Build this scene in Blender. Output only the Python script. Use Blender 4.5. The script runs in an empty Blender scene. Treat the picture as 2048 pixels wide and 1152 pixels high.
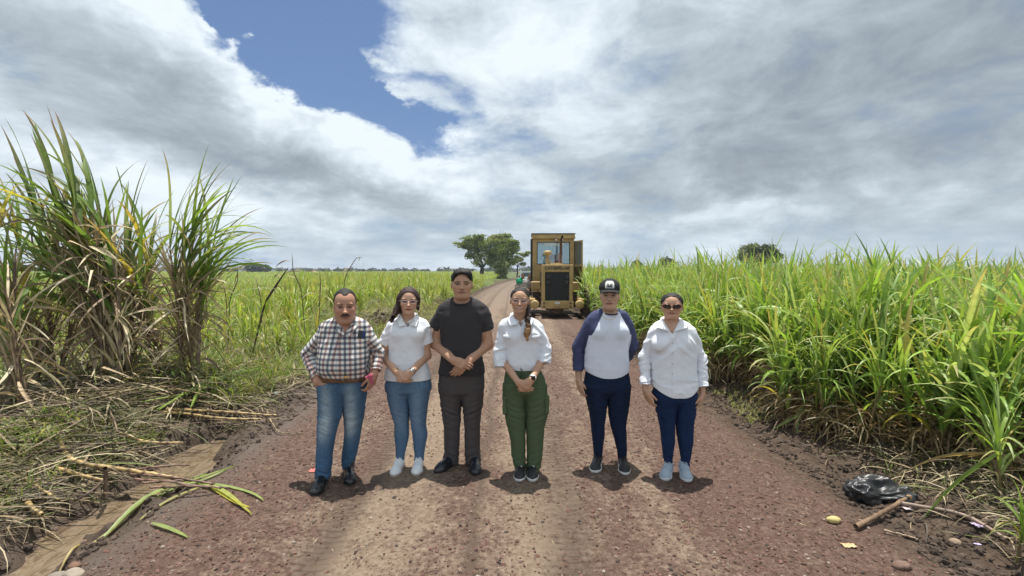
import bpy, math, random
import numpy as np
from mathutils import Vector, Matrix
R = math.radians
sc = bpy.context.scene
# ---------------------------------------------------------------- camera
F, CX, CY, HOR, CAMH = 950.0, 1024.0, 576.0, 541.0, 1.69
PITCH = math.atan((CY-HOR)/F)
cam_d = bpy.data.cameras.new('camera'); cam = bpy.data.objects.new('camera', cam_d)
sc.collection.objects.link(cam); sc.camera = cam
cam.location = (0, 0, CAMH); cam.rotation_euler = (R(90)-PITCH, 0, 0)
cam_d.sensor_width = 36; cam_d.lens = 36*F/2048; cam_d.clip_end = 9000; cam_d.clip_start = 0.05
# ---------------------------------------------------------------- light
SUN_EL, SUN_AZ = R(79), R(6)          # azimuth from +Y towards +X
w = bpy.data.worlds.new("World"); sc.world = w; w.use_nodes = True
sun_d = bpy.data.lights.new('sun', 'SUN'); sun_d.energy = 5.0; sun_d.angle = R(0.6); sun_d.color = (1.0, 0.95, 0.87)
sun = bpy.data.objects.new('sun', sun_d); sc.collection.objects.link(sun)
sd = Vector((math.sin(SUN_AZ)*math.cos(SUN_EL), math.cos(SUN_AZ)*math.cos(SUN_EL), math.sin(SUN_EL)))
sun.rotation_euler = sd.to_track_quat('Z', 'Y').to_euler(); sun.location = (0, 0, 30)
sc.view_settings.view_transform = 'Standard'; sc.view_settings.look = 'None'
sc.view_settings.exposure = 0.42; sc.view_settings.gamma = 1.0
sc.cycles.max_bounces = 7; sc.cycles.diffuse_bounces = 3; sc.cycles.transparent_max_bounces = 12
sc.cycles.sample_clamp_indirect = 6; sc.cycles.use_denoising = True

def at(px, py, Y):
    dx, dy = (px-CX)/F, (CY-py)/F
    d = Vector((dx, math.cos(PITCH)+dy*math.sin(PITCH), -math.sin(PITCH)+dy*math.cos(PITCH)))
    return Vector((0, 0, CAMH)) + d*(Y/d.y)
def gr(px, py, z=0.0):
    dx, dy = (px-CX)/F, (CY-py)/F
    d = Vector((dx, math.cos(PITCH)+dy*math.sin(PITCH), -math.sin(PITCH)+dy*math.cos(PITCH)))
    return Vector((0, 0, CAMH)) + d*((z-CAMH)/d.z)

# ---------------------------------------------------------------- node helper
class NT:
    def __init__(s, nt): s.nt = nt
    def n(s, typ, **kw):
        nd = s.nt.nodes.new('ShaderNode'+typ)
        ins = kw.pop('ins', {})
        for k, v in kw.items(): setattr(nd, k, v)
        for k, v in ins.items(): s.set(nd, k, v)
        return nd
    def set(s, nd, k, v):
        inp = nd.inputs[k]
        if isinstance(v, bpy.types.NodeSocket): s.nt.links.new(v, inp)
        elif isinstance(v, bpy.types.Node): s.nt.links.new(v.outputs[0], inp)
        else:
            if inp.type == 'RGBA' and len(v) == 3: v = (*v, 1)
            inp.default_value = v
    def m(s, op, a, b=0.0, c=None, clamp=False):
        nd = s.n('Math', operation=op, use_clamp=clamp); s.set(nd, 0, a); s.set(nd, 1, b)
        if c is not None: s.set(nd, 2, c)
        return nd.outputs[0]
    def v(s, op, a, b=None):
        nd = s.n('VectorMath', operation=op); s.set(nd, 0, a)
        if b is not None: s.set(nd, 1, b)
        return nd.outputs[1] if op in ('DOT_PRODUCT', 'LENGTH') else nd.outputs[0]
    def mix(s, f, a, b, typ='MIX'):
        nd = s.n('MixRGB', blend_type=typ); s.set(nd, 0, f); s.set(nd, 1, a); s.set(nd, 2, b); return nd.outputs[0]
    def noise(s, vec, scale, detail=4, rough=.5, dist=0., dim='3D'):
        nd = s.n('TexNoise', noise_dimensions=dim); s.set(nd, 'Vector', vec); s.set(nd, 'Scale', scale)
        s.set(nd, 'Detail', detail); s.set(nd, 'Roughness', rough); s.set(nd, 'Distortion', dist); return nd
    def ramp(s, f, stops, interp='LINEAR'):
        nd = s.n('ValToRGB'); s.set(nd, 0, f); r = nd.color_ramp; r.interpolation = interp
        while len(r.elements) < len(stops): r.elements.new(.5)
        for e, (p, c) in zip(r.elements, stops):
            e.position = p; e.color = (*c, 1) if hasattr(c, '__len__') else (c, c, c, 1)
        return nd.outputs[0]
    def rng(s, v, a, b, c=0., d=1., smooth=False):
        nd = s.n('MapRange', clamp=True, interpolation_type='SMOOTHSTEP' if smooth else 'LINEAR')
        for i, x in enumerate((v, a, b, c, d)): s.set(nd, i, x)
        return nd.outputs[0]

def sky_world():
    t = NT(w.node_tree); w.node_tree.nodes.clear()
    out = t.n('OutputWorld')
    sky = t.n('TexSky'); sky.sky_type = 'NISHITA'; sky.sun_disc = False
    sky.sun_elevation = SUN_EL; sky.sun_rotation = SUN_AZ; sky.air_density = 1.0; sky.dust_density = 0.6; sky.ozone_density = 2.0
    D = t.v('NORMALIZE', t.n('TexCoord').outputs['Generated'])
    sep = t.n('SeparateXYZ'); t.set(sep, 0, D)
    x, y, z = sep.outputs
    az = t.m('ARCTAN2', x, y); el = t.m('ARCSINE', z)
    comb = t.n('CombineXYZ'); t.set(comb, 0, az); t.set(comb, 1, el)
    # cloud-plane coordinates (clouds get smaller towards the horizon)
    zz = t.m('ADD', t.m('MAXIMUM', z, 0.0), 0.16)
    pl = t.n('CombineXYZ'); t.set(pl, 0, t.m('DIVIDE', x, zz)); t.set(pl, 1, t.m('DIVIDE', y, zz)); t.set(pl, 2, 0.37)
    P = pl.outputs[0]
    n1 = t.noise(P, 1.15, 8, .56, .25)
    n2 = t.noise(P, 3.4, 7, .6, .3)
    n3 = t.noise(P, .55, 4, .5, .2)
    n4 = t.noise(t.v('MULTIPLY', D, (1, 1, 2.0)), 5.5, 9, .62, .35)
    # directional noise to roughen the big shapes
    wn = t.noise(t.v('MULTIPLY', D, (1, 1, 1.5)), 4.2, 6, .62, .2)
    warp = t.v('MULTIPLY', t.v('SUBTRACT', wn.outputs['Color'], (.5, .5, .5)), (.34, .26, 0))
    Q = t.v('ADD', comb.outputs[0], warp)
    def field(blobs):
        acc = None
        for (px, py, sx, sy, ang, a) in blobs:
            d = at(px, py, 10)-Vector((0, 0, CAMH)); d.normalize()
            c = (math.atan2(d.x, d.y), math.asin(d.z), 0)
            v = t.v('SUBTRACT', Q, c)
            if ang:
                r = t.n('VectorRotate', rotation_type='Z_AXIS'); t.set(r, 'Vector', v); t.set(r, 'Angle', R(ang)); v = r.outputs[0]
            v = t.v('MULTIPLY', v, (F/sx, F/sy, 0))
            e = t.m('POWER', 0.36788, t.v('DOT_PRODUCT', v, v))
            acc = t.m('MULTIPLY', e, a) if acc is None else t.m('MULTIPLY_ADD', e, a, acc)
        return acc
    # negative = open blue sky
    cov = field([(545, 30, 130, 100, 0, -1.45), (650, 110, 120, 72, 33, -1.2), (760, 200, 90, 40, 38, -.95), (845, 262, 50, 24, 30, -.42),
                 (520, -110, 220, 120, 0, -1.0), (840, 120, 50, 30, 30, -.35), (925, 215, 40, 34, 0, -.35), (980, 40, 70, 25, 20, -.28),
                 (380, 520, 260, 26, 0, -.35), (660, 525, 300, 22, 0, -.25), (180, 290, 120, 24, 20, -.22), (960, 40, 150, 110, 0, .30),
                 (330, 420, 180, 60, 15, .2), (500, 190, 90, 50, 30, .5), (600, 225, 90, 36, 20, .5), (720, 315, 100, 45, 35, .5),
                 (300, 60, 110, 120, 10, .6), (640, 88, 42, 15, -40, .85), (480, 85, 34, 18, -30, .95), (395, 30, 24, 14, 30, .6), (760, 70, 40, 14, 20, .5), (800, 160, 30, 12, 30, .35)])
    dens = t.m('ADD', t.m('MULTIPLY_ADD', n1.outputs[0], 1.3, t.m('MULTIPLY', n2.outputs[0], .75)), t.m('ADD', cov, t.m('MULTIPLY_ADD', n4.outputs[0], 1.1, -.60)))
    C = t.rng(dens, .34, .98, 0, 1, True)
    # grey undersides
    dark = field([(1720, 130, 330, 150, -8, .54), (1980, 120, 260, 220, 0, .34), (1500, 330, 300, 70, 10, .34), (1330, 40, 160, 70, 0, .22),
                  (330, 250, 300, 60, 20, .34), (640, 345, 230, 45, 22, .48), (820, 400, 170, 40, 15, .34), (60, 190, 190, 80, 0, .22), (140, 60, 160, 60, 20, .02),
                  (1800, 340, 330, 60, 0, .33), (1600, 450, 500, 22, 0, .22), (1250, 350, 140, 60, 0, .26), (1130, 420, 200, 30, 0, .12),
                  (1800, 490, 300, 18, 0, .2), (900, 500, 700, 30, 0, .14), (1450, 250, 130, 50, 0, .2),
                  (1080, 170, 170, 90, 20, -.3), (430, 110, 130, 50, 25, -.42), (620, 195, 130, 28, 18, -.45), (760, 270, 110, 30, 35, -.42), (1180, 90, 150, 60, 0, -.22),
                  (950, 330, 130, 60, 20, -.2), (330, 400, 200, 40, 20, -.2), (1350, 430, 260, 22, 0, -.2), (1560, 395, 140, 26, 0, -.15), (1790, 270, 80, 30, 0, -.1)])
    sh = t.m('ADD', t.m('MULTIPLY', t.m('SUBTRACT', n3.outputs[0], .5), .7), t.m('MULTIPLY', dark, .72))
    sh = t.m('ADD', sh, t.m('MULTIPLY', t.m('SUBTRACT', n1.outputs[0], .5), -1.05))
    sh = t.m('ADD', sh, t.m('MULTIPLY', t.m('SUBTRACT', n2.outputs[0], .5), -.45))
    sh = t.m('ADD', sh, t.m('MULTIPLY', t.m('SUBTRACT', n4.outputs[0], .5), -1.55))
    sh = t.m('ADD', sh, t.m('MULTIPLY', t.m('SUBTRACT', 1.0, C), -.25))
    cc = t.ramp(t.m('ADD', sh, .255), [(0.0, (.76, .795, .82)), (.25, (.60, .645, .685)), (.5, (.45, .495, .53)), (.8, (.335, .37, .40)), (1., (.27, .30, .33))])
    cc = t.v('MULTIPLY', cc, (.945, .995, 1.03))
    # air near the horizon
    hz = t.rng(el, R(-1), R(9), .8, 0., True)
    cc = t.mix(t.m('MULTIPLY', hz, .55), cc, (.46, .56, .64))
    blue = t.v('MULTIPLY', sky.outputs[0], (.088, .088, .090))
    blue = t.mix(hz, blue, (.44, .56, .68))
    blue = t.mix(.40, blue, (.10, .19, .40))
    col = t.mix(C, blue, cc)
    grd = t.rng(z, -.03, .0, 0, 1)
    col = t.mix(grd, (.14, .12, .07), col)
    bg = t.n('Background', ins={'Color': col, 'Strength': 0.92})
    w.node_tree.links.new(bg.outputs[0], out.inputs[0])
sky_world()

# ---------------------------------------------------------------- mesh helpers
COL = sc.collection
def tag(o, label=None, cat=None, group=None, kind=None):
    if label: o['label'] = label
    if cat: o['category'] = cat
    if group: o['group'] = group
    if kind: o['kind'] = kind
    return o
def empty(name, loc=(0, 0, 0), rz=0):
    o = bpy.data.objects.new(name, None); COL.objects.link(o); o.location = loc; o.rotation_euler = (0, 0, rz); o.empty_display_size = .2
    return o
def npmesh(name, V, Fc, mat=None, parent=None, col=None, smooth=True, uv=None, local=None):
    """V (n,3); Fc (m,4) or (m,3) int arrays or list of such"""
    me = bpy.data.meshes.new(name)
    V = np.ascontiguousarray(V, dtype=np.float32)
    if local is not None: V = V-np.array(local, dtype=np.float32)
    Fl = Fc if isinstance(Fc, list) else [Fc]
    Fl = [np.asarray(f, dtype=np.int32) for f in Fl if len(f)]
    me.vertices.add(len(V)); me.vertices.foreach_set('co', V.ravel())
    nl = sum(f.size for f in Fl); npoly = sum(len(f) for f in Fl)
    me.loops.add(nl); me.polygons.add(npoly)
    me.loops.foreach_set('vertex_index', np.concatenate([f.ravel() for f in Fl]))
    st = []; o = 0
    for f in Fl:
        k = f.shape[1]; st.append(o+np.arange(len(f))*k); o += f.size
    me.polygons.foreach_set('loop_start', np.concatenate(st).astype(np.int32))
    me.update(calc_edges=True)
    me.polygons.foreach_set('use_smooth', np.full(npoly, smooth))
    if col is not None:
        a = me.color_attributes.new('Col', 'FLOAT_COLOR', 'POINT')
        c = np.ones((len(V), 4), np.float32); c[:, :3] = col; a.data.foreach_set('color', c.ravel())
    if uv is not None:
        a = me.attributes.new('uvw', 'FLOAT_VECTOR', 'POINT')
        c = np.zeros((len(V), 3), np.float32); c[:, :uv.shape[1]] = uv; a.data.foreach_set('vector', c.ravel())
    if mat: me.materials.append(mat)
    ob = bpy.data.objects.new(name, me); COL.objects.link(ob)
    if parent: ob.parent = parent
    return ob
def join(parts):
    V = []; Q = []; T = []; C = []; o = 0
    for p in parts:
        v, f = p[0], p[1]; V.append(v)
        for ff in (f if isinstance(f, list) else [f]):
            if len(ff): (Q if ff.shape[1] == 4 else T).append(ff+o)
        if len(p) > 2: C.append(p[2])
        o += len(v)
    fl = []
    if Q: fl.append(np.concatenate(Q))
    if T: fl.append(np.concatenate(T))
    return np.concatenate(V), fl, (np.concatenate(C) if C else None)

rng = np.random.default_rng(7)
def _h(ix, iy, iz, seed):
    n = (ix*374761393+iy*668265263+iz*1274126177+seed*974634777) & 0xffffffff
    n = ((n ^ (n >> 13))*1274126177) & 0xffffffff
    return ((n ^ (n >> 16)) & 0xffff)/32767.5-1
def vnoise(p, seed=0):
    p = np.asarray(p, dtype=np.float64)
    i = np.floor(p).astype(np.int64); f = p-i; f = f*f*(3-2*f)
    r = 0
    for dx in (0, 1):
        wx = f[..., 0] if dx else 1-f[..., 0]
        for dy in (0, 1):
            wy = f[..., 1] if dy else 1-f[..., 1]
            for dz in (0, 1):
                wz = f[..., 2] if dz else 1-f[..., 2]
                r = r+wx*wy*wz*_h(i[..., 0]+dx, i[..., 1]+dy, i[..., 2]+dz, seed)
    return r
def fbm(p, oct=4, seed=0, gain=.5):
    r = 0; a = 1; p = np.asarray(p, dtype=np.float64)
    for k in range(oct): r = r+a*vnoise(p*2**k, seed+k); a *= gain
    return r
def fbm2(x, y, s, oct=4, seed=0):
    return fbm(np.stack([x*s, y*s, np.zeros_like(x)+.5], -1), oct, seed)
# ================================================================ materials
def new_mat(name):
    m = bpy.data.materials.new(name); m.use_nodes = True; m.node_tree.nodes.clear()
    t = NT(m.node_tree); t.out = t.n('OutputMaterial'); return m, t
def simple(name, col, rough=.6, metal=0., bump=0., bscale=60, var=0.12, vscale=9, spec=.5, **kw):
    """procedural paint / cloth / plastic: colour varies a little with noise, fine bump"""
    m, t = new_mat(name)
    co = t.n('TexCoord').outputs['Object']
    nz = t.noise(co, vscale, 5, .6)
    f = t.rng(nz.outputs[0], .3, .7, 1-var, 1+var)
    c = t.v('MULTIPLY', tuple(col), (1, 1, 1)); cm = t.n('VectorMath', operation='SCALE'); t.set(cm, 0, c); t.set(cm, 3, f)
    p = t.n('BsdfPrincipled', ins={'Base Color': cm.outputs[0], 'Roughness': rough, 'Metallic': metal, 'Specular IOR Level': spec})
    for k, v in kw.items(): t.set(p, k.replace('_', ' '), v)
    if bump:
        b = t.n('Bump', ins={'Strength': bump, 'Distance': .004, 'Height': t.noise(co, bscale, 4, .6).outputs[0]}); t.set(p, 'Normal', b)
    m.node_tree.links.new(p.outputs[0], t.out.inputs[0]); return m
def leaf_mat(name, rough=.45, trans=.42, streak=True):
    m, t = new_mat(name)
    a = t.n('Attribute', attribute_name='Col').outputs[0]
    geo = t.n('NewGeometry')
    nz = t.noise(geo.outputs['Position'], 14, 3, .6); big = t.noise(geo.outputs['Position'], .9, 3, .5)
    f = t.m('MULTIPLY', t.rng(nz.outputs[0], .3, .7, .8, 1.2), t.rng(big.outputs[0], .35, .65, .82, 1.18))
    cm = t.n('VectorMath', operation='SCALE'); t.set(cm, 0, a); t.set(cm, 3, f)
    p = t.n('BsdfPrincipled', ins={'Base Color': cm.outputs[0], 'Roughness': rough, 'Specular IOR Level': .5})
    tr = t.n('BsdfTranslucent', ins={'Color': t.v('MULTIPLY', cm.outputs[0], (1.25, 1.2, .7))})
    mx = t.n('MixShader', ins={0: trans, 1: p, 2: tr})
    m.node_tree.links.new(mx.outputs[0], t.out.inputs[0]); return m
def attr_mat(name, rough=.6, var=.12, vscale=12, bump=.0, bscale=80, spec=.4, metal=0., dist=.003):
    m, t = new_mat(name)
    a = t.n('Attribute', attribute_name='Col').outputs[0]
    co = t.n('TexCoord').outputs['Object']
    nz = t.noise(co, vscale, 5, .62)
    f = t.rng(nz.outputs[0], .3, .7, 1-var, 1+var)
    cm = t.n('VectorMath', operation='SCALE'); t.set(cm, 0, a); t.set(cm, 3, f)
    p = t.n('BsdfPrincipled', ins={'Base Color': cm.outputs[0], 'Roughness': rough, 'Specular IOR Level': spec, 'Metallic': metal})
    if bump:
        b = t.n('Bump', ins={'Strength': bump, 'Distance': dist, 'Height': t.noise(co, bscale, 4, .6).outputs[0]}); t.set(p, 'Normal', b)
    m.node_tree.links.new(p.outputs[0], t.out.inputs[0]); return m
M_leaf = leaf_mat('cane_leaf'); M_dry = leaf_mat('dry_leaf', .75, .15); M_stalk = attr_mat('cane_stalk', .5, .25, 30, .3, 60)
M_treeleaf = leaf_mat('tree_leaf', .55, .25); M_bark = attr_mat('bark', .9, .3, 8, .6, 25, dist=.02)

# ================================================================ terrain
def road_cx(y):
    return np.where(y > 28, 0.0009*(y-28)**2, 0.0)+0.0
def ditch(x, y):
    """left ditch depth factor 0..1"""
    cxd = -2.98-.06*np.sin(y*1.7)+.10*fbm2(y, y*0+3.3, 1.9, 3, 88)+.05*np.clip(4-y, 0, 2); hw = .36-.15*np.clip((y-4.0)/1.3, 0, 1)+.15*fbm2(x, y, 2.6, 4, 33)
    k = np.clip(1-np.abs(x-cxd)/(hw+.12), 0, 1); k = k*k*(3-2*k)
    return k*np.clip((5.6-y)/.7, 0, 1)
def terrain(x, y, fine=True):
    xr = x-road_cx(y)
    xr = np.where(xr < 0, xr*2.55/(2.55+.68*np.exp(-((y-12)/5.)**2)), xr)
    z = -.05*(xr/2.5)**2*(np.abs(xr) < 3.2)+(-.082)*(np.abs(xr) >= 3.2)
    on = 1/(1+np.exp((np.abs(xr)-2.5)*9))                 # 1 on the road
    z = z*1.0
    # shallow wheel ruts and a loose gravel windrow
    for c, d_ in ((-1.15, .022), (.37, .026), (1.5, .014)): z = z-d_*np.exp(-((xr-c)/.2)**2)*on
    z = z+.012*np.exp(-((xr+2.1)/.25)**2)*on+.014*np.exp(-((xr-2.15)/.22)**2)*on
    left = 1/(1+np.exp((xr+2.6)*14)); right = 1/(1+np.exp(-(xr-2.62)*14))
    z = z+left*(.05+.16*np.clip((-xr-3.3)/1.0, 0, 1))-.24*ditch(xr, y)*(1+.35*fbm2(x, y, 4., 3, 61))+.05*fbm2(x, y, 6, 3, 63)*np.sqrt(ditch(xr, y))
    z = z+right*(.02+.14*np.clip((xr-2.9)/.7, 0, 1))
    far = np.clip((y-40)/60, 0, 1)
    if fine:
        off = (left+right)
        z = z+off*(.055*fbm2(x, y, 1.6, 3, 3)+.035*np.abs(fbm2(x, y, 6, 3, 9))*(1+.6*fbm2(x, y, 1.1, 2, 5)))*(1-far)
        z = z+off*np.clip(fbm2(x, y, 9, 2, 41)-.35, 0, 1)*.07*(1-far)
        z = z+on*(.014*fbm2(x*1.8, y*.5, 1.3, 3, 13)+.009*fbm2(x, y, 7, 3, 17)+.006*np.clip(fbm2(x, y, 22, 2, 27), 0, 1))*(1-far)
        # heaped clods behind the group on the left verge
        z = z+.34*np.exp(-((x+3.95)/.55)**2-((y-14.2)/1.9)**2)*(1+.6*fbm2(x, y, 4, 3, 71))
        z = z+.16*np.exp(-((x+4.6)/1.0)**2-((y-5.6)/1.2)**2)
    return z
def zt(x, y): return float(terrain(np.array([float(x)]), np.array([float(y)]))[0])
def axis(a, b, step, lo, hi, g=1.09, mx=150):
    m = list(np.arange(a, b, step)); s = step; x = m[-1]
    while x < hi: s = min(s*g, mx); x += s; m.append(x)
    s = step; x = a; l = []
    while x > lo: s = min(s*g, mx); x -= s; l.append(x)
    return np.array(l[::-1]+m)
gx = axis(-4.6, 4.0, .022, -1300, 1300); gy = axis(2.2, 8.5, .025, -40, 1500)
X, Y = np.meshgrid(gx, gy, indexing='ij')
Z = terrain(X, Y)
nx_, ny_ = X.shape
idx = np.arange(nx_*ny_).reshape(nx_, ny_)
fq = np.stack([idx[:-1, :-1], idx[1:, :-1], idx[1:, 1:], idx[:-1, 1:]], -1).reshape(-1, 4)

def ground_mat():
    m, t = new_mat('ground_soil')
    pos = t.n('NewGeometry').outputs['Position']
    sp = t.n('SeparateXYZ'); t.set(sp, 0, pos); x, y, z = sp.outputs
    yy = t.m('MAXIMUM', t.m('SUBTRACT', y, 28.), 0.); xr = t.m('SUBTRACT', x, t.m('MULTIPLY', t.m('MULTIPLY', yy, yy), .0009))
    yb = t.m('DIVIDE', t.m('SUBTRACT', y, 12.), 5.); wd_ = t.m('MULTIPLY_ADD', t.m('POWER', .36788, t.m('MULTIPLY', yb, yb)), .2667, 1.)
    xr = t.m('ADD', t.m('MAXIMUM', xr, 0.), t.m('DIVIDE', t.m('MINIMUM', xr, 0.), wd_))
    nb = t.noise(pos, 1.1, 5, .6); nm = t.noise(pos, 5, 5, .65); nf = t.noise(pos, 28, 6, .7); nff = t.noise(pos, 110, 4, .7)
    stretched = t.noise(t.v('MULTIPLY', pos, (3.2, .35, 1)), 1.0, 5, .6)
    # crushed red scoria
    red = t.ramp(nf.outputs[0], [(.25, (.042, .025, .019)), (.45, (.092, .055, .042)), (.62, (.140, .091, .071)), (.8, (.25, .19, .155))])
    tan = t.ramp(nf.outputs[0], [(.2, (.105, .074, .050)), (.48, (.225, .170, .120)), (.7, (.30, .235, .172)), (.85, (.38, .31, .24))])
    soil = t.ramp(t.m('ADD', t.m('MULTIPLY', nm.outputs[0], .6), t.m('MULTIPLY', nf.outputs[0], .4)), [(.28, (.028, .019, .014)), (.5, (.072, .050, .036)), (.72, (.15, .11, .08))])
    # compacted tan wheel lanes
    lane = None
    for c, wd, a in ((-.85, .42, 1.0), (.15, .40, .9), (1.05, .30, .55), (-1.65, .22, .35)):
        v = t.m('DIVIDE', t.m('SUBTRACT', t.m('ADD', xr, t.m('MULTIPLY', t.m('SUBTRACT', nb.outputs[0], .5), .9)), c), wd)
        e = t.m('MULTIPLY', t.m('POWER', .36788, t.m('MULTIPLY', v, v)), a)
        lane = e if lane is None else t.m('ADD', lane, e)
    lane = t.m('ADD', lane, t.m('MULTIPLY', t.m('SUBTRACT', stretched.outputs[0], .5), 1.6))
    lane = t.m('ADD', lane, t.m('MULTIPLY', t.m('SUBTRACT', nm.outputs[0], .5), 1.5))
    lane = t.m('ADD', lane, t.m('MULTIPLY', t.m('SUBTRACT', nf.outputs[0], .5), 1.3))
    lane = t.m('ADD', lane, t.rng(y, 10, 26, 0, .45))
    road = t.mix(t.rng(lane, .10, 1.05, 0, .78, True), red, tan)
    # damp darker tracks
    trk = None
    for c, wd in ((.37, .15), (-1.15, .10), (-.25, .05)):
        v = t.m('DIVIDE', t.m('SUBTRACT', t.m('ADD', xr, t.m('MULTIPLY', t.m('SUBTRACT', nb.outputs[0], .5), .25)), c), wd)
        e = t.m('POWER', .36788, t.m('MULTIPLY', v, v)); trk = e if trk is None else t.m('ADD', trk, e)
    trk = t.m('MULTIPLY', trk, t.rng(t.m('ADD', t.m('MULTIPLY', nm.outputs[0], .5), t.m('MULTIPLY', nf.outputs[0], .5)), .40, .56, .2, 1.15))
    trk = t.m('MULTIPLY', trk, t.rng(stretched.outputs[0], .30, .55, .25, 1))
    road = t.mix(t.m('MULTIPLY', trk, .75), road, (.070, .052, .040))
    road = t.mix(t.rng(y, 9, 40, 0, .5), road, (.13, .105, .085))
    ax = t.m('ADD', t.m('ABSOLUTE', xr), t.m('MULTIPLY', t.m('GREATER_THAN', xr, 0.), .14))
    edge = t.m('ADD', ax, t.m('MULTIPLY', t.m('SUBTRACT', nm.outputs[0], .5), .5))
    edge = t.m('ADD', edge, t.m('MULTIPLY', t.m('SUBTRACT', nb.outputs[0], .5), .35))
    off = t.rng(edge, 2.38, 2.62, 0, 1, True)
    # grey wet clay margin left
    wl = t.m('MULTIPLY', t.rng(t.m('ADD', xr, t.m('MULTIPLY', t.m('SUBTRACT', nm.outputs[0], .5), .4)), -2.12, -2.5), t.rng(y, 9, 6.5))
    road = t.mix(t.m('MULTIPLY', wl, .8), road, (.10, .082, .068))
    # beyond the verge: grass-littered soil, greener further out
    gn = t.noise(pos, .8, 4, .6)
    grs = t.ramp(nm.outputs[0], [(.2, (.03, .045, .012)), (.5, (.085, .115, .028)), (.8, (.15, .15, .06))])
    soil2 = t.mix(t.m('MULTIPLY', t.rng(ax, 3.2, 5.0), t.rng(gn.outputs[0], .3, .55, .3, 1)), soil, grs)
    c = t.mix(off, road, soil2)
    wet = t.m('MULTIPLY', t.rng(z, -.10, -.19), t.m('LESS_THAN', x, -2.3))
    c = t.mix(t.m('MULTIPLY', wet, .6), c, (.05, .034, .022))
    rough = t.rng(t.m('MAXIMUM', wet, t.m('MULTIPLY', wl, .55)), 0, 1, .95, .32)
    p = t.n('BsdfPrincipled', ins={'Base Color': c, 'Roughness': rough, 'Specular IOR Level': .25})
    hh = t.m('ADD', t.m('MULTIPLY', nf.outputs[0], 1.), t.m('MULTIPLY', nff.outputs[0], .45))
    # tread bars of tyre marks
    tr = t.n('TexWave', wave_type='BANDS', bands_direction='Y', ins={'Vector': pos, 'Scale': 5.2, 'Distortion': 1.5, 'Detail': 2})
    tm = None
    for c_, wd in ((.37, .17), (-1.15, .14)):
        v = t.m('DIVIDE', t.m('SUBTRACT', xr, c_), wd); e = t.m('POWER', .36788, t.m('MULTIPLY', v, v)); tm = e if tm is None else t.m('ADD', tm, e)
    hh = t.m('ADD', hh, t.m('MULTIPLY', t.m('MULTIPLY', tr.outputs['Fac'], tm), t.rng(nb.outputs[0], .35, .6, .3, 1.6)))
    b = t.n('Bump', ins={'Strength': .9, 'Distance': .016, 'Height': hh}); t.set(p, 'Normal', b)
    m.node_tree.links.new(p.outputs[0], t.out.inputs[0]); return m
M_ground = ground_mat()
g = npmesh('ground', np.stack([X, Y, Z], -1).reshape(-1, 3), fq, M_ground); tag(g, kind='structure')

# muddy water in the ditch
def water_mat():
    m, t = new_mat('muddy_water')
    pos = t.n('NewGeometry').outputs['Position']
    nz = t.noise(t.v('MULTIPLY', pos, (5.5, 1.6, 1)), 1.6, 6, .65, 1.2)
    c = t.ramp(nz.outputs[0], [(.30, (.07, .045, .028)), (.42, (.15, .105, .066)), (.50, (.23, .175, .12)), (.58, (.12, .085, .055)), (.70, (.24, .185, .13)), (.8, (.34, .29, .23))])
    p = t.n('BsdfPrincipled', ins={'Base Color': c, 'Roughness': .03, 'IOR': 2.4, 'Specular IOR Level': .6})
    b = t.n('Bump', ins={'Strength': .35, 'Distance': .01, 'Height': t.noise(t.v('MULTIPLY', pos, (1.6, 1, 1)), 16, 4, .55).outputs[0]}); t.set(p, 'Normal', b)
    m.node_tree.links.new(p.outputs[0], t.out.inputs[0]); return m
wy = np.linspace(1.2, 5.5, 60); wxl = -3.75+0*wy; wxr = -2.35+0*wy
wv = np.concatenate([np.stack([wxl, wy, wy*0-.158], -1), np.stack([wxr, wy, wy*0-.158], -1)])
wf = np.array([[i, i+60, i+61, i+1] for i in range(59)])
tag(npmesh('water', wv, wf, water_mat()), kind='structure')

# ================================================================ stones & clods (countless)
def icos():
    ph = (1+5**.5)/2
    v = np.array([(-1, ph, 0), (1, ph, 0), (-1, -ph, 0), (1, -ph, 0), (0, -1, ph), (0, 1, ph), (0, -1, -ph), (0, 1, -ph), (ph, 0, -1), (ph, 0, 1), (-ph, 0, -1), (-ph, 0, 1)])/1.902
    f = np.array([(0, 11, 5), (0, 5, 1), (0, 1, 7), (0, 7, 10), (0, 10, 11), (1, 5, 9), (5, 11, 4), (11, 10, 2), (10, 7, 6), (7, 1, 8), (3, 9, 4), (3, 4, 2), (3, 2, 6), (3, 6, 8), (3, 8, 9), (4, 9, 5), (2, 4, 11), (6, 2, 10), (8, 6, 7), (9, 8, 1)])
    return v, f
IV, IF = icos()
def pebbles(x, y, r, cols, sink=.35, jit=.28):
    n = len(x); z = terrain(x, y)
    v = IV[None]*(1+jit*rng.uniform(-1, 1, (n, 12, 1)))
    sc_ = r[:, None, None]*rng.uniform(.65, 1.25, (n, 1, 3))*np.array([1, 1, .75])
    v = v*sc_; a = rng.uniform(0, 6.28, n); ca, sa = np.cos(a)[:, None], np.sin(a)[:, None]
    vx = v[..., 0]*ca-v[..., 1]*sa+x[:, None]; vy = v[..., 0]*sa+v[..., 1]*ca+y[:, None]; vz = v[..., 2]+(z+r*(.5-sink))[:, None]
    V = np.stack([vx, vy, vz], -1).reshape(-1, 3)
    Fc = (IF[None]+(np.arange(n)*12)[:, None, None]).reshape(-1, 3)
    return V, Fc, np.repeat(cols, 12, 0)
n = 62000
py_ = 2.2+9*rng.power(.75, n)**1.0*rng.uniform(0, 1, n); py_ = 2.3+rng.uniform(0, 1, n)**1.5*11
px_ = rng.uniform(-2.5, 2.5, n)
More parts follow.
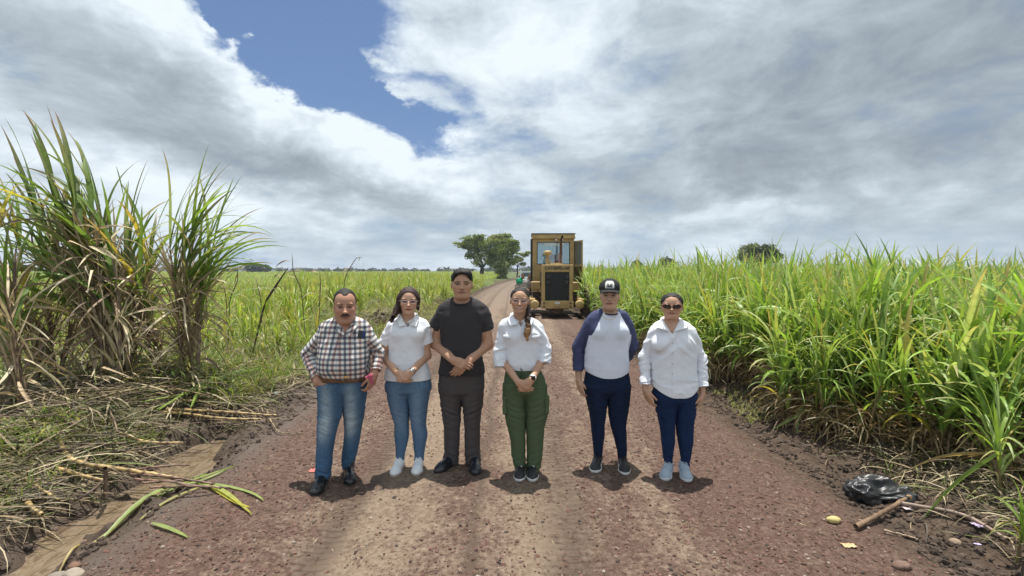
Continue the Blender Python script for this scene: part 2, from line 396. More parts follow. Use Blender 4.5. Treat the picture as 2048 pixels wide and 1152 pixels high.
# fewer stones on the packed lanes
lane_ = sum(a*np.exp(-((px_+.35*fbm2(px_, py_, 1.1, 2, 4)-c)/wd)**2) for c, wd, a in ((-.85, .42, 1), (.15, .40, .9), (1.05, .3, .5)))
keep = rng.uniform(0, 1, n) > lane_*.8
px_, py_ = px_[keep], py_[keep]; n = len(px_)
r_ = .0022+.0105*rng.uniform(0, 1, n)**5+.0022*rng.uniform(0, 1, n)
r_ = np.where(rng.uniform(0, 1, n) < .0012, rng.uniform(.012, .020, n), r_)
pal = np.array([(.115, .058, .044), (.155, .085, .066), (.08, .05, .04), (.19, .14, .11), (.05, .038, .033), (.27, .23, .19)])
cols = pal[rng.choice(6, n, p=[.3, .27, .17, .12, .1, .04])]*rng.uniform(.8, 1.2, (n, 1))
M_stone = attr_mat('scoria', .92, .2, 40, .5, 90)
V_, F_, C_ = pebbles(px_, py_, r_, cols)
tag(npmesh('gravel', V_, F_, M_stone, col=C_, smooth=False), 'loose crushed red scoria gravel strewn over the dirt road', 'gravel', kind='stuff')
# dark clods of mud on both verges
n = 15000
s_ = rng.uniform(0, 1, n) < .5
yy_ = 2.4+rng.uniform(0, 1, n)**1.4*9
xx_ = np.where(s_, -2.55-rng.uniform(0, 1, n)**1.3*1.6, 2.5+rng.uniform(0, 1, n)**1.2*.95)
k_ = ~((ditch(xx_, yy_) > .62) & s_ & (rng.uniform(0, 1, n) < .93))
xx_, yy_ = xx_[k_], yy_[k_]; n = len(xx_)
r_ = .005+.026*rng.uniform(0, 1, n)**5
cols = np.array([(.062, .043, .032)])*rng.uniform(.5, 1.7, (n, 1))
V_, F_, C_ = pebbles(xx_, yy_, r_, cols, .3, .35)
n2_ = 700; hx = -3.95+rng.normal(0, .42, n2_); hy = 14.2+rng.normal(0, 1.3, n2_)
V2, F2, C2 = pebbles(hx, hy, .02+.05*rng.uniform(0, 1, n2_)**2, np.array([(.085, .055, .038)])*rng.uniform(.5, 1.7, (n2_, 1)), .3, .35)
VV, FF, CC = join([(V_, F_, C_), (V2, F2, C2)])
tag(npmesh('mud_clods', VV, FF, M_stone, col=CC, smooth=False), 'dark wet clods of mud along both road verges', 'clods', kind='stuff')

# ================================================================ leaves and stalks (vectorised)
def leaves(base, az, L, W, el0, droop, nseg=9, p=1.6, twist=None, col=None, tipcol=None, side=0., fold=.22, midcol=None):
    """N strap leaves; base (N,3); az heading; el0 start elevation; droop total bend"""
    N = len(az); s = np.linspace(0, 1, nseg+1)[None, :]
    arr = lambda q: np.broadcast_to(np.asarray(q, dtype=float), (N,))
    L, W, el0, droop = arr(L), arr(W), arr(el0), arr(droop); side = arr(side)
    el = el0[:, None]-droop[:, None]*s**p
    a = az[:, None]+side[:, None]*s**1.5
    d = np.stack([np.cos(el)*np.cos(a), np.cos(el)*np.sin(a), np.sin(el)], -1)
    step = L[:, None, None]/nseg
    c = base[:, None, :]+np.concatenate([np.zeros((N, 1, 3)), np.cumsum((d[:, :-1]+d[:, 1:])/2*step, 1)], 1)
    tw = arr(0 if twist is None else twist)[:, None]*s
    lat = np.stack([-np.sin(a), np.cos(a), np.zeros_like(a)], -1)
    up = np.cross(d, lat)
    l2 = lat*np.cos(tw)[..., None]+up*np.sin(tw)[..., None]
    u2 = np.cross(l2, d)*-1
    wp = (np.minimum(1, .35+s*3.2))*(1-s**2.6)**.8; wp = np.maximum(wp, .02)
    hw = (W[:, None]*.5*wp)[..., None]
    V = np.stack([c-l2*hw+u2*hw*fold, c, c+l2*hw+u2*hw*fold], 2)      # N,seg+1,3,3
    k = (nseg+1)*3; i0 = (np.arange(N)*k)[:, None, None]; sg = (np.arange(nseg)*3)[None, :, None]
    q1 = i0+sg+np.array([0, 1, 4, 3]); q2 = i0+sg+np.array([1, 2, 5, 4])
    Fc = np.concatenate([q1, q2], 1).reshape(-1, 4)
    C = None
    if col is not None:
        tc = col if tipcol is None else tipcol
        mixf = (s**2.5)[..., None]
        C = col[:, None, :]*(1-mixf)+tc[:, None, :]*mixf
        C = np.repeat(C[:, :, None, :], 3, 2).copy(); C[:, :, 1] = C[:, :, 1]*.6+.4*np.minimum(C[:, :, 1]*1.6, .9)
        C = C.reshape(-1, 3)
    return V.reshape(-1, 3), Fc, C
def tubes(P, Rr, col, sides=6):
    """P (N,K,3) centre lines, Rr (N,K) radii"""
    N, K, _ = P.shape
    T = np.gradient(P, axis=1); T /= np.linalg.norm(T, axis=-1, keepdims=True)+1e-9
    ref = np.where(np.abs(T[..., 2:3]) > .9, np.array([1., 0, 0]), np.array([0, 0, 1.]))
    A = np.cross(T, ref); A /= np.linalg.norm(A, axis=-1, keepdims=True)+1e-9; B = np.cross(T, A)
    th = np.arange(sides)*2*np.pi/sides
    V = P[:, :, None]+Rr[:, :, None, None]*(A[:, :, None]*np.cos(th)[:, None]+B[:, :, None]*np.sin(th)[:, None])
    i0 = (np.arange(N)*K*sides)[:, None, None, None]; kk = (np.arange(K-1)*sides)[None, :, None, None]; j = np.arange(sides)
    q = np.stack([j, (j+1) % sides, (j+1) % sides+sides, j+sides], -1)[None, None]
    Fc = (i0+kk+q).reshape(-1, 4)
    C = np.broadcast_to(np.asarray(col)[:, :, None, :] if np.ndim(col) == 3 else np.asarray(col)[:, None, None, :], (N, K, sides, 3)).reshape(-1, 3)
    return V.reshape(-1, 3), Fc, C
GREENS = np.array([(.18, .30, .048), (.22, .35, .058), (.14, .24, .040), (.27, .38, .078), (.32, .41, .15)])
TANS = np.array([(.33, .24, .13), (.42, .33, .20), (.24, .165, .09), (.50, .42, .28), (.15, .10, .065)])
def pick(pal, n, p=None, v=.18): return pal[rng.choice(len(pal), n, p=p)]*rng.uniform(1-v, 1+v, (n, 1))
def cane_clump(seedpos, H, nst=5, spread=.28, nl=9, dry=8, lean=.12, nseg=9, wl=.042, ll=(.8, 1.35), yel=.05, lod=False):
    """young cane: stalks hidden in leaf sheaths, arching strap leaves, dry ones at the foot"""
    B = []; az = []; L = []; el = []; dr = []; W = []; st = []
    for k in range(nst):
        a0 = rng.uniform(0, 6.28); rr = spread*rng.uniform(0, 1)**.6
        b = np.array(seedpos)+np.array([rr*math.cos(a0), rr*math.sin(a0), 0]); h = H*rng.uniform(.34, .55)
        la = rng.uniform(0, 6.28); ln = lean*rng.uniform(.2, 1)
        top = b+np.array([ln*math.cos(la)*h*2, ln*math.sin(la)*h*2, h]); st.append((b, top))
        m = nl
        f = rng.uniform(.25, 1, m)**.8
        f[:3] = 1.0
        B.append(b+(top-b)*f[:, None]); az.append((rng.uniform(0, 3.14)+np.arange(m)*np.pi+rng.normal(0, .5, m)))
        ln_ = rng.uniform(ll[0], ll[1], m)*H/2*(.75+.35*f); L.append(ln_)
        e = rng.uniform(R(58), R(84), m); e[:3] = rng.uniform(R(76), R(89), 3); el.append(e)
        d_ = rng.uniform(R(35), R(150), m); d_[:2] = rng.uniform(R(8), R(40), 2); dr.append(d_); W.append(rng.uniform(.7, 1.15, m)*wl)
    B = np.concatenate(B); az = np.concatenate(az); L = np.concatenate(L); el = np.concatenate(el); dr = np.concatenate(dr); W = np.concatenate(W)
    n_ = len(az); c = pick(GREENS, n_)
    ye = rng.uniform(0, 1, n_) < yel; c[ye] = np.array((.38, .34, .06))
    tip = c.copy(); dt = rng.uniform(0, 1, n_) < .3; tip[dt] = np.array((.36, .30, .13))
    parts = [leaves(B, az, L, W, el, dr, nseg, 1.5, rng.normal(0, .5, n_), c, tip, rng.normal(0, .35, n_))]
    if dry:
        n_ = dry*nst
        i = rng.integers(0, nst, n_); bb = np.array([st[j][0] for j in i])+np.stack([rng.normal(0, .05, n_), rng.normal(0, .05, n_), rng.uniform(.02, H*.28, n_)], -1)
        parts.append(leaves(bb, rng.uniform(0, 6.28, n_), rng.uniform(.35, .85, n_)*H/2, rng.uniform(.012, .028, n_), rng.uniform(R(10), R(75), n_), rng.uniform(R(60), R(150), n_), max(4, nseg-3), 1.1, rng.normal(0, 1.5, n_), pick(TANS, n_), None, rng.normal(0, .8, n_)))
    if not lod:
        P = np.array([[s[0]+(s[1]-s[0])*q for q in (0, .33, .66, 1)] for s in st]); Rr = np.tile(np.array([.016, .016, .015, .011]), (nst, 1))
        parts.append(tubes(P, Rr, pick(np.array([(.20, .20, .07), (.26, .20, .10), (.16, .17, .05)]), nst), 6))
    return join(parts)
# ================================================================ right-hand cane
HLAB = 'sugarcane plants along the right road edge'
variants = []
for k in range(9):
    V_, F_, C_ = cane_clump((0, 0, 0), rng.uniform(1.62, 1.86), nst=7, spread=.28, nl=11, dry=16, nseg=9, wl=rng.uniform(.028, .036) if k < 4 else rng.uniform(.050, .068))
    variants.append((V_, F_, C_))
src = {}
def place_clump(k, x, y, s, rz, label, name='sugarcane_plant', group=HLAB, tilt=0.):
    if k not in src:
        o = npmesh(name, variants[k][0], variants[k][1], M_leaf, col=variants[k][2]); src[k] = o
    else:
        o = src[k].copy(); COL.objects.link(o)
    o.location = (x, y, zt(x, y)-.02); o.rotation_euler = (tilt*math.sin(rz), tilt*math.cos(rz), rz); o.scale = (s, s, s)
    tag(o, label, 'sugarcane', group); return o
LAB_R = 'leafy green sugarcane plant growing in the dense stand right of the road'
spots = []
yv = 3.5; 
def edge_r(y): return 3.38+.35*math.exp(-((y-3.4)/1.0)**2)-.30*min(1, max(0, (y-5.5)/2.5))+.12*math.sin(y*2.1)
ys = [3.75]
while ys[-1] < 16: ys.append(ys[-1]+.30+.012*ys[-1])
for y0 in ys:
    for row in range(4 if y0 < 10 else 3):
        x0 = edge_r(y0)+row*.52+rng.uniform(-.12, .12); y1 = y0+rng.uniform(-.12, .12)
        if x0 > y1*1.25+.6: continue
        spots.append((x0, y1))
for i, (x0, y1) in enumerate(spots):
    s = rng.uniform(.86, 1.06)*(0.88 if x0 < edge_r(y1)+.2 else 1.0)*(.90 if y1 < 5.2 else .96 if y1 < 6.5 else 1)
    place_clump(int(rng.integers(3, 9) if y1 < 6.5 else rng.integers(0, 7)), x0, y1, s, rng.uniform(0, 6.28), LAB_R)
# the loose plant that stands nearer the road, and the tuft at the frame's corner
p = gr(1640, 868); o = place_clump(2, p.x, p.y, .72, 1.1, 'small bright green sugarcane plant standing alone in front of the right-hand stand', group=None)
for (px, py, s, lb) in ((2035, 1120, .34, 'low green cane tuft at the bottom right corner of the photo'), (2010, 1010, .5, 'green cane tuft on the bank to the right of the black plastic bag')):
    p = gr(px, py); V_, F_, C_ = cane_clump((0, 0, 0), 1.6, nst=3, spread=.1, nl=8, dry=3, wl=.05, yel=.08)
    o = npmesh('grass_tuft', V_, F_, M_leaf, col=C_); o.location = (p.x, p.y, zt(p.x, p.y)-.01); o.scale = (s, s, s); tag(o, lb, 'grass')

# deeper field: countless plants
def field(points, Hf, nst, nl, dry, nseg, wl, pal=None, lod=True, ll=(.8, 1.35), spread=.3):
    parts = []
    for (x, y, s) in points:
        parts.append(cane_clump((x, y, zt(x, y)-.02), Hf*s, nst=nst, spread=spread, nl=nl, dry=dry, nseg=nseg, wl=wl, lod=lod, ll=ll))
    return join(parts)
pts = []
for y0 in np.arange(3.9, 40, .62):
    x0 = (edge_r(y0)+2.1 if y0 < 10 else edge_r(y0)+1.55) if y0 < 16 else 3.1+float(road_cx(y0))
    xm = y0*1.2+1.5
    depth = 0
    while x0 < xm:
        st_ = .62 if y0 < 20 else .9
        if y0 > 20 and x0 > 14 and rng.uniform() < .45: x0 += st_; continue
        if y0 > 10 and x0 > 22 and rng.uniform() < .4: x0 += st_; continue
        pts.append((x0+rng.uniform(-.25, .25), y0+rng.uniform(-.25, .25), rng.uniform(.86, 1.06))); x0 += st_
V_, F_, C_ = field(pts, 1.80, 3, 9, 3, 5, .055)
tag(npmesh('cane_field_right', V_, F_, M_leaf, col=C_), 'dense green sugarcane field stretching away right of the road', 'cane field', kind='stuff')
print('right pts', len(pts), len(spots))
# canopy sheets far out: a rough body with blades standing out of it
def canopy(name, x0f, x1f, ys, top, lab, seed, nb, blade, jitter=.25, pal=GREENS, base=(.10, .15, .03)):
    ys = np.array(ys); rows = []
    nxx = 60
    for y in ys:
        a, b = x0f(y), x1f(y); rows.append(np.stack([np.linspace(a, b, nxx), np.full(nxx, y), np.zeros(nxx)], -1))
    G = np.array(rows)
    hh = top*(.74+.10*fbm2(G[..., 0], G[..., 1], .5, 3, seed))
    G[..., 2] = hh-.08
    G[:, 0, 2] = -.1; G[:, -1, 2] = -.1; G[0, :, 2] = -.1; G[-1, :, 2] = -.1
    i = np.arange(G.shape[0]*nxx).reshape(G.shape[0], nxx)
    f = np.stack([i[:-1, :-1], i[:-1, 1:], i[1:, 1:], i[1:, :-1]], -1).reshape(-1, 4)
    cb = np.tile(np.array(base), (G.shape[0]*nxx, 1))*rng.uniform(.6, 1.3, (G.shape[0]*nxx, 1))
    # blades
    u = rng.uniform(0, 1, nb); yb = ys[0]*(ys[-1]/ys[0])**u
    xa = np.array([x0f(q) for q in yb]); xb = np.array([x1f(q) for q in yb]); xx = xa+(xb-xa)*rng.uniform(0, 1, nb)
    sc_ = np.clip(yb/40, 1, 6)
    L = blade*rng.uniform(.6, 1.1, nb)
    B = np.stack([xx, yb, top*(.55+.12*fbm2(xx, yb, .5, 3, seed))-.05], -1)
    lv = leaves(B, rng.uniform(0, 6.28, nb), L, .035*sc_, rng.uniform(R(50), R(88), nb), rng.uniform(R(10), R(120), nb), 4, 1.5, None, pick(pal, nb), None, 0.)
    VV, FF, CC = join([(G.reshape(-1, 3), f, cb), lv])
    o = npmesh(name, VV, FF, M_leaf, col=CC); tag(o, lab, 'cane field', kind='stuff'); return o
canopy('cane_field_far_right', lambda y: 3.4+float(road_cx(y)) if y < 90 else 8+float(road_cx(90)), lambda y: y*1.25+30, 34*(700/34)**np.linspace(0, 1, 60), 1.85,
       'far part of the green sugarcane field reaching the right horizon', 5, 60000, 1.0)

# ================================================================ left fields
LG = np.array([(.20, .29, .04), (.25, .34, .05), (.17, .25, .035), (.30, .36, .08), (.34, .34, .12)])
# taller patch along the left verge beyond the group
pts = []
for y0 in np.arange(12, 46, .7):
    x0 = (-3.1 if y0 > 22 else -3.7)+float(road_cx(y0)) if y0 > 14 else -6.5
    while x0 > -y0*.46-.5:
        if not (y0 < 17 and x0 > -4.6): pts.append((x0+rng.uniform(-.2, .2), y0+rng.uniform(-.3, .3), rng.uniform(.62, 1.05)))
        x0 -= .75
GS = GREENS.copy(); GREENS[:] = LG
V_, F_, C_ = field(pts, 1.42, 3, 7, 2, 4, .045)
tag(npmesh('cane_field_left', V_, F_, M_leaf, col=C_), 'yellow green young cane left of the road behind the group', 'cane field', kind='stuff')
print('left pts', len(pts))
# low open crop further left
pts = []
for y0 in np.arange(8.2, 30, .62):
    x0 = -y0*.46
    while x0 > -y0*1.2-1:
        pts.append((x0+rng.uniform(-.3, .3), y0+rng.uniform(-.3, .3), rng.uniform(.6, 1.05))); x0 -= .62+.012*y0
V_, F_, C_ = field(pts, 1.05, 3, 6, 1, 4, .04)
tag(npmesh('young_cane_field', V_, F_, M_leaf, col=C_), 'low bright green young cane field far left behind the tall clumps', 'cane field', kind='stuff')
canopy('cane_field_far_left', lambda y: -y*1.3-20, lambda y: -3.1+float(road_cx(min(y, 60))), 26*(620/26)**np.linspace(0, 1, 60), 1.22,
       'far light green crop field reaching the left horizon', 15, 70000, .75, pal=LG, base=(.16, .21, .04))
GREENS[:] = GS
# mown grass verge on the left, behind the group
n = 26000
gy_ = 7.6+rng.uniform(0, 1, n)**1.2*16; gx_ = -2.75-rng.uniform(0, 1, n)**.9*3.4
keep = ~((np.abs(gx_+2.7) < .35) & (gy_ < 10))
gx_, gy_ = gx_[keep], gy_[keep]; n = len(gx_)
lv = leaves(np.stack([gx_, gy_, terrain(gx_, gy_)-.01], -1), rng.uniform(0, 6.28, n), rng.uniform(.06, .22, n), rng.uniform(.006, .013, n), rng.uniform(R(40), R(85), n), rng.uniform(R(10), R(90), n), 3, 1.5, None, pick(np.array([(.17, .22, .04), (.24, .27, .07), (.30, .28, .12)]), n), None, 0.)
tag(npmesh('verge_grass', lv[0], lv[1], M_leaf, col=lv[2]), 'short yellow green grass on the left verge behind the group', 'grass', kind='stuff')
# ================================================================ implicit modelling (smooth bodies and cloth)
V3 = lambda *a: np.array(a, dtype=np.float32)
class SDF:
    def __init__(s, lo, hi, h):
        s.h = h; s.lo = np.array(lo, dtype=np.float32); s.n = np.maximum(2, np.ceil((np.array(hi)-s.lo)/h).astype(int)+1)
        s.F = np.full(s.n, 1.0, dtype=np.float32)
    def _sub(s, lo, hi, m):
        a = np.clip(np.floor((np.array(lo)-m-s.lo)/s.h).astype(int), 0, s.n); b = np.clip(np.ceil((np.array(hi)+m-s.lo)/s.h).astype(int)+1, 0, s.n)
        if (b <= a).any(): return None, None
        sl = tuple(slice(a[i], b[i]) for i in range(3))
        ax = [(s.lo[i]+np.arange(a[i], b[i])*s.h).astype(np.float32) for i in range(3)]
        return sl, np.ix_(*ax)
    def op(s, prim, k=.01, sub=False):
        f, lo, hi = prim
        sl, G = s._sub(lo, hi, k+s.h*3)
        if sl is None: return s
        d = f(*G); a = s.F[sl]
        if sub: d = -d; a2 = -a; d2 = -d
        if k > 0:
            if sub:   # smooth max(a, -d0)
                h = np.maximum(k-np.abs(a-d), 0)/k; r = np.maximum(a, d)+h*h*k*.25
            else:
                h = np.maximum(k-np.abs(a-d), 0)/k; r = np.minimum(a, d)-h*h*k*.25
        else: r = np.maximum(a, d) if sub else np.minimum(a, d)
        s.F[sl] = r; return s
    def add(s, prim, k=.01): return s.op(prim, k)
    def cut(s, prim, k=.004): return s.op(prim, k, True)
    def mesh(s):
        F, h = s.F, s.h; sg = F < 0
        c = np.zeros(tuple(s.n-1), np.int8)
        for i in (0, 1):
            for j in (0, 1):
                for k in (0, 1): c += sg[i:i+s.n[0]-1, j:j+s.n[1]-1, k:k+s.n[2]-1]
        act = np.argwhere((c > 0) & (c < 8))
        vals = np.empty((len(act), 2, 2, 2), np.float32)
        for i in (0, 1):
            for j in (0, 1):
                for k in (0, 1): vals[:, i, j, k] = F[act[:, 0]+i, act[:, 1]+j, act[:, 2]+k]
        P = np.zeros((len(act), 3), np.float32); W = np.zeros(len(act), np.float32)
        for ax in range(3):
            o = [q for q in range(3) if q != ax]
            for u in (0, 1):
                for v in (0, 1):
                    i0 = [0, 0, 0]; i1 = [0, 0, 0]; i0[o[0]] = i1[o[0]] = u; i0[o[1]] = i1[o[1]] = v; i1[ax] = 1
                    a = vals[:, i0[0], i0[1], i0[2]]; b = vals[:, i1[0], i1[1], i1[2]]
                    m = (a < 0) != (b < 0); t = np.where(m, a/np.where(m, a-b, 1), 0)
                    p = np.tile(np.array(i0, np.float32), (len(act), 1)); p[:, ax] += t
                    P += p*m[:, None]; W += m
        V = s.lo+(act+P/W[:, None])*h
        vid = np.full(c.shape, -1, np.int32); vid[act[:, 0], act[:, 1], act[:, 2]] = np.arange(len(act))
        Q = []
        for ax in range(3):
            o = [(ax+1) % 3, (ax+2) % 3]
            s0 = [slice(None)]*3; s1 = [slice(None)]*3; s0[ax] = slice(0, -1); s1[ax] = slice(1, None)
            df = sg[tuple(s0)] != sg[tuple(s1)]
            e = np.argwhere(df); e = e[(e[:, o[0]] > 0) & (e[:, o[1]] > 0) & (e[:, o[0]] < c.shape[o[0]]) & (e[:, o[1]] < c.shape[o[1]])]
            if not len(e): continue
            def g(da, db):
                q = e.copy(); q[:, o[0]] += da; q[:, o[1]] += db; return vid[q[:, 0], q[:, 1], q[:, 2]]
            q = np.stack([g(-1, -1), g(0, -1), g(0, 0), g(-1, 0)], -1)
            ins = sg[e[:, 0], e[:, 1], e[:, 2]]
            q[~ins] = q[~ins][:, ::-1]; Q.append(q)
        Q = np.concatenate(Q); Q = Q[(Q >= 0).all(1)]
        # normals from the field gradient
        ii = np.clip(np.round((V-s.lo)/h).astype(int), 1, s.n-2); N = np.empty_like(V)
        for ax in range(3):
            a = ii.copy(); b = ii.copy(); a[:, ax] += 1; b[:, ax] -= 1
            N[:, ax] = F[a[:, 0], a[:, 1], a[:, 2]]-F[b[:, 0], b[:, 1], b[:, 2]]
        N /= np.linalg.norm(N, axis=1, keepdims=True)+1e-9
        return V, Q, N
def cone(a, b, ra, rb):
    a = np.array(a, np.float32); b = np.array(b, np.float32); ab = b-a; L = float(ab@ab)+1e-9; m = max(ra, rb)
    def f(x, y, z):
        t = np.clip(((x-a[0])*ab[0]+(y-a[1])*ab[1]+(z-a[2])*ab[2])/L, 0, 1)
        return np.sqrt((x-a[0]-t*ab[0])**2+(y-a[1]-t*ab[1])**2+(z-a[2]-t*ab[2])**2)-(ra+(rb-ra)*t)
    return f, np.minimum(a, b)-m, np.maximum(a, b)+m
def ell(c, r, M=None):
    c = np.array(c, np.float32); r = np.array(r, np.float32); m = r.max() if M is not None else r
    def f(x, y, z):
        x, y, z = x-c[0], y-c[1], z-c[2]
        if M is not None: x, y, z = M[0][0]*x+M[0][1]*y+M[0][2]*z, M[1][0]*x+M[1][1]*y+M[1][2]*z, M[2][0]*x+M[2][1]*y+M[2][2]*z
        k0 = np.sqrt((x/r[0])**2+(y/r[1])**2+(z/r[2])**2); k1 = np.sqrt((x/r[0]**2)**2+(y/r[1]**2)**2+(z/r[2]**2)**2)+1e-6
        return k0*(k0-1)/k1
    return f, c-m, c+m
def loft(rows, e=2.3, off=0.):
    """rows (z, cx, cy, a, b): stacked super-ellipses, smoothly interpolated"""
    rows = sorted(rows); A = np.array(rows, dtype=float)
    zz = np.linspace(A[0, 0], A[-1, 0], 160)
    # monotone-ish cubic (Catmull-Rom through the rows)
    T = np.interp(zz, A[:, 0], np.arange(len(A))); i = np.clip(T.astype(int), 0, len(A)-2); u = (T-i)[:, None]
    p0, p1, p2, p3 = A[np.maximum(i-1, 0)], A[i], A[i+1], A[np.minimum(i+2, len(A)-1)]
    S = .5*((2*p1)+(-p0+p2)*u+(2*p0-5*p1+4*p2-p3)*u*u+(-p0+3*p1-3*p2+p3)*u**3); S = S.astype(np.float32)
    S = .5*S+.5*((1-u)*p1+u*p2)
    def f(x, y, z):
        zf = z.ravel(); cx, cy, a, b = [np.interp(zf, zz, S[:, j]).astype(np.float32).reshape(z.shape) for j in (1, 2, 3, 4)]
        a = a+off; b = b+off; X = np.abs(x-cx)/a; Y = np.abs(y-cy)/b
        k = (X**e+Y**e)**(1/e)
        d = (k-1)*(a*b/np.sqrt((b*X)**2+(a*Y)**2+1e-6))*np.sqrt(X*X+Y*Y+1e-6)
        return np.maximum(d, np.maximum(z-zz[-1]-off, zz[0]-z-off))
    m = S[:, 3].max()+off; mb = S[:, 4].max()+off
    return f, np.array([(S[:, 1]-S[:, 3]).min()-off, (S[:, 2]-S[:, 4]).min()-off, zz[0]-off]), np.array([(S[:, 1]+S[:, 3]).max()+off, (S[:, 2]+S[:, 4]).max()+off, zz[-1]+off])
def box(lo, hi, r=.0):
    lo = np.array(lo, np.float32); hi = np.array(hi, np.float32); c = (lo+hi)/2; hh = (hi-lo)/2-r
    def f(x, y, z):
        q = [np.abs(v-c[i])-hh[i] for i, v in enumerate((x, y, z))]
        return np.sqrt(sum(np.maximum(v, 0)**2 for v in q))+np.minimum(np.maximum(q[0], np.maximum(q[1], q[2])), 0)-r
    return f, lo, hi
def fn(f, lo, hi): return f, np.array(lo), np.array(hi)
def smoothmesh(V, Q, it=1, lam=.5):
    for _ in range(it):
        S = np.zeros_like(V); c = np.zeros(len(V))
        for a, b in ((0, 1), (1, 2), (2, 3), (3, 0)):
            for p, q in ((a, b), (b, a)):
                for d in range(3): S[:, d] += np.bincount(Q[:, p], V[Q[:, q], d], len(V))
                c += np.bincount(Q[:, p], minlength=len(V))
        V = V+lam*(S/np.maximum(c, 1)[:, None]-V)
    return V.astype(np.float32)
def ridge(p, seed=0, oct=3): return 1-2*np.abs(fbm(p, oct, seed, .45))

M_skin = attr_mat('skin', .52, .05, 18, .12, 220, spec=.35, dist=.001)
M_cloth = attr_mat('woven_cloth', .85, .03, 20, .35, 420, spec=.2, dist=.0012)
M_denim = attr_mat('denim', .9, .13, 60, .5, 300, spec=.15, dist=.0016)
M_hair = attr_mat('hair', .62, .4, 60, .8, 160, spec=.3, dist=.004)
M_shoe = attr_mat('shoe', .5, .06, 20, .15, 120, spec=.4)
M_leather = attr_mat('polished_leather', .28, .08, 20, .1, 90, spec=.6)
M_blackpl = simple('black_plastic', (.012, .012, .013), .3)
M_frame = simple('clear_frame', (.40, .34, .36), .3)
M_gold = simple('gold_chain', (.75, .52, .2), .3, 1.)
M_silver = simple('steel', (.6, .58, .55), .25, 1.)
def lensm():
    m, t = new_mat('dark_lens'); p = t.n('BsdfPrincipled', ins={'Base Color': (.012, .01, .012), 'Roughness': .05, 'Specular IOR Level': .7})
    m.node_tree.links.new(p.outputs[0], t.out.inputs[0]); return m
M_lens = lensm()
def glassm(name='thin_glass', tr=.85, tint=(.9, .95, .95), rough=.02):
    m, t = new_mat(name)
    a = t.n('BsdfTransparent', ins={'Color': tint}); g_ = t.n('BsdfGlossy', ins={'Roughness': rough})
    lw = t.n('Fresnel', ins={0: 1.45}); f = t.m('ADD', lw.outputs[0], 1-tr-.04, clamp=True)
    mx = t.n('MixShader', ins={0: f, 1: a, 2: g_}); m.node_tree.links.new(mx.outputs[0], t.out.inputs[0]); return m
M_glass = glassm('spectacle_glass', .985, (.84, .80, .84), .1)

def polytube(name, pts, r, mat, parent, loc, closed=False, sides=8, col=(.5, .5, .5)):
    P = np.array([list(p) for p in pts], float)
    if closed: P = np.concatenate([P, P[:1]])
    rr = np.full(len(P), r) if np.isscalar(r) else np.array(r)
    V, Fc, C = tubes(P[None], rr[None], np.array([col]), sides)
    return npmesh(name, V, Fc, mat, parent, C, local=loc)

def plaid_mat():
    m, t = new_mat('plaid_cotton')
    a = t.n('Attribute', attribute_name='uvw').outputs['Vector']
    sp = t.n('SeparateXYZ'); t.set(sp, 0, a); u, v = sp.outputs[0], sp.outputs[1]
    pd = .041
    def band(c, ofs, wd):
        f = t.m('FRACT', t.m('ADD', t.m('DIVIDE', c, pd), ofs)); f = t.m('ABSOLUTE', t.m('SUBTRACT', f, .5)); return t.rng(f, wd-.06, wd+.06, 1, 0)
    def alt(c, ofs):
        f = t.m('FRACT', t.m('ADD', t.m('DIVIDE', c, pd*2), ofs)); return t.m('GREATER_THAN', f, .5)
    bu = band(u, .5, .24); bv = band(v, .5, .24)
    cu = t.mix(alt(u, .25), (.035, .05, .085), (.36, .125, .085)); cv = t.mix(alt(v, .25), (.03, .045, .075), (.045, .055, .085))
    white = (.72, .71, .68)
    su = t.mix(t.m('MULTIPLY', bu, .72), white, cu)
    both = t.m('MULTIPLY', bu, bv)
    c = t.mix(t.m('MULTIPLY', bv, .74), su, cv)
    c = t.mix(t.m('MULTIPLY', both, .35), c, (.03, .025, .04))
    co = t.n('TexCoord').outputs['Object']
    p = t.n('BsdfPrincipled', ins={'Base Color': c, 'Roughness': .85, 'Specular IOR Level': .2})
    b = t.n('Bump', ins={'Strength': .3, 'Distance': .0015, 'Height': t.noise(co, 60, 4, .6).outputs[0]}); t.set(p, 'Normal', b)
    m.node_tree.links.new(p.outputs[0], t.out.inputs[0]); return m
M_plaid = plaid_mat()

